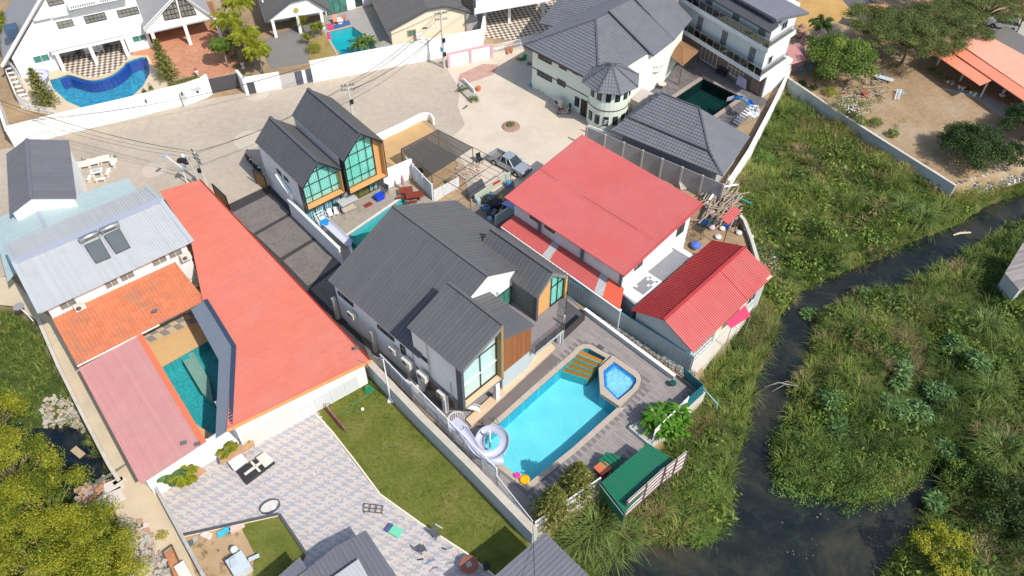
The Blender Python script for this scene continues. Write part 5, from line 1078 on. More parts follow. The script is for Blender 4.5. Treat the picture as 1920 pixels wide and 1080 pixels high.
z=3.0;q1=[at(1748,99,2.6),at(1837,161,2.6),at(1866,148,2.9),at(1786,85,2.9)];roof(H16,q1,q1[0],q1[1],.26,roof_or,'roof_sheet',.06,.05,.1)
q2=[at(1772,88,3.0),at(1990,238,3.0),at(2010,222,3.4),at(1793,76,3.4)];roof(H16,q2,q2[0],q2[1],.26,roof_or,'roof_sheet',.06,.05,.1)
q3=[at(1792,77,3.5),at(2010,224,3.5),at(2060,180,4.2),at(1857,67,4.2)];roof(H16,q3,q3[0],q3[1],.26,sheet('salmon_sheet',(.82,.38,.26),.6,.03),'roof_sheet',.06,.03,.08)
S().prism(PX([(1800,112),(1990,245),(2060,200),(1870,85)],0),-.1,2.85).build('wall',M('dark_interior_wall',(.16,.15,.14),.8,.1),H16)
for x,y in((1757,122),(1800,152),(1838,182),(1905,218)):p=at(x,y,0);S().beam(p,p+Vector((0,0,2.6)),.15).build('post',white,H16)
H17=T('pink_roof_hut','little brick hut with faded pink sheet roof beside the three storey house','hut',at(1485,140))
q=[at(1472,88,2.8),at(1483,121,2.5),at(1513,112,2.5),at(1490,84,2.8)];roof(H17,q,q[1],q[2],.25,roof_pink,'roof_sheet',.05,.03,.08)
hb=[at(1474,138),at(1502,133),at(1497,108),at(1478,112)];S().prism(hb,-.1,2.35).build('wall',M('pink_brick',(.36,.20,.18),.85,.2,3),H17)
H18=T('red_roof_remote','terracotta roofed house half hidden under the spreading trees','house',at(1640,30));q=[at(1615,20,2.8),at(1655,33,2.8),at(1665,10,3.4),at(1630,5,3.4)];roof(H18,q,q[0],q[1],.3,roof_or,'roof_sheet',.06,.04,.08);S().prism([p+(sum(q,Vector((0,0,0)))/4-p)*.1 for p in q],0,2.7).build('wall',white_c,H18)
H19=T('bank_hut','corner of a rusty grey corrugated hut on the far canal bank','hut',at(1910,500,-1.2));q=[at(1884,512,1.0),at(1912,545,1.0),at(1960,500,1.6),at(1918,455,1.6)];roof(H19,q,q[0],q[1],.3,sheet('rust_grey_sheet',(.30,.27,.26),.8,.2),'roof_sheet',.05,.05,.08);S().prism([p+(sum(q,Vector((0,0,0)))/4-p)*.08 for p in q],-1.6,.9).build('wall',M('grimy_white',(.46,.46,.45),.8,.15),H19)
S().prism([at(*q_,.92)for q_ in((410,856),(474,822),(478,836),(414,872))],.9,1.02).build('flower_bed',M('brown_bed_soil',(.45,.27,.15),.95,.2,2),H5)
S().prism([at(*q_,.92)for q_ in((318,905),(372,874),(388,884),(340,915))],.9,1.02).build('flower_bed',M('brown_bed_soil',(.45,.27,.15)),H5)
wallrun('street_wall','long white street wall with wall lamps in front of the A-frame villa','wall',[at(28,277),at(120,253),at(250,222),at(360,194),at(388,184),at(399,176)],2.75,.22,white,white)
wallrun('corner_wall','white wall turning the corner down the west side of the villa pool','wall',[at(2,200),at(28,277)],2.4,.2,white,white)
ws=T('wall_sign','small black lettered house sign on the white street wall','sign',at(365,192));w_=Wall(at(250,222),at(360,194));s=S();random.seed(3)
w_=Wall(at(360,194),at(388,184));s=S()
u0s,zs_=w_.hit(359,177)
for r_ in range(2):
 for k in range(9):
  u=u0s+.05+k*.13+r_*.18;z=1.75-r_*.24
  s.ext([w_.p(u,z,.01),w_.p(u+.03,z,.01),w_.p(u+.05,z+rg(.1,.2),.01),w_.p(u+.02,z+rg(.1,.2),.01)],w_.n*.02);s.ext([w_.p(u+.03,z+.02,.01),w_.p(u+.1,z+.05,.01),w_.p(u+.1,z+.08,.01),w_.p(u+.03,z+.05,.01)],w_.n*.02)
s.build('lettering',black,ws);S().ext([w_.p(u0s+.65,1.15,.01),w_.p(u0s+.95,1.15,.01),w_.p(u0s+.95,1.42,.01),w_.p(u0s+.65,1.42,.01)],w_.n*.06).build('mailbox',black,ws)
lampp=T('wall_lamp','small black wall lamp','lamp');S().box((0,0,0),(.14,.14,.34)).build('housing',black,lampp);S().box((0,0,.2),(.2,.2,.05)).build('lid',dgrey,lampp)
labs=['nearest the left corner of the white street wall','second from the left on the white street wall','above the middle of the street wall','fourth along the white street wall','closest to the house sign']
instances(lampp,[(at(x,y,1.9)+Vector((0,0,0)),.4,1,'small black wall lamp '+l)for(x,y),l in zip(((58.5,235.5),(132.5,219),(205.5,204.5),(274,190),(341.5,176)),labs)],'lamps on the white street wall')
mb=T('meter_cabinet','tall narrow grey meter cabinet against the white street wall','cabinet',at(352,206));w_=Wall(at(250,222),at(360,194));u=w_.hit(352,205)[0]
S().ext([w_.p(u-.3,0,.02),w_.p(u+.3,0,.02),w_.p(u+.3,1.9,.02),w_.p(u-.3,1.9,.02)],w_.n*.35).build('cabinet_body',M('cabinet_grey',(.52,.54,.50),.6),mb)
S().ext([w_.p(u-.24,.1,.37),w_.p(u+.24,.1,.37),w_.p(u+.24,.85,.37),w_.p(u-.24,.85,.37)],w_.n*.02).build('lower_door',M('cabinet_mint',(.55,.66,.62),.6),mb)
g1=T('black_gate','dark grey solid sliding gate between two white walls','gate',at(425,170));A_,B_=at(397,176),at(455,164);dd=(B_-A_)/9
for i in range(9):S().ext([A_+dd*i+Vector((0,0,.06)),A_+dd*(i+.985)+Vector((0,0,.06)),A_+dd*(i+.985)+Vector((0,0,2.1)),A_+dd*i+Vector((0,0,2.1))],(.02,.06,0)).build('gate_board',M('gate_charcoal',(.075,.075,.08),.5,.05),g1)
wallrun('gate_pier_wall','white wall with curved top and small dark door between the two gates','wall',[at(450,162),at(462,178),at(530,167)],2.3,.25,white,white)
w_=Wall(at(462,178),at(530,167));S().ext([w_.p(.4,.02,.01),w_.p(1.3,.02,.01),w_.p(1.3,1.7,.01),w_.p(.4,1.7,.01)],w_.n*.04).build('side_door',M('gate_charcoal',(.075,.075,.08)),bpy.data.objects['gate_pier_wall'])
g2=T('striped_gate','sliding gate of silver and dark vertical slats with one white panel','gate',at(560,160));A_,B_=at(530,167),at(588,154);L=(B_-A_).length;d=(B_-A_)/L;k=26
for i in range(k):
 mm=trim if 18<=i<21 else(M('silver_slat',(.50,.48,.47),.4,.06)if i<12 else M('navy_slat',(.09,.10,.14),.5))
 S().ext([A_+d*(L*i/k+.01)+Vector((0,0,.1)),A_+d*(L*(i+.86)/k)+Vector((0,0,.1)),A_+d*(L*(i+.86)/k)+Vector((0,0,2.0)),A_+d*(L*i/k+.01)+Vector((0,0,2.0))],(.01,.04,0)).build('slat',mm,g2)
for z in(.3,1.0,1.9):S().beam(A_+Vector((.02,.08,z)),B_+Vector((.02,.08,z)),.07).build('rail',dgrey,g2)
wallrun('long_white_wall','long tall white wall along the far side of the street','wall',[at(588,155),at(905,94)],2.95,.25,white,white)
wallrun('return_wall','white wall running back from the street beside the carport house','wall',[at(905,94),at(912,52),at(890,30)],2.6,.22,white,white)
cvw=T('curved_wall','grey concrete garden wall with sweeping curved top behind the cream bungalow','wall',at(890,60));S().ext([(at(875,62).x,at(875,62).y,0),(at(903,58).x,at(903,58).y,0),(at(903,58).x,at(903,58).y,1.2),(at(890,60).x,at(890,60).y,2.4),(at(875,62).x,at(875,62).y,2.9)],(0.05,.25,0)).build('wall_face',conc,cvw)
pk=M('pink_paint',(.70,.38,.42),.7,.05);pwl=T('pink_pier_wall','white wall framed by pink piers and pink coping beside the utility pole','wall',at(880,118));A_,B_=at(842,127),at(922,109);
for i in range(2):
 a,b=A_+(B_-A_)*(i/2),A_+(B_-A_)*((i+1)/2);S().ext([a,b,b+Vector((0,0,1.95)),a+Vector((0,0,1.95))],(.04,.15,0)).build('wall_panel',white,pwl)
for k_ in(0,.5,1):p=A_+(B_-A_)*k_;S().box(p+Vector((0,0,1.05)),(.3,.3,2.1),.3).build('pier',pk,pwl)
S().beam(A_+Vector((.02,.07,2.02)),B_+Vector((.02,.07,2.02)),.3,.13).build('coping',pk,pwl)
rf=T('white_rail_fence','white railing on low lattice wall between the pink pier and the tower villa','fence',at(960,98));A_,B_=at(922,109),at(1002,90)
S().ext([A_,B_,B_+Vector((0,0,.7)),A_+Vector((0,0,.7))],(.04,.15,0)).build('base_wall',M('lattice_block',(.60,.57,.48),.8,.15,4),rf);railing(rf,[A_,B_],.7,1.2,trim,2,2.2,.16)
wallrun('planter_wall','low white wall with rounded end fencing the patch of bare soil','wall',[at(706,268),at(760,243),at(792,226),at(806,226),at(812,234)],1.0,.25,white)
for i,(x,y)in enumerate(((741,248),(763,239))):tag(S().box(at(x,y)+Vector((-.1,-.15,.5)),(.75,.05,.5),math.radians(28)).build('wall_vent',dgrey,None),('left' if i==0 else 'right')+' dark vent opening in the low white wall','vent')
wallrun('terrace_wall','tall white wall on the driveway side of the twin house pool terrace','wall',[at(547,405),at(641,497)],2.3,.2,white,white)
wallrun('party_wall','white rear wall of the twin house pool terrace','wall',[FD.p(-.5,9.6),FD.p(-.2,13.3)],2.5,.2,white,white)
pfw=T('panel_fence','white paneled fence of three tall panels between pool terrace and netted carport','fence',at(780,350));A_,B_=at(762,322),at(813,377)
for i in range(3):
 a,b=A_+(B_-A_)*(i/3+.01),A_+(B_-A_)*((i+1)/3-.01);S().ext([a,b,b+Vector((0,0,2.2)),a+Vector((0,0,2.2))],(.08,.08,0)).build('fence_panel',M('cool_white_panel',(.62,.66,.70),.6,.04),pfw);S().box(b+Vector((0,0,1.2)),(.16,.16,2.4)).build('post',trim,pfw)
pf2=T('picket_panel','white picket panel fence beside the netted carport corner','fence',at(840,365));A_,B_=at(815,378),at(862,352);L=(B_-A_).length;d=(B_-A_)/L
for i in range(int(L/.16)):S().ext([A_+d*(i*.16),A_+d*(i*.16+.12),A_+d*(i*.16+.12)+Vector((0,0,1.6)),A_+d*(i*.16)+Vector((0,0,1.6))],(-.02,.03,0)).build('picket',trim,pf2)
lw_=wallrun('lawn_wall','long rendered wall, blue grey from painted-in shade, between the lawn and the pool villa','wall',[at(693,706),at(791,810),at(880,899),at(997,1022)],1.95,.5,M('blue_grey_paint_and_shade',(.44,.49,.50)),M('worn_sand_coping',(.50,.45,.38),.9,.15,1.5,stain=(.3,.27,.23),stain_amt=.5),cop=.06)  # shade on the lawn-side face is painted in as blue grey
fe=T('tall_mesh_fence','tall white metal fence with vertical bars behind the lawn wall','fence',FM.p(18,-1.6));fpts=[FM.p(8.0,-.85),FM.p(12.6,-1.15),FM.p(23.6,-1.8)]
railing(fe,fpts[1:],.3,2.75,trim,3,1.85,.15,.035,.05);fe2=T('side_mesh_fence','plain white post and rail fence beside the coral roof corner','fence',FM.p(10,-1));railing(fe2,fpts[:2],.2,2.2,trim,1,1.6);
for i in range(3):a,b=fpts[0]+(fpts[1]-fpts[0])*(i/3+.01),fpts[0]+(fpts[1]-fpts[0])*((i+1)/3-.01);S().ext([a+Vector((0,0,.1)),b+Vector((0,0,.1)),b+Vector((0,0,2.2)),a+Vector((0,0,2.2))],(.03,.03,0)).build('fence_panel',M('cool_white_panel',(.62,.66,.70)),fe2)
fe3=T('low_bar_fence','lower white bar fence at the tip of the pool deck','fence',FM.p(26,-2.4));railing(fe3,[FM.p(23.7,-1.85),FM.p(28.2,-2.6)],.3,1.7,trim,2,2.2,.15)
nf=T('bank_bar_fence','white bar fence on the canal side wall below the pool trees','fence',at(1060,950));railing(nf,[at(1003,1000),at(1122,918)],.35,1.6,trim,2,2.6,.11,.04,.05)
wallrun('bank_wall','stained concrete retaining wall along the canal side of the pool deck','wall',[at(1003,1003),at(1126,925),at(1230,834),at(1322,740)],.33,.3,conc_l,None,z0=-2.0)
pn=T('white_sheet_fence','white sheet panel fence behind the big leafed plant','fence',at(1255,800));A_,B_=at(1222,830),at(1286,766)
for i in range(5):a,b=A_+(B_-A_)*(i/5+.004),A_+(B_-A_)*((i+1)/5-.004);S().ext([a+Vector((0,0,.34)),b+Vector((0,0,.34)),b+Vector((0,0,1.9)),a+Vector((0,0,1.9))],(-.03,.03,0)).build('fence_sheet',M('white_paint',(.8,.8,.78)),pn)
tcn=T('teal_corner_sheet','teal corrugated sheets walling the corner of the pool deck','fence',at(1300,745));
for(p,q)in(((1282,710),(1318,742)),((1318,742),(1290,768))):roof(tcn,[at(*p)+Vector((0,0,.05)),at(*q)+Vector((0,0,.05)),at(*q)+Vector((-.25,.05,1.6)),at(*p)+Vector((-.25,.05,1.6))],at(*p),at(*q),.2,M('deep_teal_sheet',(.02,.16,.19),.5,.08),'fence_sheet',.02,.04,.07)
wallrun('east_boundary_wall','white boundary wall running from the three storey house down the overgrown bank','wall',[at(1477,140),at(1444,208),at(1400,292),at(1362,350)],.9,.25,white,white,z0=-1.9)
wallrun('grey_bank_wall','long stained grey concrete wall holding the north east yard above the wild bank','wall',[at(1470,150),at(1560,212),at(1660,276),at(1738,325),at(1787,356)],.55,.22,M('stained_grey_wall',(.40,.43,.44),.9,.15,.5,stain=(.12,.12,.12),stain_amt=.7),conc_l,z0=-1.9)
sr=T('stone_revetment','sloping rubble stone embankment east of the grey bank wall','embankment',at(1860,330));s=S();cb=[]
for i in range(900):
 k=RN.random(2);a=at(1790,345)*(1-k[0])+at(1990,285)*k[0];b_=at(1795,372,-1.5)*(1-k[0])+at(2000,315,-1.5)*k[0];p=a+(b_-a)*k[1];r=rg(.12,.28);s.box(p,(r*1.5,r,r),rg(0,3),m=random.randint(0,2))
s.build('rubble',[conc_l,M('mid_stone',(.36,.33,.30)),stonedark],sr,kind='stuff')
S().ext([at(1788,345),at(1990,285),at(2000,315,-1.5),at(1792,374,-1.5)],(0,0,-.3)).build('slope',conc_l,sr)
wallrun('yard_wall','low dark topped wall curving round the junk yard','wall',[at(1364,388),at(1392,420),at(1405,455),at(1418,500)],.5,.25,conc,conc_l,z0=-1.8)
wallrun('west_bank_wall','cracked concrete parapet along the sandy side path','wall',[at(70,602),at(108,690),at(158,790),at(204,878),at(222,906)],.35,.3,conc_l,None,z0=-1.6,panel=4.)
wallrun('plot_wall','dark topped brick wall between side path and herringbone court','wall',[at(290,912),at(343,1010),at(402,1120)],.9,.15,M('tan_plaster',(.55,.46,.36),.9,.1),conc,z0=-.1)
wallrun('plot_kerb','low kerb with dark cap around the garden plot','kerb',[at(343,1008),at(524,968),at(574,1042)],.28,.12,white_c,dgrey,cop=.02)
wallrun('lawn_kerb','thin white kerb between lawn and herringbone paving','kerb',[at(586,772),at(622,812),at(662,862),at(712,929),at(790,985),at(875,1040),at(960,1110)],.14,.12,white_c)
def leafmat(name,stops,trans=.35,rough=.6):
 m,t,b=newmat(name);out=t.nodes['Material Output'];a=nd(t,'ShaderNodeAttribute',attribute_name='tint')
 c=ramp(t,a.outputs['Fac'],stops);b.inputs['Roughness'].default_value=rough;t.links.new(c,b.inputs['Base Color'])
 tl=nd(t,'ShaderNodeBsdfTranslucent');t.links.new(c,tl.inputs[0]);mx=nd(t,'ShaderNodeMixShader');mx.inputs[0].default_value=trans
 t.links.new(b.outputs[0],mx.inputs[1]);t.links.new(tl.outputs[0],mx.inputs[2]);t.links.new(mx.outputs[0],out.inputs[0]);return m
lf_wild=leafmat('wild_grass_leaf',[(0,(.045,.09,.02)),(.3,(.13,.20,.04)),(.55,(.27,.34,.065)),(.78,(.44,.40,.12)),(1,(.54,.42,.22))])
lf_creep=leafmat('creeper_leaf',[(0,(.05,.11,.03)),(.5,(.13,.25,.05)),(1,(.27,.40,.09))])
lf_castor=leafmat('blue_green_leaf',[(0,(.02,.055,.015)),(.5,(.09,.185,.045)),(1,(.24,.37,.13))])
lf_yel=leafmat('yellow_green_leaf',[(0,(.07,.12,.01)),(.5,(.30,.33,.02)),(1,(.52,.48,.05))],.45)
lf_dark=leafmat('dark_tree_leaf',[(0,(.014,.035,.01)),(.5,(.04,.085,.018)),(1,(.11,.16,.03))])
lf_mid=leafmat('mid_tree_leaf',[(0,(.03,.07,.015)),(.5,(.12,.205,.03)),(1,(.29,.36,.06))])
lf_olive=leafmat('olive_tree_leaf',[(0,(.06,.085,.025)),(.5,(.15,.19,.045)),(1,(.28,.29,.09))])
lf_con=leafmat('conifer_needle',[(0,(.07,.10,.03)),(.5,(.24,.27,.06)),(1,(.48,.42,.13))],.4)
lf_dry=leafmat('withered_leaf',[(0,(.09,.10,.03)),(.4,(.20,.19,.06)),(.7,(.33,.24,.11)),(1,(.45,.36,.20))])
lf_big=leafmat('glossy_big_leaf',[(0,(.03,.10,.01)),(.5,(.08,.22,.015)),(1,(.22,.40,.04))],.3,.35)
flw=leafmat('white_blossom',[(0,(.7,.7,.62)),(1,(.8,.8,.76))],.2)
bark=M('bark',(.20,.155,.11),.95,.25,3);bark_l=M('pale_bark',(.36,.32,.26),.9,.2,2)
def blades(n,h,w,spread,bend,seg=2,seed=1):
 r=np.random.default_rng(seed);V=[];Fq=[]
 for i in range(n):
  a=r.random()*6.283;rr=spread*math.sqrt(r.random());bx,by=rr*math.cos(a),rr*math.sin(a);az=a+r.normal()*.7;hh=h*(.55+.6*r.random());bd=bend*(.4+r.random());s_=w*(.6+.7*r.random())
  sx,sy=-math.sin(az)*s_/2,math.cos(az)*s_/2;base=len(V)
  for k in range(seg+1):
   q=k/seg;ang=bd*q;dz=hh*math.sin(min(1.5,q*1.2+.02))/math.sin(1.22)*(1-.42*bd*q*q);dr=hh*bd*q*q*.75;wk=(1-q*.85)
   x,y=bx+math.cos(az)*dr,by+math.sin(az)*dr;V+=[(x-sx*wk,y-sy*wk,max(.0,dz)),(x+sx*wk,y+sy*wk,max(.0,dz))]
  Fq+=[(base+2*k,base+2*k+1,base+2*k+3,base+2*k+2)for k in range(seg)]
 return np.array(V),np.array(Fq)
def leaves(n,rad,size,flat_=.6,asp=.55,seed=1,shell=.45,bottom=-.2):
 r=np.random.default_rng(seed);V=[];
 d=r.normal(size=(n,3));d/=np.linalg.norm(d,axis=1)[:,None];d[:,2]=np.where(d[:,2]<bottom,-d[:,2]*.5,d[:,2]);rr=rad*(shell+(1-shell)*r.random(n))
 P=d*rr[:,None];P[:,2]*=flat_
 for i in range(n):
  nrm=d[i]*.7+r.normal(size=3)*.55+np.array([0,0,.55]);nrm/=np.linalg.norm(nrm);t=np.cross(nrm,r.normal(size=3));t/=np.linalg.norm(t);b=np.cross(nrm,t);s_=size*(.6+.8*r.random())
  p=P[i];V+=[p-t*s_*.5,p-b*s_*asp*.5+t*s_*.05,p+t*s_*.5,p+b*s_*asp*.5+t*s_*.05]
 return np.array(V),np.arange(4*n).reshape(n,4)
def bigleaf(n,ln,w,up_,seed=1,seg=4,stem=.25):
 """arching broad leaves from one crown"""
 r=np.random.default_rng(seed);V=[];Fq=[]
 for i in range(n):
  az=r.random()*6.283;el=up_*(.55+.5*r.random());L=ln*(.65+.45*r.random());ww=w*(.7+.5*r.random());base=len(V);x=y=z=0.;ca,sa=math.cos(az),math.sin(az);e=el
  for k in range(seg+1):
   q=k/seg;wk=ww*(math.sin(math.pi*min(1,max(0,(q-stem)/(1-stem))**.8))*.95+.05)if q>stem else .02
   V+=[(x+sa*wk/2,y-ca*wk/2,z+.02),(x-sa*wk/2,y+ca*wk/2,z+.02)];x+=ca*math.cos(e)*L/seg;y+=sa*math.cos(e)*L/seg;z+=math.sin(e)*L/seg;e-=.32+.25*r.random()
  Fq+=[(base+2*k,base+2*k+1,base+2*k+3,base+2*k+2)for k in range(seg)]
 return np.array(V),np.array(Fq)
def frond(n,ln,seed=1,droop=.33,lw=.12,ll=.55,up0=1.0,seg=9):
 r=np.random.default_rng(seed);V=[];Fq=[]
 for i in range(n):
  az=i/n*6.283*1.618*2+r.random()*.4;e=up0*(.3+.75*r.random());L=ln*(.8+.3*r.random());ca,sa=math.cos(az),math.sin(az);x=y=z=0.
  for k in range(seg):
   st=L/seg;x2,y2,z2=x+ca*math.cos(e)*st,y+sa*math.cos(e)*st,z+math.sin(e)*st
   for sd in(-1,1):
    for sub in(0,.33,.66):
     px_,py_,pz_=x+(x2-x)*sub,y+(y2-y)*sub,z+(z2-z)*sub;q=(k+sub)/seg;l=ll*math.sin(math.pi*(.12+.83*q))**.7*(.85+.3*r.random())
     dx=(-sa*sd*.8+ca*.55)*l;dy=(ca*sd*.8+sa*.55)*l;dz=-l*.45*(.4+r.random());b0=len(V)
     V+=[(px_,py_,pz_),(px_+ca*lw,py_+sa*lw,pz_),(px_+dx+ca*lw*.5,py_+dy+sa*lw*.5,pz_+dz),(px_+dx,py_+dy,pz_+dz)];Fq.append((b0,b0+1,b0+2,b0+3))
   x,y,z=x2,y2,z2;e-=droop*(.6+.6*r.random())*(.4+k/seg)
 return np.array(V),np.array(Fq)
def merge(temps,P,tint,tj=.12,tempid=None,zscale=None):
 """P: rows x,y,z,scale,rot"""
 VS,FS,TS=[],[],[];off=0;r=RN
 ids=tempid if tempid is not None else r.integers(0,len(temps),len(P))
 for k,(V,Fq)in enumerate(temps):
  sel=np.where(ids==k)[0]
  if not len(sel):continue
  p=P[sel];c,s_=np.cos(p[:,4])[:,None],np.sin(p[:,4])[:,None];sc=p[:,3][:,None];zs=sc if zscale is None else sc*zscale[sel][:,None]
  X=(V[:,0]*c-V[:,1]*s_)*sc+p[:,0][:,None];Y=(V[:,0]*s_+V[:,1]*c)*sc+p[:,1][:,None];Z=V[:,2]*zs+p[:,2][:,None]
  VS.append(np.stack([X,Y,Z],2).reshape(-1,3));nV=len(V);FS.append((Fq[None]+(np.arange(len(sel))*nV)[:,None,None]+off).reshape(-1,4));off+=len(sel)*nV
  tt=tint[sel][:,None]+r.normal(size=(len(sel),len(Fq)))*tj;TS.append(tt.reshape(-1))
 return np.concatenate(VS),np.concatenate(FS),np.clip(np.concatenate(TS),0,1)
def lmesh(name,V,Fq,tint,mat,parent=None,kind=None):
 me=bpy.data.meshes.new(name);quadmesh(me,V,Fq);me.materials.append(mat);a=me.attributes.new('tint','FLOAT','FACE');a.data.foreach_set('value',tint.astype(np.float32));o=link(name,me,parent)
 return tag(o,kind=kind)if kind else o
def scatter(name,label,cat,temps,P,tint,mat,tj=.12,zscale=None):
 V,Fq,tt=merge(temps,P,tint,tj,zscale=zscale);return tag(lmesh(name,V,Fq,tt,mat,None,'stuff'),label,cat)
def projn(x,y,z):
 d=np.stack([x,y,z-CH],-1);R_=np.array(rt);U_=np.array(up);F_=np.array(fw);w=d@F_;return 960+CF*(d@R_)/w,540-CF*(d@U_)/w
def sample(poly,dens,avoid=(),margin=160,wet=.35):
 P=np.array([(p.x,p.y)for p in poly]);lo,hi=np.maximum(P.min(0),[-95,15]),np.minimum(P.max(0),[100,118]);n=int((hi-lo).prod()*dens)
 q=RN.random((n,2))*(hi-lo)+lo;x,y=q[:,0],q[:,1];ok=inside(poly,x,y);px,py=projn(x,y,np.full(n,-1.3));ok&=(px>-margin)&(px<1920+margin)&(py>-margin)&(py<1080+margin)
 for a in avoid:
  i_=inside(a,x,y);d_=dist(a,x,y);ok&=~(i_&(d_>max(wet,0)))&((d_>-wet)|(wet>=0))
 return x[ok],y[ok]
def nz(x,y,s,ph=0.):
 return .5+.25*np.sin(x*s+ph+1.7*np.sin(y*s*.8+ph))+.25*np.sin(y*s*1.3-ph+1.4*np.sin(x*s*.6+2*ph))
G1=[blades(16,.75,.05,.35,.8,2,k)for k in range(5)];G2=[blades(46,1.5,.055,.45,.95,3,20+k)for k in range(4)]
L1=[leaves(46,.7,.2,.65,.5,40+k)for k in range(5)];L2=[leaves(22,.5,.13,.5,.7,50+k)for k in range(4)]
x,y=sample(EAST,2.3,[CANAL],wet=.05);z=height(x,y);k1=nz(x,y,.23);k2=nz(x,y,.7,2.);k3=nz(x,y,.11,4.)
tn=np.clip(.18+.55*k1*k2*1.4+.25*(k3-.5)+RN.normal(size=len(x))*.09,0,1);tn=np.where(dist(CANAL,x,y)<1.2,tn*.8+.12,tn)
ISL=PX([(1530,560),(1920,420),(2500,380),(2500,1250),(1640,1250),(1760,900),(1450,930),(1435,800)])
tn=tn-.13*inside(ISL,x,y)
scatter('wild_grass','wild grass covering the canal banks and the island','grass',G1,np.stack([x,y,z-.05,.8+.8*RN.random(len(x)),RN.random(len(x))*6.28],1),tn,lf_wild,.1)
x,y=sample(EAST,.95,[CANAL],wet=-.5);keep=nz(x,y,.3,1.)>.36;x,y=x[keep],y[keep];z=height(x,y)
scatter('tall_grass','clumps of tall arching grass on the canal banks','grass',G2,np.stack([x,y,z-.05,.6+.7*RN.random(len(x)),RN.random(len(x))*6.28],1),np.clip(.25+.5*nz(x,y,.33,5.)-.17*inside(ISL,x,y)+RN.normal(size=len(x))*.1,0,1),lf_wild,.1)
x,y=sample(EAST,.5,[CANAL],wet=.1);keep=(nz(x,y,.27,3.)>.5);x,y=x[keep],y[keep];z=height(x,y)
scatter('bank_shrubs','tangled low green shrubs and climbers on the wild banks','shrubs',L1,np.stack([x,y,z+.2,.6+1.1*RN.random(len(x)),RN.random(len(x))*6.28],1),np.clip(.15+.55*nz(x,y,.5,7.)+RN.normal(size=len(x))*.12,0,1),lf_mid,.14)
L3=[leaves(80,1.0,.24,.75,.5,440+k,.3)for k in range(5)]
x,y=sample(EAST,.32,[CANAL],wet=-.6);keep=(nz(x,y,.35,9.)>.42)&(dist(EAST,x,y)>2.);x,y=x[keep],y[keep];z=height(x,y)
scatter('island_thicket','rounded green thickets rising above the bank grass','thicket',L3,np.stack([x,y,z+.55,.6+1.5*RN.random(len(x))**1.6,RN.random(len(x))*6.28],1),np.clip(.1+.75*RN.random(len(x)),0,1),lf_mid,.16)
CRE=PX([(1448,800),(1500,780),(1600,790),(1700,840),(1765,875),(1700,925),(1600,955),(1530,940),(1455,915)],-1.6)
x,y=sample(CRE,6.,[]);z=height(x,y)
scatter('creeper_mat','dense carpet of bright green water creepers on the tip of the island','creepers',L2,np.stack([x,y,np.maximum(z,-2.6)+.25,.7+.8*RN.random(len(x)),RN.random(len(x))*6.28],1),np.clip(.3+.4*nz(x,y,.8,2.)+RN.normal(size=len(x))*.15,0,1),lf_creep,.16)
def patch(name,label,cat,px,dens,temps,mat,t0,tv,s0,s1,z0=-1.4,zo=0.):
 Pp=PX(px,z0);x,y=sample(Pp,dens,[]);z=height(x,y)
 return scatter(name,label,cat,temps,np.stack([x,y,z+zo,s0+(s1-s0)*RN.random(len(x)),RN.random(len(x))*6.28],1),np.clip(t0+tv*RN.normal(size=len(x)),0,1),mat,.14)
B1=[bigleaf(14,1.1,.16,1.25,60+k)for k in range(4)]
patch('withered_cannas','patch of half withered broad leaved plants on the west bank','plants',[(1500,330),(1570,305),(1620,350),(1660,395),(1600,440),(1520,420),(1490,380)],1.6,B1,lf_dry,.42,.2,.7,1.3)
patch('withered_cannas_upper','small patch of yellowing broad leaves below the white boundary wall','plants',[(1450,260),(1500,262),(1498,300),(1455,300)],1.3,B1,lf_dry,.35,.2,.6,1.1)
patch('dry_brush','brown dried brush in the middle of the island','brush',[(1640,580),(1700,560),(1750,600),(1720,650),(1650,640)],1.6,G2,lf_dry,.75,.12,.5,.9)
patch('bright_grass','lime green grass tuft at the bend of the west bank','grass',[(1310,900),(1360,880),(1370,950),(1350,1000),(1310,1020),(1290,960)],3.5,G2,lf_creep,.85,.12,.5,.85)
patch('lime_grass_west','bright lime grass strip below the boundary wall','grass',[(1405,300),(1440,290),(1470,340),(1450,400),(1400,370)],2.0,G2,lf_creep,.75,.15,.5,.9)
patch('bank_litter_grass','dry straw coloured grass beside the cottage path','grass',[(1430,560),(1450,560),(1440,660),(1380,640),(1400,600)],3.0,G2,lf_dry,.62,.14,.4,.8)
def plant(name,label,cat,loc,parts,group=None):
 t_=T(name,label,cat,loc,group)
 for nm,V,Fq,tt,mat in parts:o=lmesh(nm,V,Fq,tt,mat,None);o.parent=t_;o.location=(0,0,0)
 return t_
def single(V,Fq,t0=.5,tj=.15):return V,Fq,np.clip(t0+RN.normal(size=len(Fq))*tj,0,1)
def stem(t_,pts,r,mat=bark,name='stem'):
 o=S().tube(pts,r,6).build(name,mat,None,smooth=True);o.parent=t_;o.location=(0,0,0);return o
def onbank(x,y,z=-1.4):p=at(x,y,z);return Vector((p.x,p.y,float(height(np.array([p.x]),np.array([p.y]))[0])))
lf_reed=leafmat('grey_green_reed',[(0,(.06,.12,.025)),(.5,(.17,.25,.06)),(1,(.34,.40,.13))])
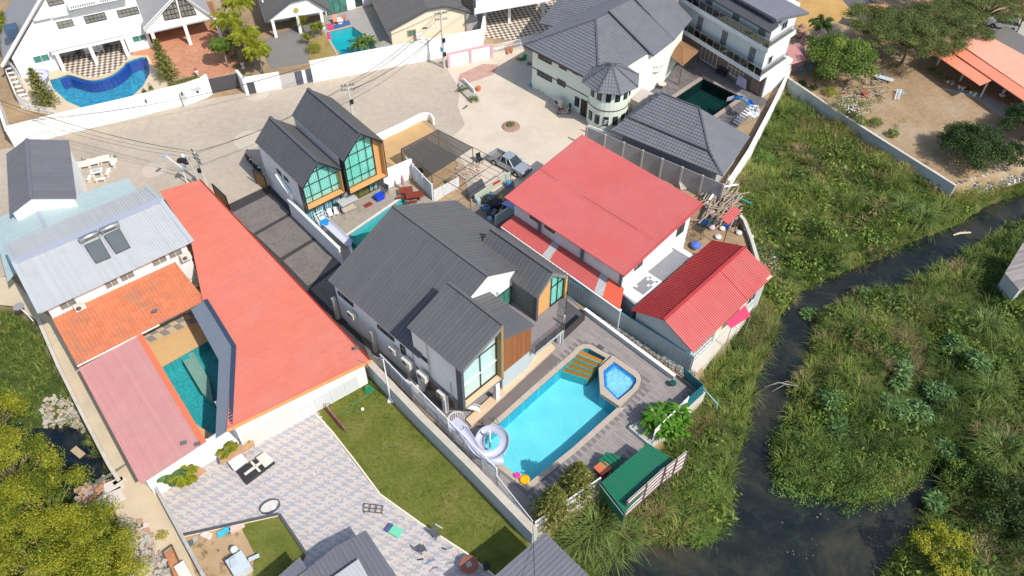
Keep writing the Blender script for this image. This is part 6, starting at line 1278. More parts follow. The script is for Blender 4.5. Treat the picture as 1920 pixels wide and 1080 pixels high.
for(x,y,sc,lab)in((1725,415,1.25,'big fountain of pale arching reeds by the upper canal bend'),(1690,400,1.0,'reed clump left of the big reed fountain by the canal'),(1765,395,.9,'reed clump nearest the grey wall end'),(1120,985,1.2,'dark arching reed clump below the green shed'),(1095,1010,1.1,'arching reed clump against the grey purple roof'),(1170,1000,1.0,'reed clump overhanging the canal below the board frame'),(1145,1030,.9,'lowest reed clump at the bottom canal edge'),(1840,620,1.0,'reed clump on the far bank near the yellow flowers'),(1870,850,1.1,'reed clump at the right edge of the photo'),(1850,740,1.0,'reed clump above the right edge reeds')):
 V,Fq=blades(230,2.1,.085,.8,1.25,5,int(x));t_=plant('reed_clump',lab,'reeds',onbank(x,y),[('reed_blades',*single(V*sc,Fq,.5,.18),lf_reed)],'reed clumps along the canal')
def starleaf(n,rad,size,seed=1,flat_=.8):
 r=np.random.default_rng(seed);V=[];Fq=[];d=r.normal(size=(n,3));d[:,2]=abs(d[:,2]);d/=np.linalg.norm(d,axis=1)[:,None];P=d*rad*(.55+.45*r.random(n))[:,None];P[:,2]*=flat_
 for i in range(n):
  nrm=d[i]*.6+np.array([0,0,.9])+r.normal(size=3)*.25;nrm/=np.linalg.norm(nrm);t=np.cross(nrm,r.normal(size=3));t/=np.linalg.norm(t);b=np.cross(nrm,t);s_=size*(.6+.7*r.random());a0=r.random()*6.28
  for k in range(6):
   a=a0+k*.95;dr=t*math.cos(a)+b*math.sin(a);sd=-t*math.sin(a)+b*math.cos(a);b0=len(V);V+=[P[i],P[i]+dr*s_*.55-sd*s_*.13,P[i]+dr*s_,P[i]+dr*s_*.55+sd*s_*.13];Fq.append((b0,b0+1,b0+2,b0+3))
 return np.array(V),np.array(Fq)
CB=[(1785,655,1.5,'large blue green castor shrub right of the brown brush'),(1700,775,1.6,'large blue green castor shrub in the centre of the island'),(1665,765,1.1,'castor shrub just left of the big central one'),(1550,760,1.1,'castor shrub close to the west canal edge of the island'),(1565,800,1.0,'castor shrub above the creeper carpet'),(1690,690,1.2,'castor shrub between the brown brush and the central shrubs'),(1760,940,1.1,'castor shrub overhanging the lower canal arm'),(1770,840,1.0,'castor shrub at the right tip of the creeper carpet'),(1690,720,.9,'small castor shrub on the vine covered slope'),(1755,735,1.1,'greyish round leaved shrub left of the far bank reeds'),(1530,575,.9,'small castor shrub at the top left tip of the island'),(1620,545,.9,'castor shrub by the narrow channel'),(1815,690,1.2,'castor shrub in the dark hollow on the right')]
for i,(x,y,r_,lab)in enumerate(CB):
 VS=[];FS=[];o_=0
 for k in range(4):V,Fq=starleaf(int(34+20*r_),r_*.62,.62,i*9+k);V=V+np.array([rg(-.6,.6)*r_,rg(-.6,.6)*r_,rg(0,.7)]);VS.append(V);FS.append(Fq+o_);o_+=len(V)
 V,Fq=np.concatenate(VS),np.concatenate(FS);t_=plant('castor_shrub',lab,'shrub',onbank(x,y)+Vector((0,0,.2)),[('foliage',*single(V,Fq,.5,.36),lf_castor)],'blue green shrubs on the island')
x,y=sample(EAST,.5,[CANAL],wet=.1);keep=nz(x,y,.21,12.)>.55;x,y=x[keep],y[keep];z=height(x,y)
scatter('dry_stalks','brown and straw coloured dead stalks among the wild grass','dead stalks',G2,np.stack([x,y,z+.1,.5+.6*RN.random(len(x)),RN.random(len(x))*6.28],1),np.clip(.62+RN.normal(size=len(x))*.2,0,1),lf_dry,.14)
YD=PX([(1500,130),(1560,90),(1700,60),(1760,110),(1730,150),(1660,170),(1700,240),(1780,330),(1700,290),(1590,225)],0)
x,y=sample(YD,.9,[]);keep=nz(x,y,.6,4.)>.52;x,y=x[keep],y[keep]
scatter('yard_weeds','dry weeds and low scrub under the spreading trees of the dirt yard','weeds',G1+L2,np.stack([x,y,np.full(len(x),.03),.4+.7*RN.random(len(x)),RN.random(len(x))*6.28],1),np.clip(.35+.3*RN.random(len(x)),0,1),lf_dry,.16)
x,y=sample(dirt2,3.,[]);keep=nz(x,y,.9,2.)>.5;x,y=x[keep],y[keep]
scatter('plot_weeds','dry weeds on the bare garden plot','weeds',G1,np.stack([x,y,np.full(len(x),.04),.25+.3*RN.random(len(x)),RN.random(len(x))*6.28],1),np.clip(.2+.6*RN.random(len(x)),0,1),lf_dry,.16)
for k_,(x,y)in enumerate(((432,70),(452,95),(470,118),(425,105))):V,Fq=leaves(420,1.0,.2,.8,.5,900+k_,.3);V[:,2]+=.7;plant('palm_undergrowth',['leafy shrub under the top left palm','leafy shrub between the two middle palms','leafy shrub under the lowest palm','leafy shrub at the brick court side of the palms'][k_],'shrub',at(x,y),[('foliage',*single(V,Fq,.45,.2),lf_mid)])
def tree(name,label,base,h,blobs,mat,leaf=.28,dens=1.,t0=.45,tv=.2,trunk_r=.16,group=None,barkm=None,cat='tree',shell=.35,asp=.55,flat_=.8):
 """blobs: (dx,dy,dz,r) leaf masses, each carried by a limb"""
 base=Vector(base);t_=T(name,label,cat,base,group);VS,FS,TS=[],[],[];off=0;s=S()
 s.tube([(0,0,-.3),(rg(-.1,.1),rg(-.1,.1),h*.3),(rg(-.2,.2),rg(-.2,.2),h*.6)],[trunk_r,trunk_r*.8,trunk_r*.55],8)
 for i,(dx,dy,dz,r_)in enumerate(blobs):
  s.tube([(0,0,h*.45),(dx*.4,dy*.4,h*.45+(dz-h*.45)*.6),(dx*.8,dy*.8,dz)],[trunk_r*.5,trunk_r*.33,trunk_r*.12],5)
  n=int(270*r_*r_*dens*(.28/leaf)**1.2);V,Fq=leaves(n,r_,leaf,flat_,asp,RN.integers(1e6),shell,-.5);V=V+np.array([dx,dy,dz]);tt=np.clip(t0+tv*RN.normal()*.6+tv*RN.normal(size=n),0,1);VS.append(V);FS.append(Fq+off);TS.append(tt);off+=len(V)
 o=s.build('trunk',barkm or bark,None,smooth=True);o.parent=t_;o.location=(0,0,0)
 o=lmesh('crown',np.concatenate(VS),np.concatenate(FS),np.concatenate(TS),mat);o.parent=t_;o.location=(0,0,0);return t_
def blobs(n,R,h,r0_,r1_,seed,flat_=.5):
 r=random.Random(seed);out=[]
 for i in range(n):a=i*2.4+r.random();q=math.sqrt((i+.5)/n)*R*(.85+.3*r.random());out.append((q*math.cos(a),q*math.sin(a),h-(q/R)**2*R*flat_+r.uniform(-.4,.4),r.uniform(r0_,r1_)))
 return out
for i,(x,y,zc,R,lab)in enumerate(((0,868,4.5,3.5,'yellow green feathery tree nearest the dark pond at the left edge'),(62,948,5,3.5,'yellow green tree overhanging the junk by the pond'),(158,1015,4.2,3.0,'yellow green tree beside the heap of broken slabs'),(60,1050,5.5,4.2,'largest yellow green tree in the bottom left corner'),(-55,960,5.5,4.5,'yellow green tree cut by the left edge of the photo'),(185,1090,3.8,2.8,'yellow green tree at the bottom edge left of the tan wall'),(-20,780,3.2,2.6,'lower yellow green tree above the pond'))):
 p=at(x,y,zc);tree('feathery_tree',lab,(p.x,p.y,-.9),zc+1,[(a,b,c+.2,r_)for a,b,c,r_ in blobs(24,R,zc+1.4,.7,1.35,i+5,.45)],lf_yel,.19,1.2,.46,.30,.2,'yellow green trees in the bottom left corner',shell=.25,asp=.35)
p=at(10,50,3);tree('garden_tree','olive green tree in the top left corner beside the A-frame villa',(p.x-1,p.y,0),3.4,blobs(12,3.6,3.6,1.0,1.5,31),lf_yel,.2,1.,.3,.2)
def conifer(label,base,h,R,n,mat=lf_con,group=None,seed=1,name='norfolk_pine'):
 t_=T(name,label,'tree',base,group);s=S();s.tube([(0,0,-.2),(0,0,h*.5),(0,0,h)],[.13,.09,.02],7);r=np.random.default_rng(seed);V=[];Fq=[]
 lv=int(h/.33)
 for k in range(1,lv+1):
  z=h*k/lv;q=1-(k/lv);L=R*(q**.75)+.12;m_=max(4,int(n*(.5+q*.5)))
  for j in range(m_):
   a=j/m_*6.283+k*.7+r.random()*.3;ca,sa=math.cos(a),math.sin(a);el=.25+r.random()*.25;pts=[]
   for u in range(12):
    w=(u+r.random())/12*L*(.85+.25*r.random());cx,cy,cz_=ca*w,sa*w,z+w*el-(w*w)/L*.25
    for _ in range(2):
     d=r.normal(size=3);d[2]=abs(d[2])*.6+.25;d=d/np.linalg.norm(d)*(.22+.14*r.random());sd=np.cross(d,r.normal(size=3));sd=sd/np.linalg.norm(sd)*.055;b0=len(V);c=np.array([cx,cy,cz_]);V+=[c-sd,c+sd,c+d+sd*.4,c+d-sd*.4];Fq.append((b0,b0+1,b0+2,b0+3))
   s.tube([(0,0,z),(ca*L*.9,sa*L*.9,z+L*.9*el-L*.2)],[.03,.01],4,cap=False)
 o=s.build('trunk',bark,None);o.parent=t_;o.location=(0,0,0);V=np.array(V);Fq=np.array(Fq);o=lmesh('crown',*single(V,Fq,.5,.25),lf_con if mat is None else mat);o.parent=t_;o.location=(0,0,0);return t_
conifer('tall norfolk pine between the curved pool and the brick court',at(318,150),5.6,1.5,10,seed=2)
conifer('norfolk pine beside the white stair rails at the left edge',at(92,200),5.2,1.6,10,seed=3)
conifer('bushy pine at the pool corner above the white bar fence',at(1035,972),4.6,1.9,18,seed=4,group='pines at the pool corner')
conifer('bushy pine nearest the red kennel',at(1080,925),4.4,1.9,18,seed=5,group='pines at the pool corner')
for(x,y,h,lab)in((288,180,2.0,'taller dark cypress at the tip of the curved pool'),(274,182,1.4,'shorter cypress at the tip of the curved pool')):
 V,Fq=leaves(260,.32,.14,h/.64,.6,int(x),.6);V[:,2]+=h*.45;plant('cypress',lab,'shrub',at(x,y),[('foliage',*single(V,Fq,.35,.15),lf_mid)])
def palm(label,base,h,n,L,mat,seed,group=None,name='palm_tree',t0=.5,up0=1.1,ll=.6):
 t_=T(name,label,'palm',base,group);V,Fq=frond(n,L,seed,up0=up0,ll=ll);V[:,2]+=h;o=S().tube([(0,0,-.1),(.05,.05,h*.5),(0,0,h)],[.13,.10,.08],8).build('trunk',bark_l,None,smooth=True);o.parent=t_;o.location=(0,0,0)
 o=lmesh('fronds',*single(V,Fq,t0,.22),mat);o.parent=t_;o.location=(0,0,0);return t_
for i,(x,y,h,L,lab)in enumerate(((425,40,4.6,2.6,'top left palm of the cluster beside the brick court'),(460,70,4.2,2.5,'yellowest palm of the cluster behind the curved gate wall'),(445,5,5.,2.6,'palm at the top edge beside the grey tiled bungalow'),(482,95,3.4,2.1,'lowest palm of the cluster by the grey drive'),(415,85,3.2,1.9,'small dark palm at the edge of the brick court'))):
 p=at(x,y,h);palm(lab,(p.x,p.y,0),h,36,L,lf_yel if i!=4 else lf_mid,i+11,'palms beside the brick court')
p=at(1540,45,3.4);palm('dark palm rising behind the green tree in the upper right yard',(p.x,p.y,0),3.4,16,1.9,lf_dark,40)
for i,(x,y,h,lab)in enumerate(((352,905,1.2,'yellow green palm in the entrance flower bed'),(330,905,1.3,'bluish papaya like palm left in the entrance flower bed'),(440,850,.5,'little palm sprout in the middle of the brown bed'),(465,835,.5,'little palm sprout at the right end of the brown bed'),(425,862,.3,'tiny palm sprout at the left end of the brown bed'))):
 palm(lab,at(x,y)+Vector((0,0,0 if i<2 else .95)),h*(1 if i<2 else .4),14 if i<2 else 7,1.3 if i<2 else .5,lf_yel if i!=1 else lf_castor,50+i,name='potted_palm' if 0 else 'garden_palm',ll=.35)
def bigplant(name,label,base,n,L,w,up_,mat=lf_big,seed=1,z=0.,cat='plant',t0=.5):
 V,Fq=bigleaf(n,L,w,up_,seed,5);V[:,2]+=z;return plant(name,label,cat,base,[('leaves',*single(V,Fq,t0,.22),mat)])
bp=at(1245,805);t_=T('big_leafed_plant','lush big leafed tropical plant in the planter by the white sheet fence','plant',bp);VS=[];FS=[];o_=0
for i in range(20):
 V,Fq=bigleaf(16,1.25,.3,1.15,90+i,4,.12);a=i*2.4;q=math.sqrt(i/20)*1.7;V=V+np.array([q*math.cos(a),q*math.sin(a)*.8,.5+rg(.2,1.1)]);VS.append(V);FS.append(Fq+o_);o_+=len(V)
o=lmesh('leaves',*single(np.concatenate(VS),np.concatenate(FS),.5,.22),lf_big);o.parent=t_;o.location=(0,0,0)
for i in range(7):a=i*.9;stem(t_,[(math.cos(a)*.4,math.sin(a)*.4,0),(math.cos(a)*1.0,math.sin(a)*.9,1.1)],[.05,.03])
tp=at(685,92);t_=T('travellers_palm','large fan of upright banana like leaves beside the teal pool','plant',tp);VS=[];FS=[];o_=0
for i in range(5):V,Fq=bigleaf(13,2.6,.42,1.5,130+i,5,.3);V=V+np.array([rg(-.9,.9),rg(-.4,.4),.3]);VS.append(V);FS.append(Fq+o_);o_+=len(V)
o=lmesh('leaves',*single(np.concatenate(VS),np.concatenate(FS),.4,.2),lf_mid);o.parent=t_;o.location=(0,0,0)
for i,(x,y,h,lab)in enumerate(((570,60,2.2,'tallest dracaena in front of the bungalow porch'),(590,72,1.6,'middle dracaena above the round bush'),(603,66,1.5,'right dracaena next to the pink mat'),(578,82,1.0,'lowest dracaena behind the round bush'))):
 t_=T('dracaena',lab,'plant',at(x,y),'dracaenas by the bungalow porch');VS=[];FS=[];o_=0
 for k in range(4):V,Fq=blades(46,.95,.09,.05,1.3,3,i*10+k);V=V+np.array([rg(-.35,.35),rg(-.3,.3),h*(.5+.5*k/3)]);VS.append(V);FS.append(Fq+o_);o_+=len(V)
 o=lmesh('leaves',*single(np.concatenate(VS),np.concatenate(FS),.45,.25),lf_yel);o.parent=t_;o.location=(0,0,0);stem(t_,[(0,0,0),(0,0,h)],[.06,.04])
def ball(name,label,base,r,mat,t0=.5,cat='shrub',leaf=.12,n=None,flat_=.85,group=None,tv=.15):
 V,Fq=leaves(n or int(420*r*r+60),r,leaf,flat_,.6,RN.integers(1e6),.55,-.2);V[:,2]+=r*flat_*.55;return plant(name,label,cat,base,[('foliage',*single(V,Fq,t0,tv),mat)],group)
ball('round_bush','bright green round clipped bush in the bungalow garden bed',at(590,98),1.15,lf_yel,.4,n=1100)
for i,(x,y,lab)in enumerate(((1012,170,'yellowest little ball shrub at the villa corner'),(1020,173.5,'second little ball shrub along the villa wall'),(1028,177,'third little ball shrub along the villa wall'),(1036,180,'little ball shrub nearest the condenser'))):ball('ball_shrub',lab,at(x,y),.38,lf_yel,.45-.08*i,n=150,group='ball shrubs along the villa wall')
for i in range(7):ball('hedge_ball',['leftmost','second','third','middle','fifth','sixth','rightmost'][i]+' clipped hedge ball of the row behind the white street wall',at(322+i*8,160-i*2.2),.42,lf_mid,.5,n=130,group='clipped hedge row behind the street wall')
for k,(x,y)in enumerate(((445,128),(452,142),(440,112),(470,150),(462,158))):ball('border_shrub',['dark shrub beside the brick court gate','second dark shrub beside the brick court gate','dark shrub under the palm cluster','shrub in the narrow bed behind the gate wall','lowest shrub behind the curved gate wall'][k],at(x,y),.7,lf_dark,.5,n=220)
tree('dense_tree','dense dark green mango tree left in the north east yard',at(1812,300)+Vector((0,0,-.1)),2.6,blobs(24,3.2,3.3,1.0,1.5,71,.35),lf_dark,.2,1.5,.5,.18,.16)
tree('dense_tree','dense dark green mango tree at the right edge of the yard',at(1918,262),2.7,blobs(20,2.9,3.3,.9,1.4,72,.35),lf_dark,.2,1.4,.5,.18,.16)
tree('dense_tree','dark tree at the far right below the porch',at(1890,310),2.0,blobs(8,1.8,2.2,.7,1.1,73,.35),lf_dark,.2,1.3,.45,.18,.16)
tree('leafy_tree','bright green leafy tree beside the pink roofed hut',at(1565,148),4.2,blobs(28,3.9,4.5,1.0,1.6,74,.4),lf_mid,.24,1.3,.5,.22,.2)
tree('leafy_tree','smaller green tree behind the pink roofed hut',at(1528,120),3.0,blobs(9,1.9,3.2,.8,1.2,75,.4),lf_mid,.24,1.2,.35,.2,.16)
for i,(x,y,R,lab)in enumerate(((1690,118,5.2,'wide spreading olive tree in the middle of the upper right yard'),(1760,92,4.6,'spreading olive tree next to the orange roofed house'),(1830,60,4.4,'spreading olive tree behind the orange roofed house'),(1640,100,4.0,'spreading olive tree above the banana plant'),(1745,30,4.6,'spreading olive tree at the top edge'))):
 tree('spreading_tree',lab,at(x,y),5.0,blobs(46,R*1.12,5.2,.9,1.6,80+i,.18),lf_olive,.21,.9,.45,.22,.2,'spreading trees in the upper right',flat_=.4,shell=.15,asp=.4)
tree('teal_flowered_tree','tree with rusty and teal foliage in the top right corner',at(1905,62),4.,blobs(14,2.9,4.4,.7,1.1,91,.3),lf_dry,.2,.8,.55,.25,.15)
pl=tree('plumeria_tree','bare branched plumeria with white blossoms by the junk heap',at(1592,215),1.8,blobs(16,2.5,1.7,.5,.8,92,.2),lf_olive,.14,.6,.6,.2,.1)
V,Fq=leaves(260,2.6,.17,.35,.9,93,.3,.0);V[:,2]+=1.5;o=lmesh('blossoms',*single(V,Fq,.5,.3),flw);o.parent=pl;o.location=(0,0,0)
for i,(x,y,r_,mt,lab)in enumerate(((1503,160,.6,lf_dark,'small round bush left of the two above the grey bank wall'),(1525,168,.6,lf_dark,'small round bush right of the two above the grey bank wall'),(1530,128,1.2,lf_yel,'yellow green shrub beside the blue barrel'),(1533,150,1.0,lf_mid,'low green shrub below the yellow green shrub'),(1555,178,.9,lf_yel,'yellow flowering shrub by the plumeria'),(1610,235,1.1,lf_mid,'green shrub under the plumeria tree'),(1640,235,.9,lf_mid,'green shrub below the plumeria near the wall'),(1672,255,.8,lf_mid,'lone seedling bush in the dirt yard'),(1590,222,1.0,lf_dark,'dark shrub between plumeria and wall'))):ball('yard_bush',lab,at(x,y),r_,mt,.5,n=int(200+300*r_),leaf=.16)
bigplant('banana_plant','dried tan banana plant behind the leafy tree',at(1612,95),22,1.9,.38,1.2,lf_dry,140,.3,t0=.7)
for i,(x,y)in enumerate(((1745,135),(1757,142),(1768,152),(1795,165),(1808,172),(1822,176),(1838,172),(1780,158))):
 bigplant('porch_plant',['spiky potted plant at the left end of the porch','second potted plant from the left end of the porch','third potted plant along the porch edge','potted plant by the porch table','reddish potted plant near the porch step','leafy potted plant beside the porch ramp','potted plant under the porch eave corner','potted plant in the middle of the porch'][i],at(x,y),12,.9,.2,1.2,[lf_dark,lf_mid,lf_big,lf_dry][i%4],150+i,.3)
for i,(x,y)in enumerate(((1925,128),(1945,150),(1900,108))):ball('lawn_shrub',['green shrub behind the salmon roof','green shrub at the right edge behind the salmon roof','green shrub near the white car'][i],at(x,y),1.4,lf_mid,.6,n=420,leaf=.18)
bb_=onbank(1745,1060,-2.0);tree('bright_bush','bright yellow green bush leaning over the canal in the bottom right',bb_,1.8,blobs(15,2.1,2.4,.5,.9,95,.4),lf_yel,.17,1.2,.6,.25,.1)
tree('bank_tree','dark green tree on the far bank at the right edge',onbank(1890,960),2.2,blobs(14,3.,2.4,.9,1.4,96,.4),lf_dark,.22,1.,.5,.25,.1)
tree('bank_tree','leafy green thicket right of the lower canal arm',onbank(1830,900),1.8,blobs(12,2.6,2.,.8,1.2,97,.4),lf_mid,.2,1.,.4,.25,.1)
x,y=sample(WEST,2.5,[POND]);z=height(x,y);scatter('west_grass','green weeds on the bank left of the sandy path','grass',G1,np.stack([x,y,z-.05,.7+.6*RN.random(len(x)),RN.random(len(x))*6.28],1),np.clip(.2+.5*nz(x,y,.5,3.)+RN.normal(size=len(x))*.1,0,1),lf_wild,.1)
x,y=sample(PX([(-100,560),(30,580),(75,620),(95,720),(60,790),(-100,790)],-1),2.2,[]);z=height(x,y);scatter('west_shrubs','leafy green creepers on the bank at the left edge','shrubs',L1,np.stack([x,y,z+.1,.4+.6*RN.random(len(x)),RN.random(len(x))*6.28],1),np.clip(.5+RN.normal(size=len(x))*.15,0,1),lf_mid,.14)
x,y=sample(lawn_poly,22,[]);P_=np.stack([x,y,np.full(len(x),.05),.10+.10*RN.random(len(x)),RN.random(len(x))*6.28],1)
G0_=[blades(7,.8,.14,.7,.9,1,200+k)for k in range(3)];lf_lawn=leafmat('lawn_blade',[(0,(.06,.10,.012)),(.5,(.14,.18,.03)),(1,(.32,.28,.09))])
scatter('lawn_blades','short grass blades of the lawn','grass',G0_,P_,np.clip(.45+.35*(nz(x,y,.8,1.)-.5)*2+.35*(nz(x,y,2.1,3.)-.5)*2+RN.normal(size=len(x))*.15,0,1),lf_lawn,.12)
def wheel(parent,x,y,r=.36,w=.24):
 o=S();n=18;c=Vector((x,y,r));vs=[]
 prof=[(r*.6,-w/2),(r,-w/2+.03),(r,w/2-.03),(r*.6,w/2)]
 for rr,dy in prof:vs+=[c+Vector((rr*math.cos(k/n*6.283),dy,rr*math.sin(k/n*6.283)))for k in range(n)]
 o.add(vs,[(i*n+j,i*n+(j+1)%n,(i+1)*n+(j+1)%n,(i+1)*n+j)for i in range(3)for j in range(n)]);wh=T('wheel',None,None)if 0 else o.build('tyre',M('tyre_rubber',(.02,.02,.02),.9),parent)
 o=S();o.add([c+Vector((r*.6*math.cos(k/n*6.283),dy,r*.6*math.sin(k/n*6.283)))for dy in(-w/2+.02,w/2-.02)for k in range(n)],[tuple(range(n)),tuple(range(2*n-1,n-1,-1))]);o.build('rim',steel,wh)
def prof_body(parent,name,pts,w,mat,y0=None,taper=0.):
 """side outline pts (x,z) extruded across the width"""
 y=w/2;s=S();s.ext([(x,-y,z)for x,z in pts],(0,w,0));return s.build(name,mat,parent)
def arch(x0,r=.42,n=7):return[(x0+r*math.cos(math.pi*k/n),.36+r*math.sin(math.pi*k/n))for k in range(n+1)]
silver=M('silver_car_paint',(.42,.46,.50),.3,.04,metal=.4,spec=.6)
pu=T('pickup_truck','silver grey double cab pickup with open bed parked beside the netted carport','pickup truck')
low=[(-2.6,.42)]+arch(-1.6)[::-1]+arch(1.6)[::-1]+[(2.55,.42),(2.62,.75),(2.5,.98),(.95,1.08),(-2.62,1.05)]
sd=S()
for y in(-.86,.78):sd.ext([(x,y,z)for x,z in low],(0,.08,0))
sd.build('side_body',silver,pu)
S().prism([(-2.55,-.78),(2.4,-.78),(2.4,.78),(-2.55,.78)],.42,.55).build('bed_floor',M('bed_grey',(.20,.18,.16),.8,.15),pu)
S().box((-2.57,0,.78),(.08,1.6,.5)).build('tailgate',silver,pu);S().box((-.82,0,.8),(.06,1.6,.5)).build('bed_front',silver,pu)
s=S();s.ext([(.9,-.8,1.07),(2.45,-.72,.97),(2.45,.72,.97),(.9,.8,1.07)],(0,0,-.5));s.build('bonnet',silver,pu)
cab=[(-.8,-.8,1.05),(1.25,-.8,1.05),(1.25,.8,1.05),(-.8,.8,1.05),(-.6,-.62,1.68),(.45,-.62,1.68),(.45,.62,1.68),(-.6,.62,1.68)]
S().add(cab,[(0,1,2,3),(0,4,5,1),(1,5,6,2),(2,6,7,3),(3,7,4,0),(4,7,6,5)]).build('cab_glass',gl_dark,pu)
S().box((-.08,0,1.71),(1.1,1.28,.06)).build('roof',silver,pu)
s=S()
for y in(-1,1):
 for a,b in(((-.78,.79,1.05),(-.6,.63,1.68)),((.25,.8,1.05),(.0,.63,1.68)),((1.22,.79,1.06),(.47,.63,1.68))):s.beam((a[0],a[1]*y,a[2]),(b[0],b[1]*y,b[2]),.09)
s.build('pillar',silver,pu)
for x in(-1.6,1.6):
 for y in(-.8,.8):wheel(pu,x,y)
S().box((2.62,0,.55),(.14,1.7,.28)).build('bumper',M('grey_plastic',(.1,.1,.11),.6),pu)
for y in(-.6,.6):S().box((2.57,y,.85),(.12,.34,.16)).build('headlight',M('lamp_glass',(.7,.72,.74),.1),pu)
for y in(-.98,.98):S().box((.95,y,1.12),(.12,.2,.16)).build('mirror',silver,pu)
pa,pb=at(926,291,.6),at(985,323,.6);place(pu,(pa.x+(pb.x-pa.x)*.5,pa.y+(pb.y-pa.y)*.5,.05),math.atan2(pb.y-pa.y,pb.x-pa.x))
car=T('white_car','white hatchback car parked under the tree in the top right corner','car')
cw_=M('white_car_paint',(.78,.79,.80),.25,.03,spec=.6)
prof_body(car,'body',[(-2.0,.35)]+arch(-1.3,.38)[::-1]+arch(1.3,.38)[::-1]+[(2.05,.35),(2.1,.7),(1.9,.85),(1.0,.95),(-1.9,1.0),(-2.1,.7)],1.7,cw_)
cab=[(-1.9,-.8,.98),(1.1,-.8,.95),(1.1,.8,.95),(-1.9,.8,.98),(-1.5,-.62,1.45),(.3,-.62,1.48),(.3,.62,1.48),(-1.5,.62,1.45)]
S().add(cab,[(0,1,2,3),(0,4,5,1),(1,5,6,2),(2,6,7,3),(3,7,4,0),(4,7,6,5)]).build('windows',gl_dark,car);S().box((-.6,0,1.48),(1.8,1.26,.06)).build('roof',cw_,car)
for x in(-1.3,1.3):
 for y in(-.78,.78):wheel(car,x,y,.32,.2)
place(car,at(1878,52)+Vector((0,0,.05)),2.7)
def scooter(label,loc,rz,col,seatc=(.03,.03,.03)):
 t_=T('scooter',label,'scooter',(0,0,0));m_=M('scooter_%02d'%int(col[0]*90+col[2]*7),col,.4,.05)
 for x in(-.6,.62):wheel(t_,x,0,.25,.1)
 s=S();s.ext([(-.75,-.14,.45),(-.1,-.14,.35),(.0,-.14,.28),(.3,-.14,.28),(.42,-.14,.75),(.5,-.14,.78),(.45,-.14,.2),(-.3,-.14,.2),(-.8,-.14,.6)],(0,.28,0));s.build('body',m_,t_)
 S().box((-.4,0,.72),(.75,.26,.12)).build('seat',M('seat_%d'%int(seatc[0]*99),seatc,.6),t_);s=S();s.beam((.62,0,.25),(.42,0,.95),.06);s.beam((.42,-.32,.98),(.42,.32,.98),.04);s.build('handlebar',black,t_)
 S().box((.52,0,.85),(.1,.2,.16)).build('headlight',M('lamp_glass',(.7,.72,.74)),t_);return place(t_,loc,rz)
scooter('pale pink scooter parked in front of the round tower',at(1057,214)+Vector((0,0,.05)),.1,(.55,.40,.40),(.25,.06,.06))
scooter('blue and white scooter standing behind the pale pink one',at(1068,204)+Vector((0,0,.05)),1.5,(.10,.22,.5))
scooter('dark scooter with red seat in the shade of the twin gabled house',at(469,306)+Vector((0,0,.05)),-.9,(.04,.04,.05),(.3,.03,.03))
scooter('black scooter next to the slatted wooden gate',at(484,322)+Vector((0,0,.05)),-.7,(.03,.03,.035))
def upole(label,x,y,h,arms,loc_arm,dx=(1,0)):
 b_=at(x,y);t_=T('utility_pole',label,'utility pole',b_);S().tube([b_,b_+Vector((0,0,h))],[.16,.11],8).build('shaft',pole_w,t_);d=Vector((dx[0],dx[1],0)).normalized()
 for z in arms:
  S().beam(b_+Vector((0,0,z))-d*.8,b_+Vector((0,0,z))+d*.8,.1).build('cross_arm',steel,t_);s=S()
  for k in(-.7,-.35,.35,.7):s.box(b_+d*k+Vector((0,0,z+.14)),(.08,.08,.2))
  s.build('insulators',dgrey,t_)
 for z,c_ in zip(loc_arm,(black,M('pale_meter_box',(.5,.52,.5),.5),black,M('blue_meter_box',(.02,.25,.5),.5))):S().box(b_+Vector((rg(-.2,.25),-.2,z)),(.36,.26,.5)).build('meter_box',c_,t_)
 return b_
b1_=upole('tall utility pole with meter boxes at the street corner by the pink wall',833,128,8.2,(7.8,7.0),(2.2,3.3,4.2,2.9),(1,.25))
b2_=upole('slim utility pole rising behind the twin gabled house',663,228,5.4,(5.1,4.5),(3.0,),(1,.2))
b3_=upole('leaning utility pole pair beside the coral roof tip',389,352,5.0,(4.8,4.2,3.7),(2.6,),(.7,-.7))
S().beam(at(384,356)+Vector((-.3,.1,0)),at(384,356)+Vector((-.7,.1,4.7)),.14).build('second_shaft',pole_w,bpy.data.objects['utility_pole.002'])
lampost=T('street_lamp','leaning white street lamp with blue grey head in front of the coral roof','street lamp',at(352,345));s=S();p0,p1=at(352,345,0),at(309,291,4.0);s.tube([p0,(p0.x,p0.y,2.4),p1],[.07,.05,.04],6).build('post',trim,lampost);S().box(p1,(.3,.75,.12),-.4).build('lamp_head',M('lamp_blue_grey',(.30,.40,.46),.5),lampost);S().box(Vector((p0.x,p0.y,2.3))+Vector((.1,0,0)),(.6,.6,.2)).build('cabinet',M('lamp_blue_grey',(.30,.40,.46)),lampost)
sl2=T('street_lamp','slim street lamp arm reaching out in front of the long white wall','street lamp',b1_);S().tube([b1_+Vector((0,0,5.5)),b1_+Vector((-1.0,-.3,6.0)),b1_+Vector((-1.9,-.5,6.1))],.04,6).build('arm',steel,sl2);S().box(b1_+Vector((-2.1,-.55,6.1)),(.6,.22,.12),.2).build('lamp_head',dgrey,sl2)
cb=M('cable_black',(.02,.02,.02),.6)
def cable(label,a,b,sag,n=1,sp=.22,r=.022):
 t_=T('overhead_cable',label,'cables',a);d=(Vector(b)-Vector(a));sd=Vector((-d.y,d.x,0)).normalized()
 for k in range(n):
  o=sd*(k-(n-1)/2)*sp;sg=sag*(1+.25*rg(-1,1));pts=[Vector(a)+d*(i/12)+o-Vector((0,0,sg*4*(i/12)*(1-i/12)))for i in range(13)];S().tube(pts,r,4,cap=False).build('wire',cb,t_)
T1,T2,T3=b1_+Vector((0,0,7.9)),b2_+Vector((0,0,5.2)),b3_+Vector((0,0,4.9))
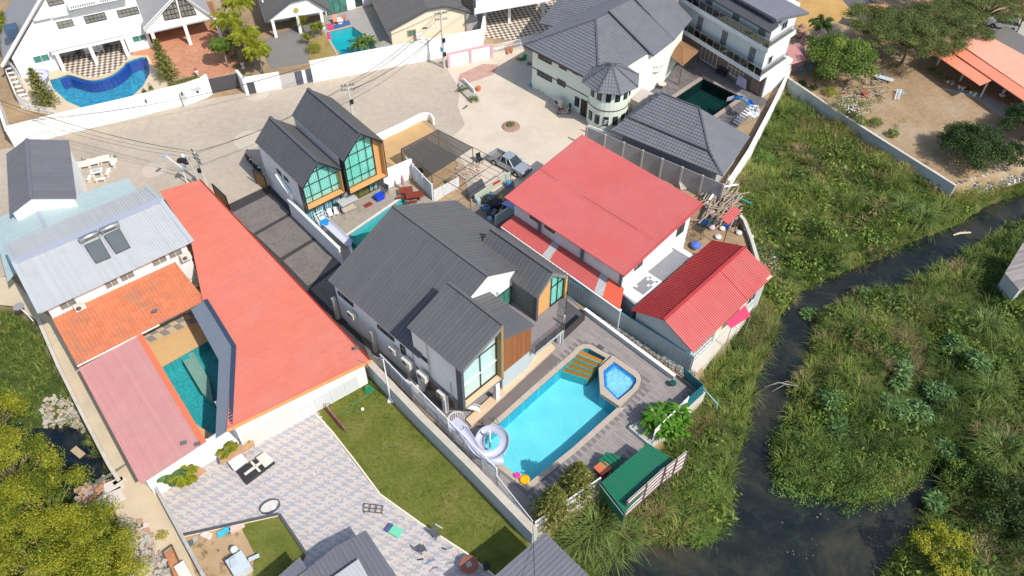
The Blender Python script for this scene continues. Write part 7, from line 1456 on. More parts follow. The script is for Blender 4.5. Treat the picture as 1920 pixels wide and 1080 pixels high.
cable('bundle of wires between the corner pole and the slim pole',T1,T2,.8,4);cable('lower thick cables between the corner pole and the slim pole',b1_+Vector((0,0,5.6)),b2_+Vector((0,0,4.4)),.9,2,.15,.035)
cable('wires crossing the street from the slim pole to the leaning poles',T2,T3,.9,3);cable('wires from the leaning poles to the left edge of the street',T3,at(-40,175,5.2),1.2,3);cable('single wire along the white street wall',at(60,225,4.6),b3_+Vector((0,0,4.2)),.7,1)
cable('service wires over the cream bungalow',T1,at(930,-20,5.5),.5,2);cable('thin wire above the white street wall',at(60,225,4.6),T1,2.2,2,.3)
cable('thin wire above the grey purple roof corner',at(999,985,4.0),at(1003,1100,6.0),.1,1)
mast=T('lamp_mast','slim white mast standing on the lawn against the rendered lawn wall','mast',at(733,752));p=at(733,752);S().tube([p,p+Vector((0,0,6.0))],[.09,.05],7).build('shaft',trim,mast);S().box(p+Vector((0,0,.1)),(.5,.5,.2)).build('footing',white,mast);S().tube([p+Vector((0,0,5.9)),p+Vector((-.8,.3,6.1))],.03,5).build('arm',steel,mast)
ac=T('air_conditioner','x','air conditioner');S().box((0,0,.32),(.85,.34,.62)).build('body',M('condenser_cream',(.62,.58,.50),.55,.06),ac)
fan=S();n=16;fan.add([(-.15+.22*math.cos(k/n*6.283),-.176,.32+.22*math.sin(k/n*6.283))for k in range(n)],[tuple(range(n))]);fan.build('fan_grille',M('fan_dark',(.10,.10,.10),.6),ac)
s=S();s.beam((-.35,-.15,0),(-.35,.3,0),.05);s.beam((.35,-.15,0),(.35,.3,0),.05);s.build('bracket',steel,ac)
az0=FM.az
spots=[(FM.p(3.0,-.05,2.6),az0,1,'air conditioner highest up the shaded villa wall under the first slit window'),(FM.p(8.9,-.05,2.7),az0,1,'air conditioner in the middle of the shaded villa wall'),(FM.p(10.9,-.1,2.7),az0,1.3,'large air conditioner beside the small tall villa window'),(FM.p(12.9,-.1,2.7),az0,1.3,'large air conditioner under the front slit window'),(FM.p(15.1,.0,2.2),az0,1,'air conditioner nearest the pool end of the villa'),(FM.p(11.6,-.4,.2),az0,1.5,'cream cabinet sized condenser standing behind the mesh fence'),(FL.p(-19.0,-4.4,4.35),FL.az+math.pi/2,1.1,'air conditioner at the left end under the pale ribbed roof'),(FL.p(-18.9,5.5,4.4),FL.az+math.pi/2,1.1,'air conditioner at the coral roof end under the pale ribbed roof'),(FV.p(6.2,-.1,.3),FV.az,1.5,'white condenser on the ground against the tower villa'),(at(152,62,3.4),FT.az,1,'air conditioner above the arcade of the A-frame villa')]
instances(ac,spots)
def onz(px,f,z=5.):
 for _ in range(12):s_,t__=FL.inv(at(px[0],px[1],z));z=f(s_,t__)
 return at(px[0],px[1],z)
rz5=lambda s_,t__:6.24+(-18.7-s_)*.169
for i,(ta_,tb_,pan)in enumerate((((153,459),(188,443),[(163,466),(191,454),(208,484),(181,495)]),((191,442),(227,426),[(199,448),(227,435),(245,465),(219,477)]))):
 t_=T('solar_water_heater',('left' if i==0 else 'right')+' solar water heater with steel tank on the pale ribbed roof','solar heater',onz(pan[0],rz5),'solar water heaters');a,b=onz(ta_,rz5)+Vector((0,0,.55)),onz(tb_,rz5)+Vector((0,0,.55));S().tube([a,a+(b-a)*.03,b-(b-a)*.03,b],[.2,.27,.27,.2],16).build('tank',M('polished_tank',(.62,.60,.55),.25,.05,metal=.9),t_,smooth=True)
 q=[onz(c,rz5)for c in pan];q=[q[0]+Vector((0,0,.42)),q[1]+Vector((0,0,.42)),q[2]+Vector((0,0,.12)),q[3]+Vector((0,0,.12))];S().ext(q,(0,0,-.08)).build('collector',M('collector_glass',(.12,.14,.145),.15,.1),t_)
 s=S()
 for k in range(4):s.beam(q[k],q[(k+1)%4],.06)
 for k in range(4):s.beam(q[k],q[k]-Vector((0,0,.4 if k<2 else .1)),.04)
 s.beam(q[0],a,.03);s.beam(q[1],b,.03);s.build('frame',dgrey,t_)
for i,(x,y,zz,lab)in enumerate(((668,653,3.5,'small solar light on the coral roof near the lawn corner'),(345,831,3.3,'small grey solar panel on the faded pink roof'),(371,833,3.3,'solar flood light at the corner of the faded pink roof'),(291,583,4.1,'tiny solar panel in the middle of the orange tiles'))):p=at(x,y,zz);t_=T('solar_lamp',lab,'solar lamp',p);S().box(p+Vector((0,0,.08)),(.45,.32,.05),.3).build('panel',M('collector_glass',(.12,.14,.145)),t_);S().box(p,(.15,.1,.1),.3).build('bracket',steel,t_)
ds=T('satellite_dish','grey satellite dish on a bent pipe beside the sandy path','satellite dish',at(62,602));p=at(62,602);q=p+Vector((-.7,.3,1.6));S().tube([p,p+Vector((-.2,.1,.9)),q],.05,6).build('mast',trim,ds);S().lathe(q,[(.05,.0),(.3,.05),(.48,.16),(.5,.17)],16).build('dish',M('dish_grey',(.30,.30,.31),.5),ds)
def sweep(parent,name,pts,rad,mat,ang=(math.pi*1.02,math.pi*1.98),n=8,th=.05,sub=5):
 P=[Vector(p)for p in pts];Q=[]
 for i in range(len(P)-1):
  p0=P[max(i-1,0)];p1=P[i];p2=P[i+1];p3=P[min(i+2,len(P)-1)]
  for k in range(sub):t_=k/sub;Q.append(.5*((2*p1)+(p2-p0)*t_+(2*p0-5*p1+4*p2-p3)*t_*t_+(-p0+3*p1-3*p2+p3)*t_**3))
 Q.append(P[-1]);vs=[];m_=n+1
 for rr in(rad,rad+th):
  for i,q in enumerate(Q):
   d=(Q[min(i+1,len(Q)-1)]-Q[max(i-1,0)]).normalized();sd=d.cross(Vector((0,0,1))).normalized();u=Vector((0,0,1))
   for k in range(m_):a=ang[0]+(ang[1]-ang[0])*k/n;vs.append(q+sd*math.cos(a)*rr+u*(math.sin(a)*rr+rad))
 L=len(Q);f=[]
 for w in(0,1):
  o=w*L*m_
  for i in range(L-1):
   for k in range(n):a=o+i*m_+k;q=(a,a+1,a+m_+1,a+m_);f.append(q if w==0 else q[::-1])
 for i in range(L-1):
  for k in(0,n):f.append((i*m_+k,(i+1)*m_+k,L*m_+(i+1)*m_+k,L*m_+i*m_+k))
 return S().add(vs,f).build(name,mat,parent,smooth=False)
ws_=T('water_slide','white spiral water slide curling down into the long turquoise pool','water slide',at(915,835));fg=M('fibreglass_white',(.46,.47,.56),.3,.04)
sweep(ws_,'chute',[at(866,806,2.75),at(880,826,2.55),at(893,846,2.3),at(910,856,2.1),at(930,854,1.9),at(944,840,1.7),at(944,820,1.5),at(928,808,1.3),at(908,813,1.1),at(899,832,.85),at(908,852,.6),at(926,866,.4),at(944,868,.22)],.36,fg)
c=at(919,838);S().tube([c,c+Vector((0,0,2.4))],.09,8).build('centre_post',trim,ws_)
for x,y,z in((868,812,2.5),(905,858,1.9),(946,838,1.5),(918,812,1.0)):p=at(x,y,z);S().tube([(p.x,p.y,0),p],.05,6).build('support',trim,ws_)
pf=at(858,798,2.6);S().box(pf+Vector((0,0,0)),(1.3,1.1,.1),FM.az).build('platform',fg,ws_);s=S();
for k in range(13):a=FM.az+math.pi*.5+k*.26;q=pf+Vector((.75*math.cos(a),.75*math.sin(a),0));s.beam(q,q+Vector((0,0,.9)),.035)
for k in range(12):a=FM.az+math.pi*.5+k*.26;b_=a+.26;s.beam(pf+Vector((.75*math.cos(a),.75*math.sin(a),.9)),pf+Vector((.75*math.cos(b_),.75*math.sin(b_),.9)),.04)
s.build('platform_railing',trim,ws_)
for k in range(9):q=at(872,790,0)+Vector((-.1*k*0,0,0))+FM.a*(-.25*k*0)+FM.b*(1.6-.2*k)+Vector((0,0,.28*k+.2));S().box(q,(.7,.26,.05),FM.az).build('step',trim,ws_)
s=S()
for e in(-.35,.35):q0=at(872,790)+FM.b*1.7+FM.a*e;q1=at(872,790)+FM.b*-.1+FM.a*e+Vector((0,0,2.6));s.beam(q0,q1,.06);s.beam(q0+Vector((0,0,.9)),q1+Vector((0,0,.9)),.04)
s.build('stair_rail',trim,ws_)
bw=M('slide_blue',(.01,.25,.60),.3,.04);s3=T('water_slide','blue and white water slide with steel stair beside the dark green pool','water slide',at(1395,205));pts=[at(1408,200,2.3),at(1400,190,2.1),at(1390,186,1.8),at(1375,186,1.3),at(1362,190,.8)]
for i in range(4):sweep(s3,'chute_section',pts[i:i+2],.36,bw if i%2==0 else fg,sub=3)
pf=at(1412,214,2.2);S().box(pf,(1.1,1.1,.08),.8).build('platform',trim,s3);railing(s3,[pf+Vector((.5,-.5,0)),pf+Vector((.5,.5,0)),pf+Vector((-.4,.6,0))],0,.9,trim,2,.5);
for k in range(9):q=at(1380,232)+(at(1408,222)-at(1380,232))*(k/9)+Vector((0,0,.24*k+.1));S().box(q,(.28,.9,.05),.7).build('step',trim,s3)
q0,q1=at(1380,232),at(1408,222,2.2);s=S()
for o in(-.45,.45):d=Vector((.6,-.8,0))*o;s.beam(q0+d,q1+d,.06);s.beam(q0+d+Vector((0,0,.9)),q1+d+Vector((0,0,.9)),.04);[s.beam(q0+d+(q1-q0)*(k/5),q0+d+(q1-q0)*(k/5)+Vector((0,0,.9)),.03)for k in range(6)]
s.build('stair_railing',trim,s3)
s4=T('water_slide','white slide running down beside the terrace wall into the small blue pool','water slide',at(630,440));sweep(s4,'chute',[at(612,421,1.6),at(628,435,1.2),at(642,448,.8),at(656,461,.35)],.45,fg,sub=3);S().box(at(609,417,1.6),(1.0,1.0,.08),.7).build('platform',bw,s4);railing(s4,[at(600,425,1.6),at(592,412,1.6),at(606,405,1.6),at(618,410,1.6)],0,.85,trim,2,.45);S().box(at(609,419,.8),(.8,.8,1.5),.7).build('base',white,s4)
stc=M('white_stone_bench',(.70,.66,.60),.8,.08,3)
def bench(name,label,loc,rz,L=1.25,w=.4,h=.42,back=False,mat=None,group=None,cat='bench'):
 t_=T(name,label,cat,(0,0,0),group);m_=mat or stc;S().box((0,0,h),(L,w,.08)).build('seat',m_,t_)
 for x in(-L*.36,L*.36):S().box((x,0,h/2-.02),(.12,w*.8,h-.04)).build('leg',m_,t_)
 if back:S().box((0,w/2,h+.3),(L,.07,.45)).build('backrest',m_,t_)
 return place(t_,loc,rz)
for x,y,r,lab in((160,316,.35,'white stone bench with reddish plant at the left end of the street row'),(178,311,.35,'second white stone bench of the street row'),(199,306,.3,'third white stone bench of the street row'),(217,309,1.7,'white stone bench turned sideways at the right end of the row')):bench('stone_bench',lab,at(x,y,.05),r,back=True,group='white stone benches in the street')
for x,y,r,lab in((190,341,.35,'low white stone seat below the stone table'),(171,337,1.6,'low white stone seat left of the stone table'),(205,327,1.7,'low white stone seat right of the stone table')):bench('stone_stool',lab,at(x,y,.05),r,1.1,.38,group='low seats round the stone table')
t_=T('stone_table','white stone table with tiled grey top among the low stone seats','table');S().box((0,0,.74),(1.3,.8,.08)).build('tabletop',stc,t_);S().box((0,0,.785),(.85,.5,.012)).build('inlay',M('grey_inlay',(.4,.43,.43),.5),t_);[S().box((x,0,.35),(.18,.5,.7)).build('leg',stc,t_)for x in(-.4,.4)];place(t_,at(185,330,0),.35)
for i,(x,y,mt)in enumerate(((156,306,lf_dry),(176,303,lf_dry),(196,299,lf_olive),(215,299,lf_mid))):bigplant('bench_plant',['rusty leaved plant behind the first stone bench','rusty leaved plant behind the second stone bench','twiggy plant behind the third stone bench','bushy green potted plant behind the last stone bench'][i],at(x,y),14,.7,.12,1.3,mt,300+i,.2)
rb=T('rubbish_bags','heap of black rubbish bags with a white sack in the street','rubbish bags',at(345,305));random.seed(5)
for k in range(7):V,Fq=leaves(1,1,1);S().lathe(at(338+k*2.4,307-abs(k-3)*.7)+Vector((0,rg(-.2,.3),0)),[(.2,0),(.36,.15),(.34,.35),(.15,.5),(.05,.56)],9).build('bag',M('black_bag',(.015,.015,.017),.3),rb)
S().lathe(at(345,299)+Vector((0,0,.3)),[(.15,0),(.25,.2),(.12,.4)],9).build('bag',white,rb)
for i,(a,b)in enumerate((((482,345),(503,358)),((407,372),(432,395)))):
 t_=T('slatted_gate',['slatted amber wood gate leaf beside the twin gabled house','slatted amber wood gate leaf behind the coral roof edge'][i],'gate',at(*a));A_,B_=at(*a),at(*b);d=(B_-A_)/6
 for k in range(6):S().ext([A_+d*k,A_+d*(k+.5),A_+d*(k+.5)+Vector((0,0,2.0)),A_+d*k+Vector((0,0,2.0))],(.03,.04,0)).build('slat',M('amber_slat',(.45,.22,.04),.5,.1),t_);S().ext([A_+d*(k+.5),A_+d*(k+1),A_+d*(k+1)+Vector((0,0,2.0)),A_+d*(k+.5)+Vector((0,0,2.0))],(.015,.02,0)).build('slat',bb,t_)
 s=S();s.beam(A_,A_+Vector((0,0,2.1)),.1);s.beam(B_,B_+Vector((0,0,2.1)),.1);s.beam(A_+Vector((0,0,2.05)),B_+Vector((0,0,2.05)),.12);s.build('gate_frame',black,t_)
sw=T('swing_seat','garden swing seat with grey canopy on the twin house terrace','swing seat');S().box((0,0,1.75),(2.0,1.2,.06)).build('canopy',M('canopy_grey',(.45,.46,.46),.8,.05),sw);S().box((0,0,.5),(1.5,.5,.12)).build('seat',M('taupe_cushion',(.48,.42,.35),.9),sw);S().box((0,.28,.8),(1.5,.1,.5)).build('backrest',M('taupe_cushion',(.48,.42,.35)),sw);s=S()
for x in(-.95,.95):s.beam((x,-.7,0),(x,0,1.7),.05);s.beam((x,.7,0),(x,0,1.7),.05)
s.build('frame',steel,sw);place(sw,at(656,398,.06),FD.az+math.pi/2)
def chair(label,loc,rz,mat,s_=1,name='chair',group=None):
 t_=T(name,label,'chair',(0,0,0),group);S().box((0,0,.42),(.5,.5,.06)).build('seat',mat,t_);S().ext([(-.25,.22,.45),(.25,.22,.45),(.25,.34,.95),(-.25,.34,.95)],(0,.04,0)).build('backrest',mat,t_)
 for x in(-.21,.21):
  for y in(-.21,.21):S().beam((x,y,0),(x,y,.42),.045).build('leg',mat,t_)
 return place(t_,loc,rz,s_)
wp=M('white_plastic',(.78,.78,.78),.4)
chair('white plastic chair left of the swing seat',at(621,407,.06),.5,wp);chair('white plastic chair right beside the swing seat',at(632,404,.06),.2,wp);chair('dark rattan chair beside the blue crate',at(722,364,.06),-.6,dgrey,1.2)
t_=T('blue_crate','bright blue storage crate against the twin house glass','crate',at(712,374));S().box(at(712,374)+Vector((0,0,.35)),(.95,.65,.65),FD.az+1.57).build('tub',M('crate_blue',(.01,.06,.55),.4),t_);S().box(at(712,374)+Vector((0,0,.7)),(1.0,.7,.06),FD.az+1.57).build('lid',M('crate_blue',(.01,.06,.55)),t_)
tag(S().box(at(690,385)+Vector((0,0,.08)),(.95,.6,.02),FD.az+1.57).build('door_mat',M('maroon_mat',(.22,.03,.03),.95)),'dark red door mat in front of the olive patio glass','mat')
um=T('closed_umbrella','closed pink striped garden umbrella by the white rear wall','umbrella',at(757,358));p=at(757,358);S().tube([p,p+Vector((0,0,2.3))],.025,6).build('pole',steel,um);S().lathe(p,[(.05,.9),(.2,1.1),(.17,1.7),(.04,2.3)],8).build('canopy',M('pink_stripe_cloth',(.45,.22,.32),.9,.3,8),um);S().lathe(p,[(.25,.06),(.25,.12),(.05,.15)],10).build('base',dgrey,um)
mar=M('maroon_wood',(.20,.04,.02),.5,.1,3)
for i,(x,y,r)in enumerate(((762,365,.2),(778,374,.2))):t_=T('picnic_table',['round edged maroon table under the closed umbrella','larger maroon table nearest the charcoal roof'][i],'table',at(x,y));S().box(at(x,y)+Vector((0,0,.7)),(1.5 if i==0 else 1.9,1.0,.08),r).build('tabletop',mar,t_);[S().box(at(x,y)+Vector((k,0,.35)),(.1,.6,.68),r).build('leg',mar,t_)for k in(-.5,.5)];S().box(at(x,y)+Vector((-.3,-.85,.42)),(1.4,.3,.06),r).build('bench_seat',mar,t_)
for i,(x,y,r_,m_)in enumerate(((984,900,.42,M('float_yellow',(.80,.42,.0),.4)),(970,892,.26,M('float_pink',(.80,.05,.35),.4)))):
 p=at(x,y,.12);tag(S().lathe(p,[(.0,.08),(r_*.5,.1),(r_,.16),(r_*1.02,.05),(r_*.9,0)],14).build('pool_float',m_,smooth=True),['big yellow pool float under the corner pines','small pink pool float beside the yellow one'][i],'pool float')
pl_=T('white_planter_box','white edged planter bed in front of the big leafed plant','planter',at(1200,815));q=PX([(1180,800),(1205,788),(1240,812),(1222,836)],.4);S().prism(q,0,.3).build('soil',M('pale_gravel_bed',(.42,.40,.34),.9,.3,8),pl_)
for k in range(4):S().beam(q[k]-Vector((0,0,.2)),q[(k+1)%4]-Vector((0,0,.2)),.16,.45).build('border',M('blue_grey_paint_and_shade',(.44,.49,.50)),pl_)
tag(S().prism(PX([(1119,651),(1124,645),(1133,652),(1128,657)],.1),.065,.12).build('drain_cover',dgrey),'dark drain cover on the deck above the pool steps','drain cover')
hr=T('hose_reel','dark green coiled hose reel against the low deck wall','hose reel',at(1265,716));p=at(1262,718,.5);S().lathe(p-Vector((0,0,.1)),[(.12,0),(.3,.03),(.3,.17),(.12,.2)],14).build('coil',M('dark_green_hose',(.01,.08,.05),.5),hr);S().beam((p.x,p.y,0),p,.12).build('stand',dgrey,hr)
for i,(x,y)in enumerate(((905,795),(925,790))):t_=T('pool_ladder_rail',['left chrome grab rail of the pool ladder','right chrome grab rail of the pool ladder'][i],'grab rail',at(x,y));p=at(x,y,.1);S().tube([p,p+Vector((0,0,.7)),p+FM.a*.3+Vector((0,0,.85)),p+FM.a*.6+Vector((0,0,.5)),p+FM.a*.62-Vector((0,0,.4))],.03,6).build('rail',dgrey,t_)
tag(S().lathe(at(680,769,.05),[(.02,0),(.12,.05),(.16,.16),(.12,.27),(.02,.32)],12).build('ball',white,smooth=True),'white ball lying on the lawn','ball')
ho=T('garden_hose','green garden hose coiled at the corner of the lawn','hose',at(692,733));gh=M('green_hose',(.01,.30,.16),.5)
pts=[at(692,733,.12)+Vector(((.45-.02*k/4)*math.cos(k*.5),(.35-.02*k/4)*math.sin(k*.5),.012*k))for k in range(50)];S().tube(pts,.035,5).build('coil',gh,ho);S().tube([at(692+8*math.sin(k*.9)-k*4.6,738+k*3.2+4*math.cos(k*1.3),.1)for k in range(12)],.02,4).build('trailing_hose',gh,ho);S().tube([at(692,730,.1),at(696,716,.3),at(699,706,1.0)],.02,4).build('tap_hose',gh,ho)
gn=T('goal_banner','small goal frame with long pink banner board at the lawn edge','goal',at(630,785));A_,B_=at(612,768),at(648,812);S().ext([A_+Vector((0,0,.1)),B_+Vector((0,0,.1)),B_+Vector((0,0,.8)),A_+Vector((0,0,.8))],(.04,-.03,0)).build('banner',M('hot_pink_banner',(.62,.06,.17),.7,.15,5),gn);s=S()
nrm=Vector((.75,.65,0));
for p in(A_,B_):s.beam(p,p+Vector((0,0,.9)),.04);s.beam(p+nrm*.9,p+Vector((0,0,.9)),.04);s.beam(p,p+nrm*.9,.04)
s.beam(A_+Vector((0,0,.9)),B_+Vector((0,0,.9)),.04);s.beam(A_+nrm*.9,B_+nrm*.9,.04);s.build('goal_frame',steel,gn)
t_=T('white_court_table','white rectangular table beside the black box bench','table',at(447,868));q=PX([(427,866),(452,850),(464,865),(440,883)],.72);S().prism(q,.66,.72).build('tabletop',white,t_);S().prism([p+(sum(q,Vector((0,0,0)))/4-p)*.15 for p in q],.03,.66).build('base',M('dark_base',(.10,.10,.11),.6),t_)
t_=T('black_bench_box','long black box bench with white cushions and cross shaped top','bench',at(478,876));q=PX([(445,885),(497,848),(514,864),(460,905)],.5);S().prism(q,.03,.5).build('box',M('bench_black',(.035,.035,.038),.6),t_);cr=M('cream_cushion',(.66,.60,.52),.85,.05)
S().prism([q[1]+(q[0]-q[1])*.0,q[1]+(q[0]-q[1])*.32,q[2]+(q[3]-q[2])*.32,q[2]],.5,.62).build('cushion',cr,t_);m0=(q[0]+q[3])/2;m1=(q[1]+q[2])/2;S().beam(m0+(m1-m0)*.12+Vector((0,0,.03)),m1+Vector((0,0,.03)),.22,.1).build('centre_bar',cr,t_);c0=q[0]+(q[1]-q[0])*.5;c1=q[3]+(q[2]-q[3])*.5;S().beam(c0+Vector((0,0,.03)),c1+Vector((0,0,.03)),.18,.1).build('cross_bar',cr,t_)
t_=T('oval_basin','shallow oval basin with dark rim on the herringbone paving','basin');rr=[(math.cos(k/28*6.283),math.sin(k/28*6.283))for k in range(28)]
flat('rim',[[Vector((.56*x,.80*y,0))for x,y in rr],[Vector((.51*x,.75*y,0))for x,y in rr]],0,.26,M('rim_dark_blue',(.07,.10,.13),.5),t_,kind=None);flat('bottom',[[Vector((.51*x,.75*y,0))for x,y in rr]],0,.08,M('basin_pale',(.62,.58,.52),.7,.1,3),t_,kind=None);S().box((.3,.2,.14),(.35,.3,.1),.5).build('tray',white,t_);place(t_,at(507,951,.06),math.radians(-60))
t_=T('tubular_grid','dark tubular steel grid frame of six squares lying on the paving','frame',at(700,953));s=S();q=PX([(683,944),(718,948),(716,962),(682,959)],.25)
for k in range(4):s.beam(q[k],q[(k+1)%4],.05)
for k in(1/3,2/3):s.beam(q[0]+(q[1]-q[0])*k,q[3]+(q[2]-q[3])*k,.05)
s.beam((q[0]+q[3])/2,(q[1]+q[2])/2,.05);[s.beam(p,(p.x,p.y,.06),.05)for p in q];s.build('frame_tubes',M('dark_tube',(.08,.07,.08),.5),t_)
t_=T('mint_lounger','mint green mattress with navy headrest lying on the paving','mattress',at(740,993));q=PX([(720,993),(731,980),(756,993),(746,1008)],.3);S().prism([q[0]+(q[3]-q[0])*.3,q[1]+(q[2]-q[1])*.3,q[2],q[3]],.06,.3).build('mattress',M('mint_vinyl',(.16,.55,.36),.5,.05),t_);S().prism([q[0],q[1],q[1]+(q[2]-q[1])*.29,q[0]+(q[3]-q[0])*.29],.06,.28).build('headrest',M('navy_vinyl',(.07,.10,.22),.5),t_)
chair('dark metal chair near the lawn kerb',at(818,1006,.06),.8,dgrey);chair('dark metal chair further down the herringbone court',at(792,1033,.06),2.2,dgrey)
t_=T('octagonal_table','brown octagonal table with square centre in the shade at the bottom','table',at(880,1066));p=at(880,1066,0);S().lathe(p,[(.75,.7),(.75,.78)],8).build('tabletop',M('reddish_brown_wood',(.26,.10,.06),.6,.15,3),t_);S().box(p+Vector((0,0,.79)),(.4,.4,.02),.4).build('centre_panel',M('mauve_panel',(.4,.33,.33),.6),t_);S().lathe(p,[(.3,0),(.2,.7)],8).build('pedestal',mar,t_)
tag(S().lathe(at(912,1066),[(.22,0),(.26,.65),(.2,.7)],12).build('waste_bin',black),'black waste bin beside the octagonal table','bin')
random.seed(11)
names=[('toy','toy')];cols=[(.05,.05,.06),(.45,.25,.2),(.6,.6,.6),(.1,.25,.4),(.3,.28,.25)]
for i,(x,y)in enumerate(((782,1050),(800,1050),(822,1055),(812,1065),(835,1032),(828,1027),(806,1072),(816,983),(797,1058),(838,1058))):
 p=at(x,y,.06);t_=tag(S().beam(p,p+Vector((rg(.3,.7),rg(-.4,.4),.08)),.08,.1).build('loose_part',M('scrap_%d'%(i%5),cols[i%5],.6)),['small %s scrap piece on the paving %s'%(['black','brown','grey','blue','dull'][i%5],w)for w in('left of the scatter','at the centre of the scatter','near the kerb side','below the scatter centre','next to the two dark dots','highest of the two dark dots','lowest near the bottom edge','beside the dark chair at the kerb','left below the scatter centre','furthest right of the scatter')][i],'scrap')
for i,(x,y,L,w,c_,lab)in enumerate(((421,999,1.0,.4,(.05,.45,.60),'turquoise sack on the bare garden plot'),(445,990,1.1,.55,(.70,.48,.42),'pile of pale pink sacks beside the turquoise sack'),(388,1005,.5,.8,(.62,.56,.48),'bent pale cardboard sheet on the bare garden plot'))):t_=tag(S().box(at(x,y)+Vector((0,0,.15)),(L,w,.25),.6 if i<2 else 1.2).build('sack',M('sack_%d'%i,c_,.8,.25,4)),lab,'sack')
t_=T('plastic_drum','white plastic drum lying near the pale blue tank stand','drum',at(442,1036));S().lathe(at(442,1036),[(.24,.05),(.28,.3),(.28,.6),(.2,.75)],14).build('body',white,t_,smooth=True)
t_=T('pale_blue_tank','pale blue box tank with boards leaning beside it','tank',at(452,1062));S().box(at(452,1066)+Vector((0,0,.5)),(1.3,1.5,1.0),.7).build('box',M('pale_blue_tin',(.50,.56,.60),.5,.06),t_);S().beam(at(466,1050,.5),at(486,1041,.5),.3,.06).build('board',M('pale_blue_tin',(.36,.50,.58)),t_);S().ext([at(430,1050,1.1),at(441,1043,1.1),at(446,1058,1.2),at(434,1066,1.2)],(0,0,.04)).build('board',M('pale_blue_tin',(.36,.50,.58)),t_)
t_=T('solar_panel_pair','two small solar lamps lying at the corner of the garden plot','solar lamp',at(362,1015));S().box(at(358,1018,.12),(.35,.45,.06),.5).build('panel',M('collector_glass',(.12,.14,.145)),t_);S().box(at(366,1010,.12),(.35,.4,.06),.5).build('panel',M('grey_inlay',(.4,.43,.43)),t_)
random.seed(21)
def slab_things(name,pts,zbase,size,mat,labs,cat):
 for(x,y,L,w,r),lab in zip(pts,labs):p=at(x,y,zbase);tag(S().box(p+Vector((0,0,.12)),(L,w,.16),r).build(name,mat),lab,cat)
slab_things('concrete_slab',[(208,937,2.0,1.2,.65),(215,912,1.5,1.0,.5),(265,993,1.1,.9,.2),(224,903,.9,.35,.8)],0,0,M('pale_slab',(.62,.56,.50),.85,.08,2),['largest pale concrete slab beside the sandy path','second pale concrete slab above the largest one','square pale slab on top of the rubble heap','narrow broken slab pointing at the faded pink roof'],'slab')
rh=S();mats_r=[M('rubble_white',(.47,.43,.37),.9,.15,4),M('rubble_grey',(.34,.31,.28),.9,.2,4),M('rubble_brick',(.48,.28,.19),.9,.2,4),M('rubble_dark',(.15,.13,.11),.9,.2,4)]
for i in range(520):
 x,y=rg(212,318),rg(975,1085)
 if x<225+(y-985)*.12 or x>262+(y-975)*.62:continue
 p=at(x,y,.0);r=rg(.08,.38);rh.box(p+Vector((0,0,rg(.02,.35))),(r*rg(1,2),r,rg(.05,.2)),rg(0,3),m=random.choices(range(4),(6,3,2,2))[0])
tag(rh.build('rubble_heap',mats_r,None,kind='stuff'),'heap of broken concrete and brick below the sandy path','rubble')
jp=S()
for i in range(220):x=rg(148,205);y=985-x*.35+rg(-14,30);p=at(x,y,-.5);r=rg(.08,.3);jp.box(p+Vector((0,0,rg(0,.5))),(r*rg(1,4),r,r*.6),rg(0,3),m=random.choices(range(4),(2,3,4,4))[0])
tag(jp.build('junk_heap',mats_r,None,kind='stuff'),'heap of brown junk and timber offcuts at the pond edge','junk')
bc_=T('bottle_crates','bundle of thin green grey bars stacked at the pond edge','bundle',at(198,895,-.3));
for k in range(16):a=at(178+k*1.5,908-k*1.1,.1);S().beam(a,a+Vector((1.3,.9,.2)),.07).build('bar',M('green_grey_bar',(.17,.20,.15),.7,.2),bc_)
for i,(x,y)in enumerate(((186,922),(176,938),(192,915),(178,950))):tag(S().lathe(at(x,y,-.2),[(.15,0),(.3,.2),(.28,.4),(.15,.5)],10).build('clay_pot',M('clay_brown',(.36,.19,.11),.8,.15),smooth=True),['brown clay pot nearest the bar bundle','brown clay pot at the middle of the junk','brown clay pot next to the pale slab','lowest brown clay pot of the junk'][i],'pot')
tag(S().box(at(146,848,-2.5),(1.3,.6,.12),-.6).build('floating_board',M('floating_tan',(.45,.33,.22),.9,.2,4)),'tan piece of rubbish floating on the dark pond','float')
fr_=T('rusty_bed_frame','rusty frame with orange and white blocks along the tan wall','frame',at(320,1040));q=PX([(305,1035),(322,1022),(352,1090),(335,1105)],.3)
for k in range(4):S().beam(q[k],q[(k+1)%4],.1).build('frame_bar',M('rust',(.12,.08,.06),.8,.2),fr_)
S().prism([p+(sum(q,Vector((0,0,0)))/4-p)*.1 for p in q[:]],.05,.2).build('rust_sheet',M('rust_orange',(.45,.20,.10),.9,.3,3),fr_)
for k in range(4):tag(S().box(at(338+k*4.5,1062+k*8,.35),(.75,.4,.35),.7).build('concrete_block',stc),['topmost','second','third','lowest'][k]+' pale concrete block in the row along the tan wall','block')
ball('potted_shrub','yellow orange shrub beside the tan wall',at(306,1006),.5,lf_yel,.8,n=160)
random.seed(31)
pp=T('timber_pile','big jumbled pile of grey brown timber poles at the end of the red roofed building','timber pile',at(1345,380))
for i in range(95):x,y=rg(1320,1385),rg(352,418);a=at(x,y,.1);ang=rg(.7,1.25)if random.random()<.8 else rg(-.5,.3);L=rg(1.5,3.6);z=rg(.1,.9);d=Vector((math.cos(ang)*L/2,math.sin(ang)*L/2,rg(-.2,.3)));c=Vector((a.x,a.y,z));S().beam(c-d,c+d,rg(.07,.13)).build('pole',M('weathered_timber',(.38,.30,.23),.9,.25,2),pp)
def pallet(label,loc,rz,mat,tilt=0):
 t_=T('pallet',label,'pallet',(0,0,0))
 for k in range(7):S().box((-.55+k*.18,0,.13),(.12,1.2,.03)).build('board',mat,t_)
 for y in(-.5,0,.5):S().box((0,y,.06),(1.2,.1,.09)).build('runner',mat,t_)
 place(t_,loc,rz);t_.rotation_euler=(tilt,0,rz)
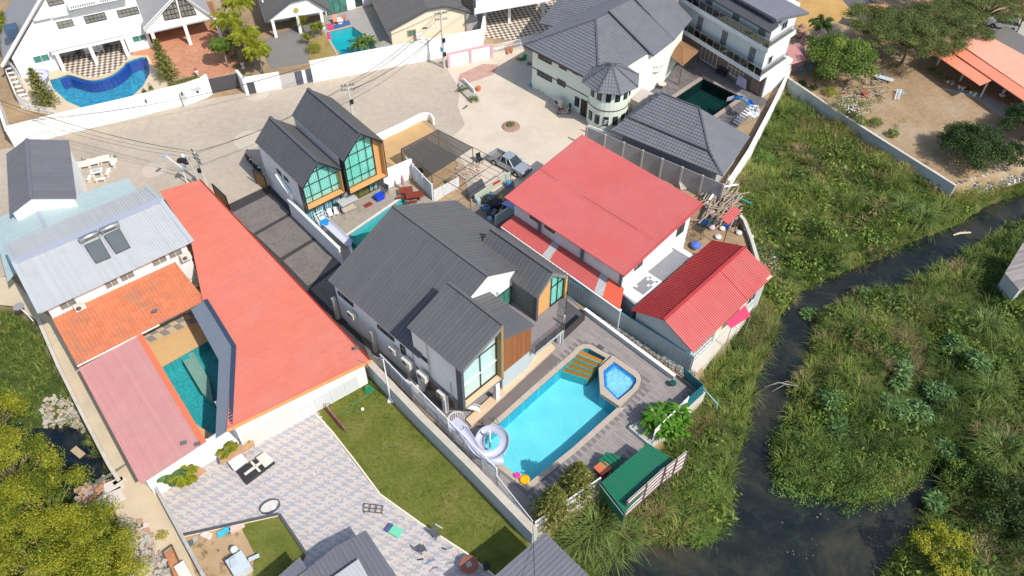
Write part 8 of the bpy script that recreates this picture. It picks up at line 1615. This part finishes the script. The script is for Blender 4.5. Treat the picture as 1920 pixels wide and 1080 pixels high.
pallet('whitish pallet leaning against the yellow pallet stack',at(1283,345,.5),.3,M('grey_pallet',(.52,.47,.40),.9,.15),.7);
for k in range(4):pallet(['bottom','second','third','topmost'][k]+' yellow wood pallet in the stack at the panel wall',at(1293,337,.0)+Vector((0,0,.03+k*.16)),.4+k*.05,M('yellow_pallet',(.52,.33,.12),.8,.15))
pallet('slim pallet standing beside the pallet stack',at(1300,348,.4),.9,M('weathered_timber',(.38,.30,.23)),.9)
for i,(x,y,L,r)in enumerate(((1345,352,2.4,.2),(1330,375,2.6,1.0))):tag(S().beam(at(x,y,1.),at(x,y,1.)+Vector((L*math.cos(r),L*math.sin(r),.1)),.25,.06).build('white_board',white),['short white board on top of the timber pile','long white board lying across the timber pile'][i],'board')
def sack(i,x,y,r,c_,lab,z=.05,sq=.7):p=at(x,y,z);tag(S().lathe(p,[(r*.5,0),(r,r*.4),(r*.85,r*sq),(r*.2,r*(sq+.25))],9).build('sack',M('sackcol_%s'%'_'.join(str(int(q*50))for q in c_),c_,.7,.15,4)),lab,'sack')
bl,wh_,pk_,gr_,bk=(.02,.12,.42),(.66,.66,.66),(.52,.35,.36),(.3,.32,.32),(.03,.03,.035)
for i,(x,y,r,c_,lab)in enumerate(((1318,420,.45,bl,'blue sack nearest the red canopy corner'),(1330,417,.4,(.02,.25,.33),'teal sack beside the blue sack'),(1362,427,.4,bl,'blue sack in the middle of the junk yard'),(1354,430,.35,wh_,'white sack next to the middle blue sack'),(1336,403,.5,pk_,'pinkish heap of cloth in the junk yard'),(1346,410,.4,(.5,.4,.3),'tan bundle of rags in the junk yard'),(1334,428,.4,(.5,.45,.52),'lilac bundle at the centre of the yard'),(1375,421,.55,bk,'large black sack against the curved yard wall'),(1385,438,.35,wh_,'white bucket shaped sack by the yard wall'),(1346,446,.38,wh_,'white sack with long shadow near the cottage roof'),(1304,463,.6,(.1,.16,.5),'blue and white crumpled tarp at the cottage eave'),(1326,385,.5,wh_,'white bag between red roof corner and timber'),(1400,432,.35,(.4,.55,.55),'pale blue bag outside the yard wall'),(1408,445,.3,wh_,'white bag among the litter outside the yard wall'))):sack(i,x,y,r,c_,lab)
tr_=T('wire_cage','round rusty wire frame lying flat in the junk yard','wire frame',at(1300,440));s=S();c=at(1302,440,.3)
s.tube([c+Vector((1.0*math.cos(k/20*6.283),.9*math.sin(k/20*6.283),0))for k in range(21)],.03,5)
for k in range(5):a=k*.63;s.tube([c+Vector((math.cos(a),.9*math.sin(a),0)),c-Vector((math.cos(a),.9*math.sin(a),0))],.02,4)
s.build('hoop',M('rust',(.12,.08,.06)),tr_)
lit=S()
for i in range(700):
 k=RN.random(2);a=at(1395,400)*(1-k[0])+at(1440,545)*k[0]+Vector((k[1]*2.8-.1,k[1]*.6,0));z=-.5-1.2*k[1];r=rg(.04,.16);lit.box((a.x,a.y,float(height(np.array([a.x]),np.array([a.y]))[0])+.12),(r*2,r,.05),rg(0,3),m=random.choices(range(4),(1,3,5,.6))[0])
tag(lit.build('bank_litter',[mats_r[0],M('litter_tan',(.46,.36,.25),.9,.2),M('litter_brown',(.30,.20,.12),.9,.2),M('litter_blue',(.25,.4,.45),.8)],None,kind='stuff'),'litter and broken tiles strewn down the canal bank','litter')
for i,(x,y,c_,r,h,lab)in enumerate(((953,350,(.08,.25,.42),.32,.8,'blue drum at the edge of the red roof'),(921,372,(.06,.16,.26),.3,.8,'dark blue drum on top of the black tank'),(897,381,(.35,.50,.55),.28,.6,'pale blue drum at the corner of the green wall'),(918,413,(.2,.38,.5),.3,.4,'round blue tub nearest the charcoal roof'),(940,379,(.4,.55,.6),.25,.4,'pale blue basin beside the lilac sheet'))):tag(S().lathe(at(x,y),[(r*.9,0),(r,h*.5),(r*.9,h),(r*.4,h+.02)],12).build('drum',M('drum_%d'%i,c_,.5,.1),smooth=False),lab,'drum')
mch=M('machine_black',(.03,.03,.035),.6,.3,5)
for i,(x,y,L,w,h,m_,lab)in enumerate(((919,380,1.5,1.0,.7,mch,'black water tank in the cluttered yard'),(934,374,1.0,.7,.5,M('orange_green_crates',(.35,.28,.04),.6,.5,6),'yellow and green crates in the cluttered yard'),(931,389,1.6,.8,.7,mch,'black machine in the middle of the cluttered yard'),(912,393,.8,.6,.5,M('drum_0',(.08,.25,.42)),'blue grey box heap in the cluttered yard'),(941,403,.6,.5,.6,M('yellow_machine',(.55,.32,.02),.6,.2),'yellow machine part under the frame'),(928,404,1.6,.9,.4,mch,'dark engine parts under the frame'),(953,394,1.8,1.0,.5,mch,'dark shelving near the slate column'))):
 t_=T('yard_crate',lab,'yard clutter',at(x,y));S().box(at(x,y)+Vector((0,0,h/2)),(L,w,h),rg(-.2,.6)).build('box',m_,t_);S().box(at(x,y)+Vector((rg(-.2,.2),0,h+.08)),(L*.6,w*.5,.16),rg(0,1.5)).build('top_part',M('grey_plastic',(.1,.1,.11))if i%2 else m_,t_)
t_=T('lilac_sheet','pale lilac roof sheet leaning beside the red roof corner','sheet',at(955,385));S().ext([at(940,382,1.6),at(950,376,1.7),at(970,385,1.6),at(969,396,1.4)],(0,0,.04)).build('sheet',M('lilac_sheet_paint',(.28,.35,.62),.5),t_);p=at(968,396,1.4);S().beam((p.x,p.y,0),p,.06).build('prop',steel,t_);p=at(942,383,1.6);S().beam((p.x,p.y,0),p,.06).build('prop',steel,t_)
wallrun('green_block_wall','pale green low wall dividing cluttered yard from the concrete yard','wall',[at(891,380),at(958,335)],1.0,.15,M('pale_green_render',(.46,.50,.40),.85,.08))
wallrun('yard_beam_wall','grey beam wall closing the cluttered yard beside the charcoal roof','wall',[at(930,424),at(972,396)],1.4,.2,M('blue_grey_paint_and_shade',(.44,.49,.50)))
wl_=S()
for i in range(420):
 x,y=rg(60,150),rg(735,800);p=at(x,y,-1.)
 if(x-112)**2/2000+(y-770)**2/900>1:continue
 r=rg(.08,.3);wl_.box((p.x,p.y,float(height(np.array([p.x]),np.array([p.y]))[0])+.1),(r*1.6,r,.12),rg(0,3),m=random.choices(range(3),(7,3,1))[0])
tag(wl_.build('bank_rubble',mats_r[:3],None,kind='stuff'),'pale rubble on the bank above the dark pond','rubble')
fl_y=flat('yard_floor',[PX([(880,392),(962,335),(975,400),(930,430)])],-.05,.055,M('dark_yard_floor',(.20,.17,.15),.9,.3,1.2,stain=(.08,.07,.06),stain_amt=.6))
gb=T('padded_bench','wide charcoal padded swing bench in the open steel frame','bench',at(900,362));q=[at(875,356,1.0),at(903,335,1.0),at(911,352,.5),at(882,373,.5)];S().ext(q,(0,0,.1)).build('cushion',M('charcoal_cushion',(.06,.06,.07),.8,.1),gb);S().prism([Vector((p.x,p.y,0))for p in(q[3],q[2],q[2]+(q[1]-q[2])*.3,q[3]+(q[0]-q[3])*.3)],.1,.2).build('wooden_base',wood_l,gb);s=S();[s.beam((p.x,p.y,0),(p.x,p.y,p.z),.06)for p in q];s.build('leg_frame',dgrey,gb)
sp=S()
for i in range(160):p=at(rg(855,900),rg(308,338),.06);r=rg(.05,.2);sp.box(p+Vector((0,0,r*.3)),(r*1.6,r,r*.6),rg(0,3),m=random.randint(0,2))
tag(sp.build('stone_scatter',mats_r[:3],None,kind='stuff'),'scattered stones and brick bits on the concrete yard','stones')
chair('black metal garden chair in the concrete yard',at(900,305,.05),.6,black,1.2);t_=T('red_mower','small red garden machine beside the picket fence','garden machine',at(848,346));S().box(at(848,346)+Vector((0,0,.35)),(.7,.5,.35),.4).build('engine',M('machine_red',(.55,.03,.03),.5),t_);S().box(at(843,342)+Vector((0,0,.2)),(.9,.6,.3),.4).build('deck',M('machine_green',(.08,.18,.08),.6),t_)
tag(S().lathe(at(788,330),[(.3,0),(.42,.5),(.38,.9),(.1,1.1)],10).build('covered_grill',black),'black covered barbecue behind the panel fence','barbecue');ball('fence_weeds','yellow green weeds between the panel fence and the netted carport',at(800,345),.7,lf_yel,.5,n=200)
tag(S().beam(at(924,346,.9),at(938,338,.9),.06,.3).build('red_sign_board',M('machine_red',(.55,.03,.03))),'red board on the pale green wall','board')
pt=T('yard_planter','low broken planter with plants and two dark posts in the concrete yard','planter',at(880,175));q=PX([(860,160),(868,150),(895,182),(900,192),(885,195),(862,172)]);S().prism(q,0,.35).build('bed',M('planter_mixed',(.40,.36,.30),.9,.3,5),pt);S().beam(at(869,150,.6),at(890,172,.6),.15,.6).build('white_edge',white,pt)
for x,y,h in((868,160,1.6),(876,198,.9)):S().beam(at(x,y),at(x,y,h),.14).build('post',dgrey,pt)
for i,(x,y,L)in enumerate(((873,168,.5),(866,170,.5),(888,187,.95))):bigplant('yard_plant',['leafy plant in the middle of the broken planter','small grey plant at the left of the broken planter','large spiky green plant at the right end of the planter'][i],at(x,y,.3),26,L,.12,1.2,lf_mid if i!=1 else lf_castor,320+i,.05)
tag(S().lathe(at(897,170),[(.3,0),(.34,.5),(.34,.55)],8).build('terracotta_stool',M('terracotta_lid',(.55,.16,.07))),'terracotta coloured stool behind the broken planter','stool')
rbd=T('round_bed','round soil bed with weeds and a white pot in the concrete yard','flower bed',at(958,238));S().lathe(at(958,238),[(1.15,0),(1.1,.12),(.9,.2),(.1,.25)],18).build('soil',M('bed_reddish_soil',(.34,.22,.16),.95,.25,3),rbd);S().lathe(at(960,232,.1),[(.12,0),(.2,.25)],10).build('pot',white,rbd);V,Fq=leaves(160,.6,.2,.6,.4,77);V+=np.array([at(958,238).x,at(958,238).y,.4]);lmesh('weeds',*single(V,Fq,.5,.2),lf_olive,rbd)
for i,(x,y)in enumerate(((950,101),(957,99),(964,96))):tag(S().lathe(at(x,y),[(.25,0),(.36,.45),(.34,.9),(.2,1.15),(.24,1.25)],12).build('terracotta_jar',M('terracotta_jar_clay',(.42,.18,.10),.8,.15,3),smooth=True),['left','middle','right'][i]+' tall terracotta jar under the white rail fence','jar')
tag(S().lathe(at(984,112),[(.25,0),(.3,.7),(.2,.8)],12).build('green_bin',M('bin_green',(.02,.25,.10),.5)),'green bin in the shade beside the tower villa','bin')
for i,(x,y)in enumerate(((972,113),(978,114),(992,122))):ball('shade_pot_plant',['leftmost plant pot','second plant pot','rightmost plant pot'][i]+' in the shade of the tower villa',at(x,y),.4,lf_dark if i else lf_dry,.5,n=120)
tag(S().box(at(997,163)+Vector((0,0,.25)),(.5,.4,.5),.3).build('blue_tub',M('drum_0',(.08,.25,.42))),'blue tub at the outer corner of the tower villa','tub')
ld=T('white_ladder','white ladder leaning on the round tower','ladder',at(1130,238));a,b=at(1131,240),at(1138,225,2.6);s=S()
for o in(-.22,.22):s.beam(a+Vector((o,0,0)),b+Vector((o,0,0)),.05)
for k in range(9):p=a+(b-a)*(k/9+.05);s.beam(p-Vector((.22,0,0)),p+Vector((.22,0,0)),.04)
s.build('ladder_frame',trim,ld)
ha=T('hand_cart','small flat cart loaded with dark tools against the panel wall','cart',at(1190,300));S().box(at(1192,298)+Vector((0,0,.4)),(1.8,.8,.1),-.5).build('tray',conc,ha);[S().box(at(1180+k*5,294+k*1.5)+Vector((0,0,.6)),(.35,.3,.3),k).build('tool',mch if k%2 else M('machine_dark_red',(.15,.04,.04),.6),ha)for k in range(5)]
um=T('closed_umbrella','closed red umbrella below the round balcony','umbrella',at(1229,158));p=at(1229,158);S().tube([p,p+Vector((0,0,2.3))],.03,6).build('pole',steel,um);S().lathe(p,[(.05,.7),(.22,.9),(.17,1.7),(.04,2.3)],8).build('canopy',M('umbrella_red',(.5,.05,.05),.8,.1),um)
t_=T('round_garden_table','round pinkish garden table near the closed red umbrella','table',at(1240,166));S().lathe(at(1240,166),[(.55,.7),(.55,.76)],16).build('tabletop',M('pinkish_top',(.60,.50,.46),.6),t_);S().lathe(at(1240,166),[(.25,0),(.08,.7)],10).build('pedestal',dgrey,t_)
t_=T('lavender_sheet','pale lavender board leaning on the three storey house','board',at(1385,160));S().ext([at(1379,158,.1),at(1398,168,.1),at(1400,150,1.5),at(1385,140,1.5)],(.04,.04,0)).build('sheet',M('lavender_sheet_paint',(.48,.47,.66),.6),t_)
bench('dark_bench','dark garden bench by the glass doors of the three storey house',at(1352,140,.06),-.75,1.6,.5,back=True,mat=mch)
tag(S().prism(PX([(612,53),(654,37),(658,46),(618,58)],.06),.055,.075).build('blue_rug',M('rug_blue',(.05,.12,.28),.9,.2)),'blue rug by the teal pool','rug')
for i,q in enumerate(([(612,46),(621,44),(626,54),(616,56)],[(612,63),(618,62),(622,73),(615,74)])):tag(S().prism(PX(q,.1),.08,.14).build('pink_mat',M('mat_pink',(.65,.05,.18),.8,.1)),['pink mat on the terrace above the teal pool','pink mat at the left rim of the teal pool'][i],'mat')
for i,(x,y)in enumerate(((630,45),(646,40))):chair(['left orange patterned chair on the blue rug','right orange patterned chair on the blue rug'][i],at(x,y,.07),.3+i*3,M('coral_cloth',(.7,.28,.2),.8,.2,6),1.3)
t_=T('white_side_table','white table between the two orange patterned chairs','table',at(638,44));S().box(at(638,44)+Vector((0,0,.62)),(.9,1.1,.06),.3).build('tabletop',white,t_);S().box(at(638,44)+Vector((0,0,.3)),(.5,.6,.55),.3).build('base',white,t_)
for i,(x,y)in enumerate(((150,106),(166,104),(182,101),(192,98),(205,93))):chair(['leftmost dark lounge chair under the arcade','white lounge chair left of the arcade column','white lounge chair right of the arcade column','second white lounge chair right of the column','dark chair at the back of the arcade'][i],at(x,y,.06),.5,dgrey if i in(0,4)else wp,1.25)
for i,(x,y)in enumerate(((371,143),(456,128))):t_=T('urn_planter',['white urn with red flowers left of the dark gate','white urn with red flowers right of the dark gate'][i],'planter',at(x,y));S().lathe(at(x,y),[(.2,0),(.1,.3),(.25,.7),(.28,.75)],10).build('urn',white,t_);V,Fq=leaves(70,.32,.12,.8,.6,5+i);V+=np.array([at(x,y).x,at(x,y).y,1.0]);lmesh('flowers',V,Fq,np.full(len(Fq),.5),leafmat('red_flower',[(0,(.4,.01,.02)),(1,(.6,.03,.05))],.2)if i==0 else bpy.data.materials['red_flower'],t_)
st_=T('spiral_stair_cage','white railed stair and slide frame at the left end of the curved pool','stair',at(40,175));railing(st_,[at(20,150),at(38,195),at(62,208)],.0,1.6,trim,3,1.,.2);railing(st_,[at(28,140),at(45,160),at(60,185)],1.4,1.0,trim,2,.9,.2);[S().box(at(25+k*3,140+k*6)+Vector((0,0,1.6-k*.18)),(1.0,.35,.06),.4).build('step',trim,st_)for k in range(9)]
sweep(bpy.data.objects['spiral_stair_cage'],'slide_chute',[at(48,140,1.8),at(68,137,1.6),at(88,140,1.3),at(80,158,.9),at(95,172,.4)],.4,M('lavender_fibreglass',(.45,.46,.58),.4),sub=4)
railing(T('angled_white_rail','white diagonal railing in the corner garden by the street wall','railing',at(75,215)),[at(52,206),at(105,216)],0,.9,trim,2,1.,.2)
lg=T('log_heap','heap of dead branches and logs in the north east yard','log heap',at(1610,150));random.seed(41)
for i in range(55):p=at(rg(1580,1660),rg(128,185),0);a=rg(0,6.28);L=rg(.8,2.4);d=Vector((math.cos(a)*L/2,math.sin(a)*L/2,rg(-.1,.4)));z=rg(.1,.5);S().tube([p-d+Vector((0,0,z+.1)),p+Vector((rg(-.1,.1),rg(-.1,.1),z)),p+d+Vector((0,0,z+.1))],[.07,.06,.03],5).build('branch',bark_l if i%3 else bark,lg)
ld=T('white_ladder','white ladder lying on the dirt of the north east yard','ladder',at(1683,178));a,b=at(1681,187,.15),at(1687,167,.5);s=S()
for o in(-.25,.25):s.beam(a+Vector((o,0,0)),b+Vector((o,0,0)),.06)
for k in range(7):p=a+(b-a)*(k/7+.07);s.beam(p-Vector((.25,0,0)),p+Vector((.25,0,0)),.05)
s.build('ladder_frame',trim,ld)
tag(S().box(at(1658,146,.5),(2.3,.8,.06),-.55).build('tin_sheet',M('pale_blue_tin',(.36,.50,.58))),'pale blue tin sheet lying beside the log heap','sheet')
tag(S().box(at(1688,173,.1),(1.1,.9,.06),.2).build('tin_sheet',M('sheet_blue_grey',(.26,.33,.36),.6)),'grey blue sheet under the ladder','sheet')
tag(S().box(at(1620,177,.3),(.7,.6,.6),.5).build('rusty_box',M('rust_red',(.35,.09,.05),.8,.2)),'rusty red box at the end of the log heap','box')
for i,(x,y)in enumerate(((1500,134),(1518,129),(1520,124))):tag(S().lathe(at(x,y),[(.25,0),(.28,.4),(.25,.6)],10).build('barrel',M('barrel_blue',(.03,.28,.50),.5)),['left blue barrel beside the pink roofed hut','lower blue barrel in front of the yellow green shrub','upper blue barrel in front of the yellow green shrub'][i],'barrel')
for i in range(9):x,y=1770+i*7,152+i*3.4;tag(S().lathe(at(x,y),[(.18,0),(.25,.4),(.26,.45)],10).build('porch_pot',white if i%3 else M('terracotta_jar_clay',(.42,.18,.10))),'pot number %d from the left'%(i+1)if 0 else['leftmost','second','third','fourth','fifth','sixth','seventh','eighth','last'][i]+' flower pot along the edge of the orange roofed porch','flower pot','flower pots along the porch edge')
t_=T('white_porch_chair','white chairs stacked on the porch of the orange roofed house','chair',at(1880,185));[S().box(at(1876,184)+Vector((0,0,.4+.08*k)),(.55,.55,.05),.3).build('seat',wp,t_)for k in range(3)];S().box(at(1878,180)+Vector((0,0,.8)),(.55,.06,.6),.3).build('backrest',wp,t_)
for i,(x,y)in enumerate(((1505,52),(1500,60),(1512,66),(1498,70),(1508,74),(1504,80))):tag(S().lathe(at(x,y),[(.3,0),(.5,.25),(.35,.5),(.1,.6)],7).build('boulder',M('reddish_boulder',(.36,.22,.16),.9,.2,2)),['topmost','second','third','fourth','fifth','lowest'][i]+' reddish boulder beside the three storey house','boulder','boulders beside the three storey house')
lgc=T('floating_log','pale driftwood log floating in the upper canal','log',at(1800,438,-2.5));S().tube([at(1787,441,-2.5),at(1800,437,-2.4),at(1820,436,-2.5)],[.08,.14,.1],6).build('trunk',M('driftwood',(.55,.47,.40),.9,.15),lgc);S().tube([at(1803,437,-2.45),at(1812,431,-2.1)],.05,5).build('branch',bark,lgc)
pv_=T('cyan_pipe','cyan plastic pipe sticking out over the bank at the deck corner','pipe',at(1330,745));S().tube([at(1300,705,.4),at(1325,735,.4),at(1345,757,.1),at(1344,766,-.6)],.05,6).build('pipe',M('cyan_pvc',(.25,.55,.60),.4),pv_)
pv2=T('teal_pipe','straight teal pipe in the weeds beyond the timber pile','pipe',at(1395,375));S().tube([at(1380,368,-.3),at(1410,382,-.6)],.07,6).build('pipe',M('teal_pvc',(.03,.38,.42),.4),pv2)
dbr=T('dead_branch','bare grey branch hanging over the west canal edge of the island','branch',onbank(1490,715));s=S()
for a in((0,0),(-.6,.5),(.3,.8)):s.tube([(onbank(1500,718)+Vector((0,0,.5))),onbank(1500,718)+Vector((-1.2+a[0],.2+a[1]*.4,.5)),onbank(1500,718)+Vector((-2.4+a[0],-.3+a[1],.0))],[.05,.04,.015],5)
s.build('twigs',bark_l,dbr)
fl=S()
for i in range(50):
 x,y=rg(1440,1560),rg(950,1060);p=at(x,y,-2.58);r=rg(.015,.05);fl.box((p.x,p.y,-2.58),(r*2,r,.02),rg(0,3),m=i%3)
tag(fl.build('floating_litter',[M('litter_tan',(.46,.36,.25)),M('algae',(.05,.08,.03),.9),M('algae',(.05,.08,.03))],None,kind='stuff'),'small floating leaves and rubbish on the wide lower canal','floating litter')
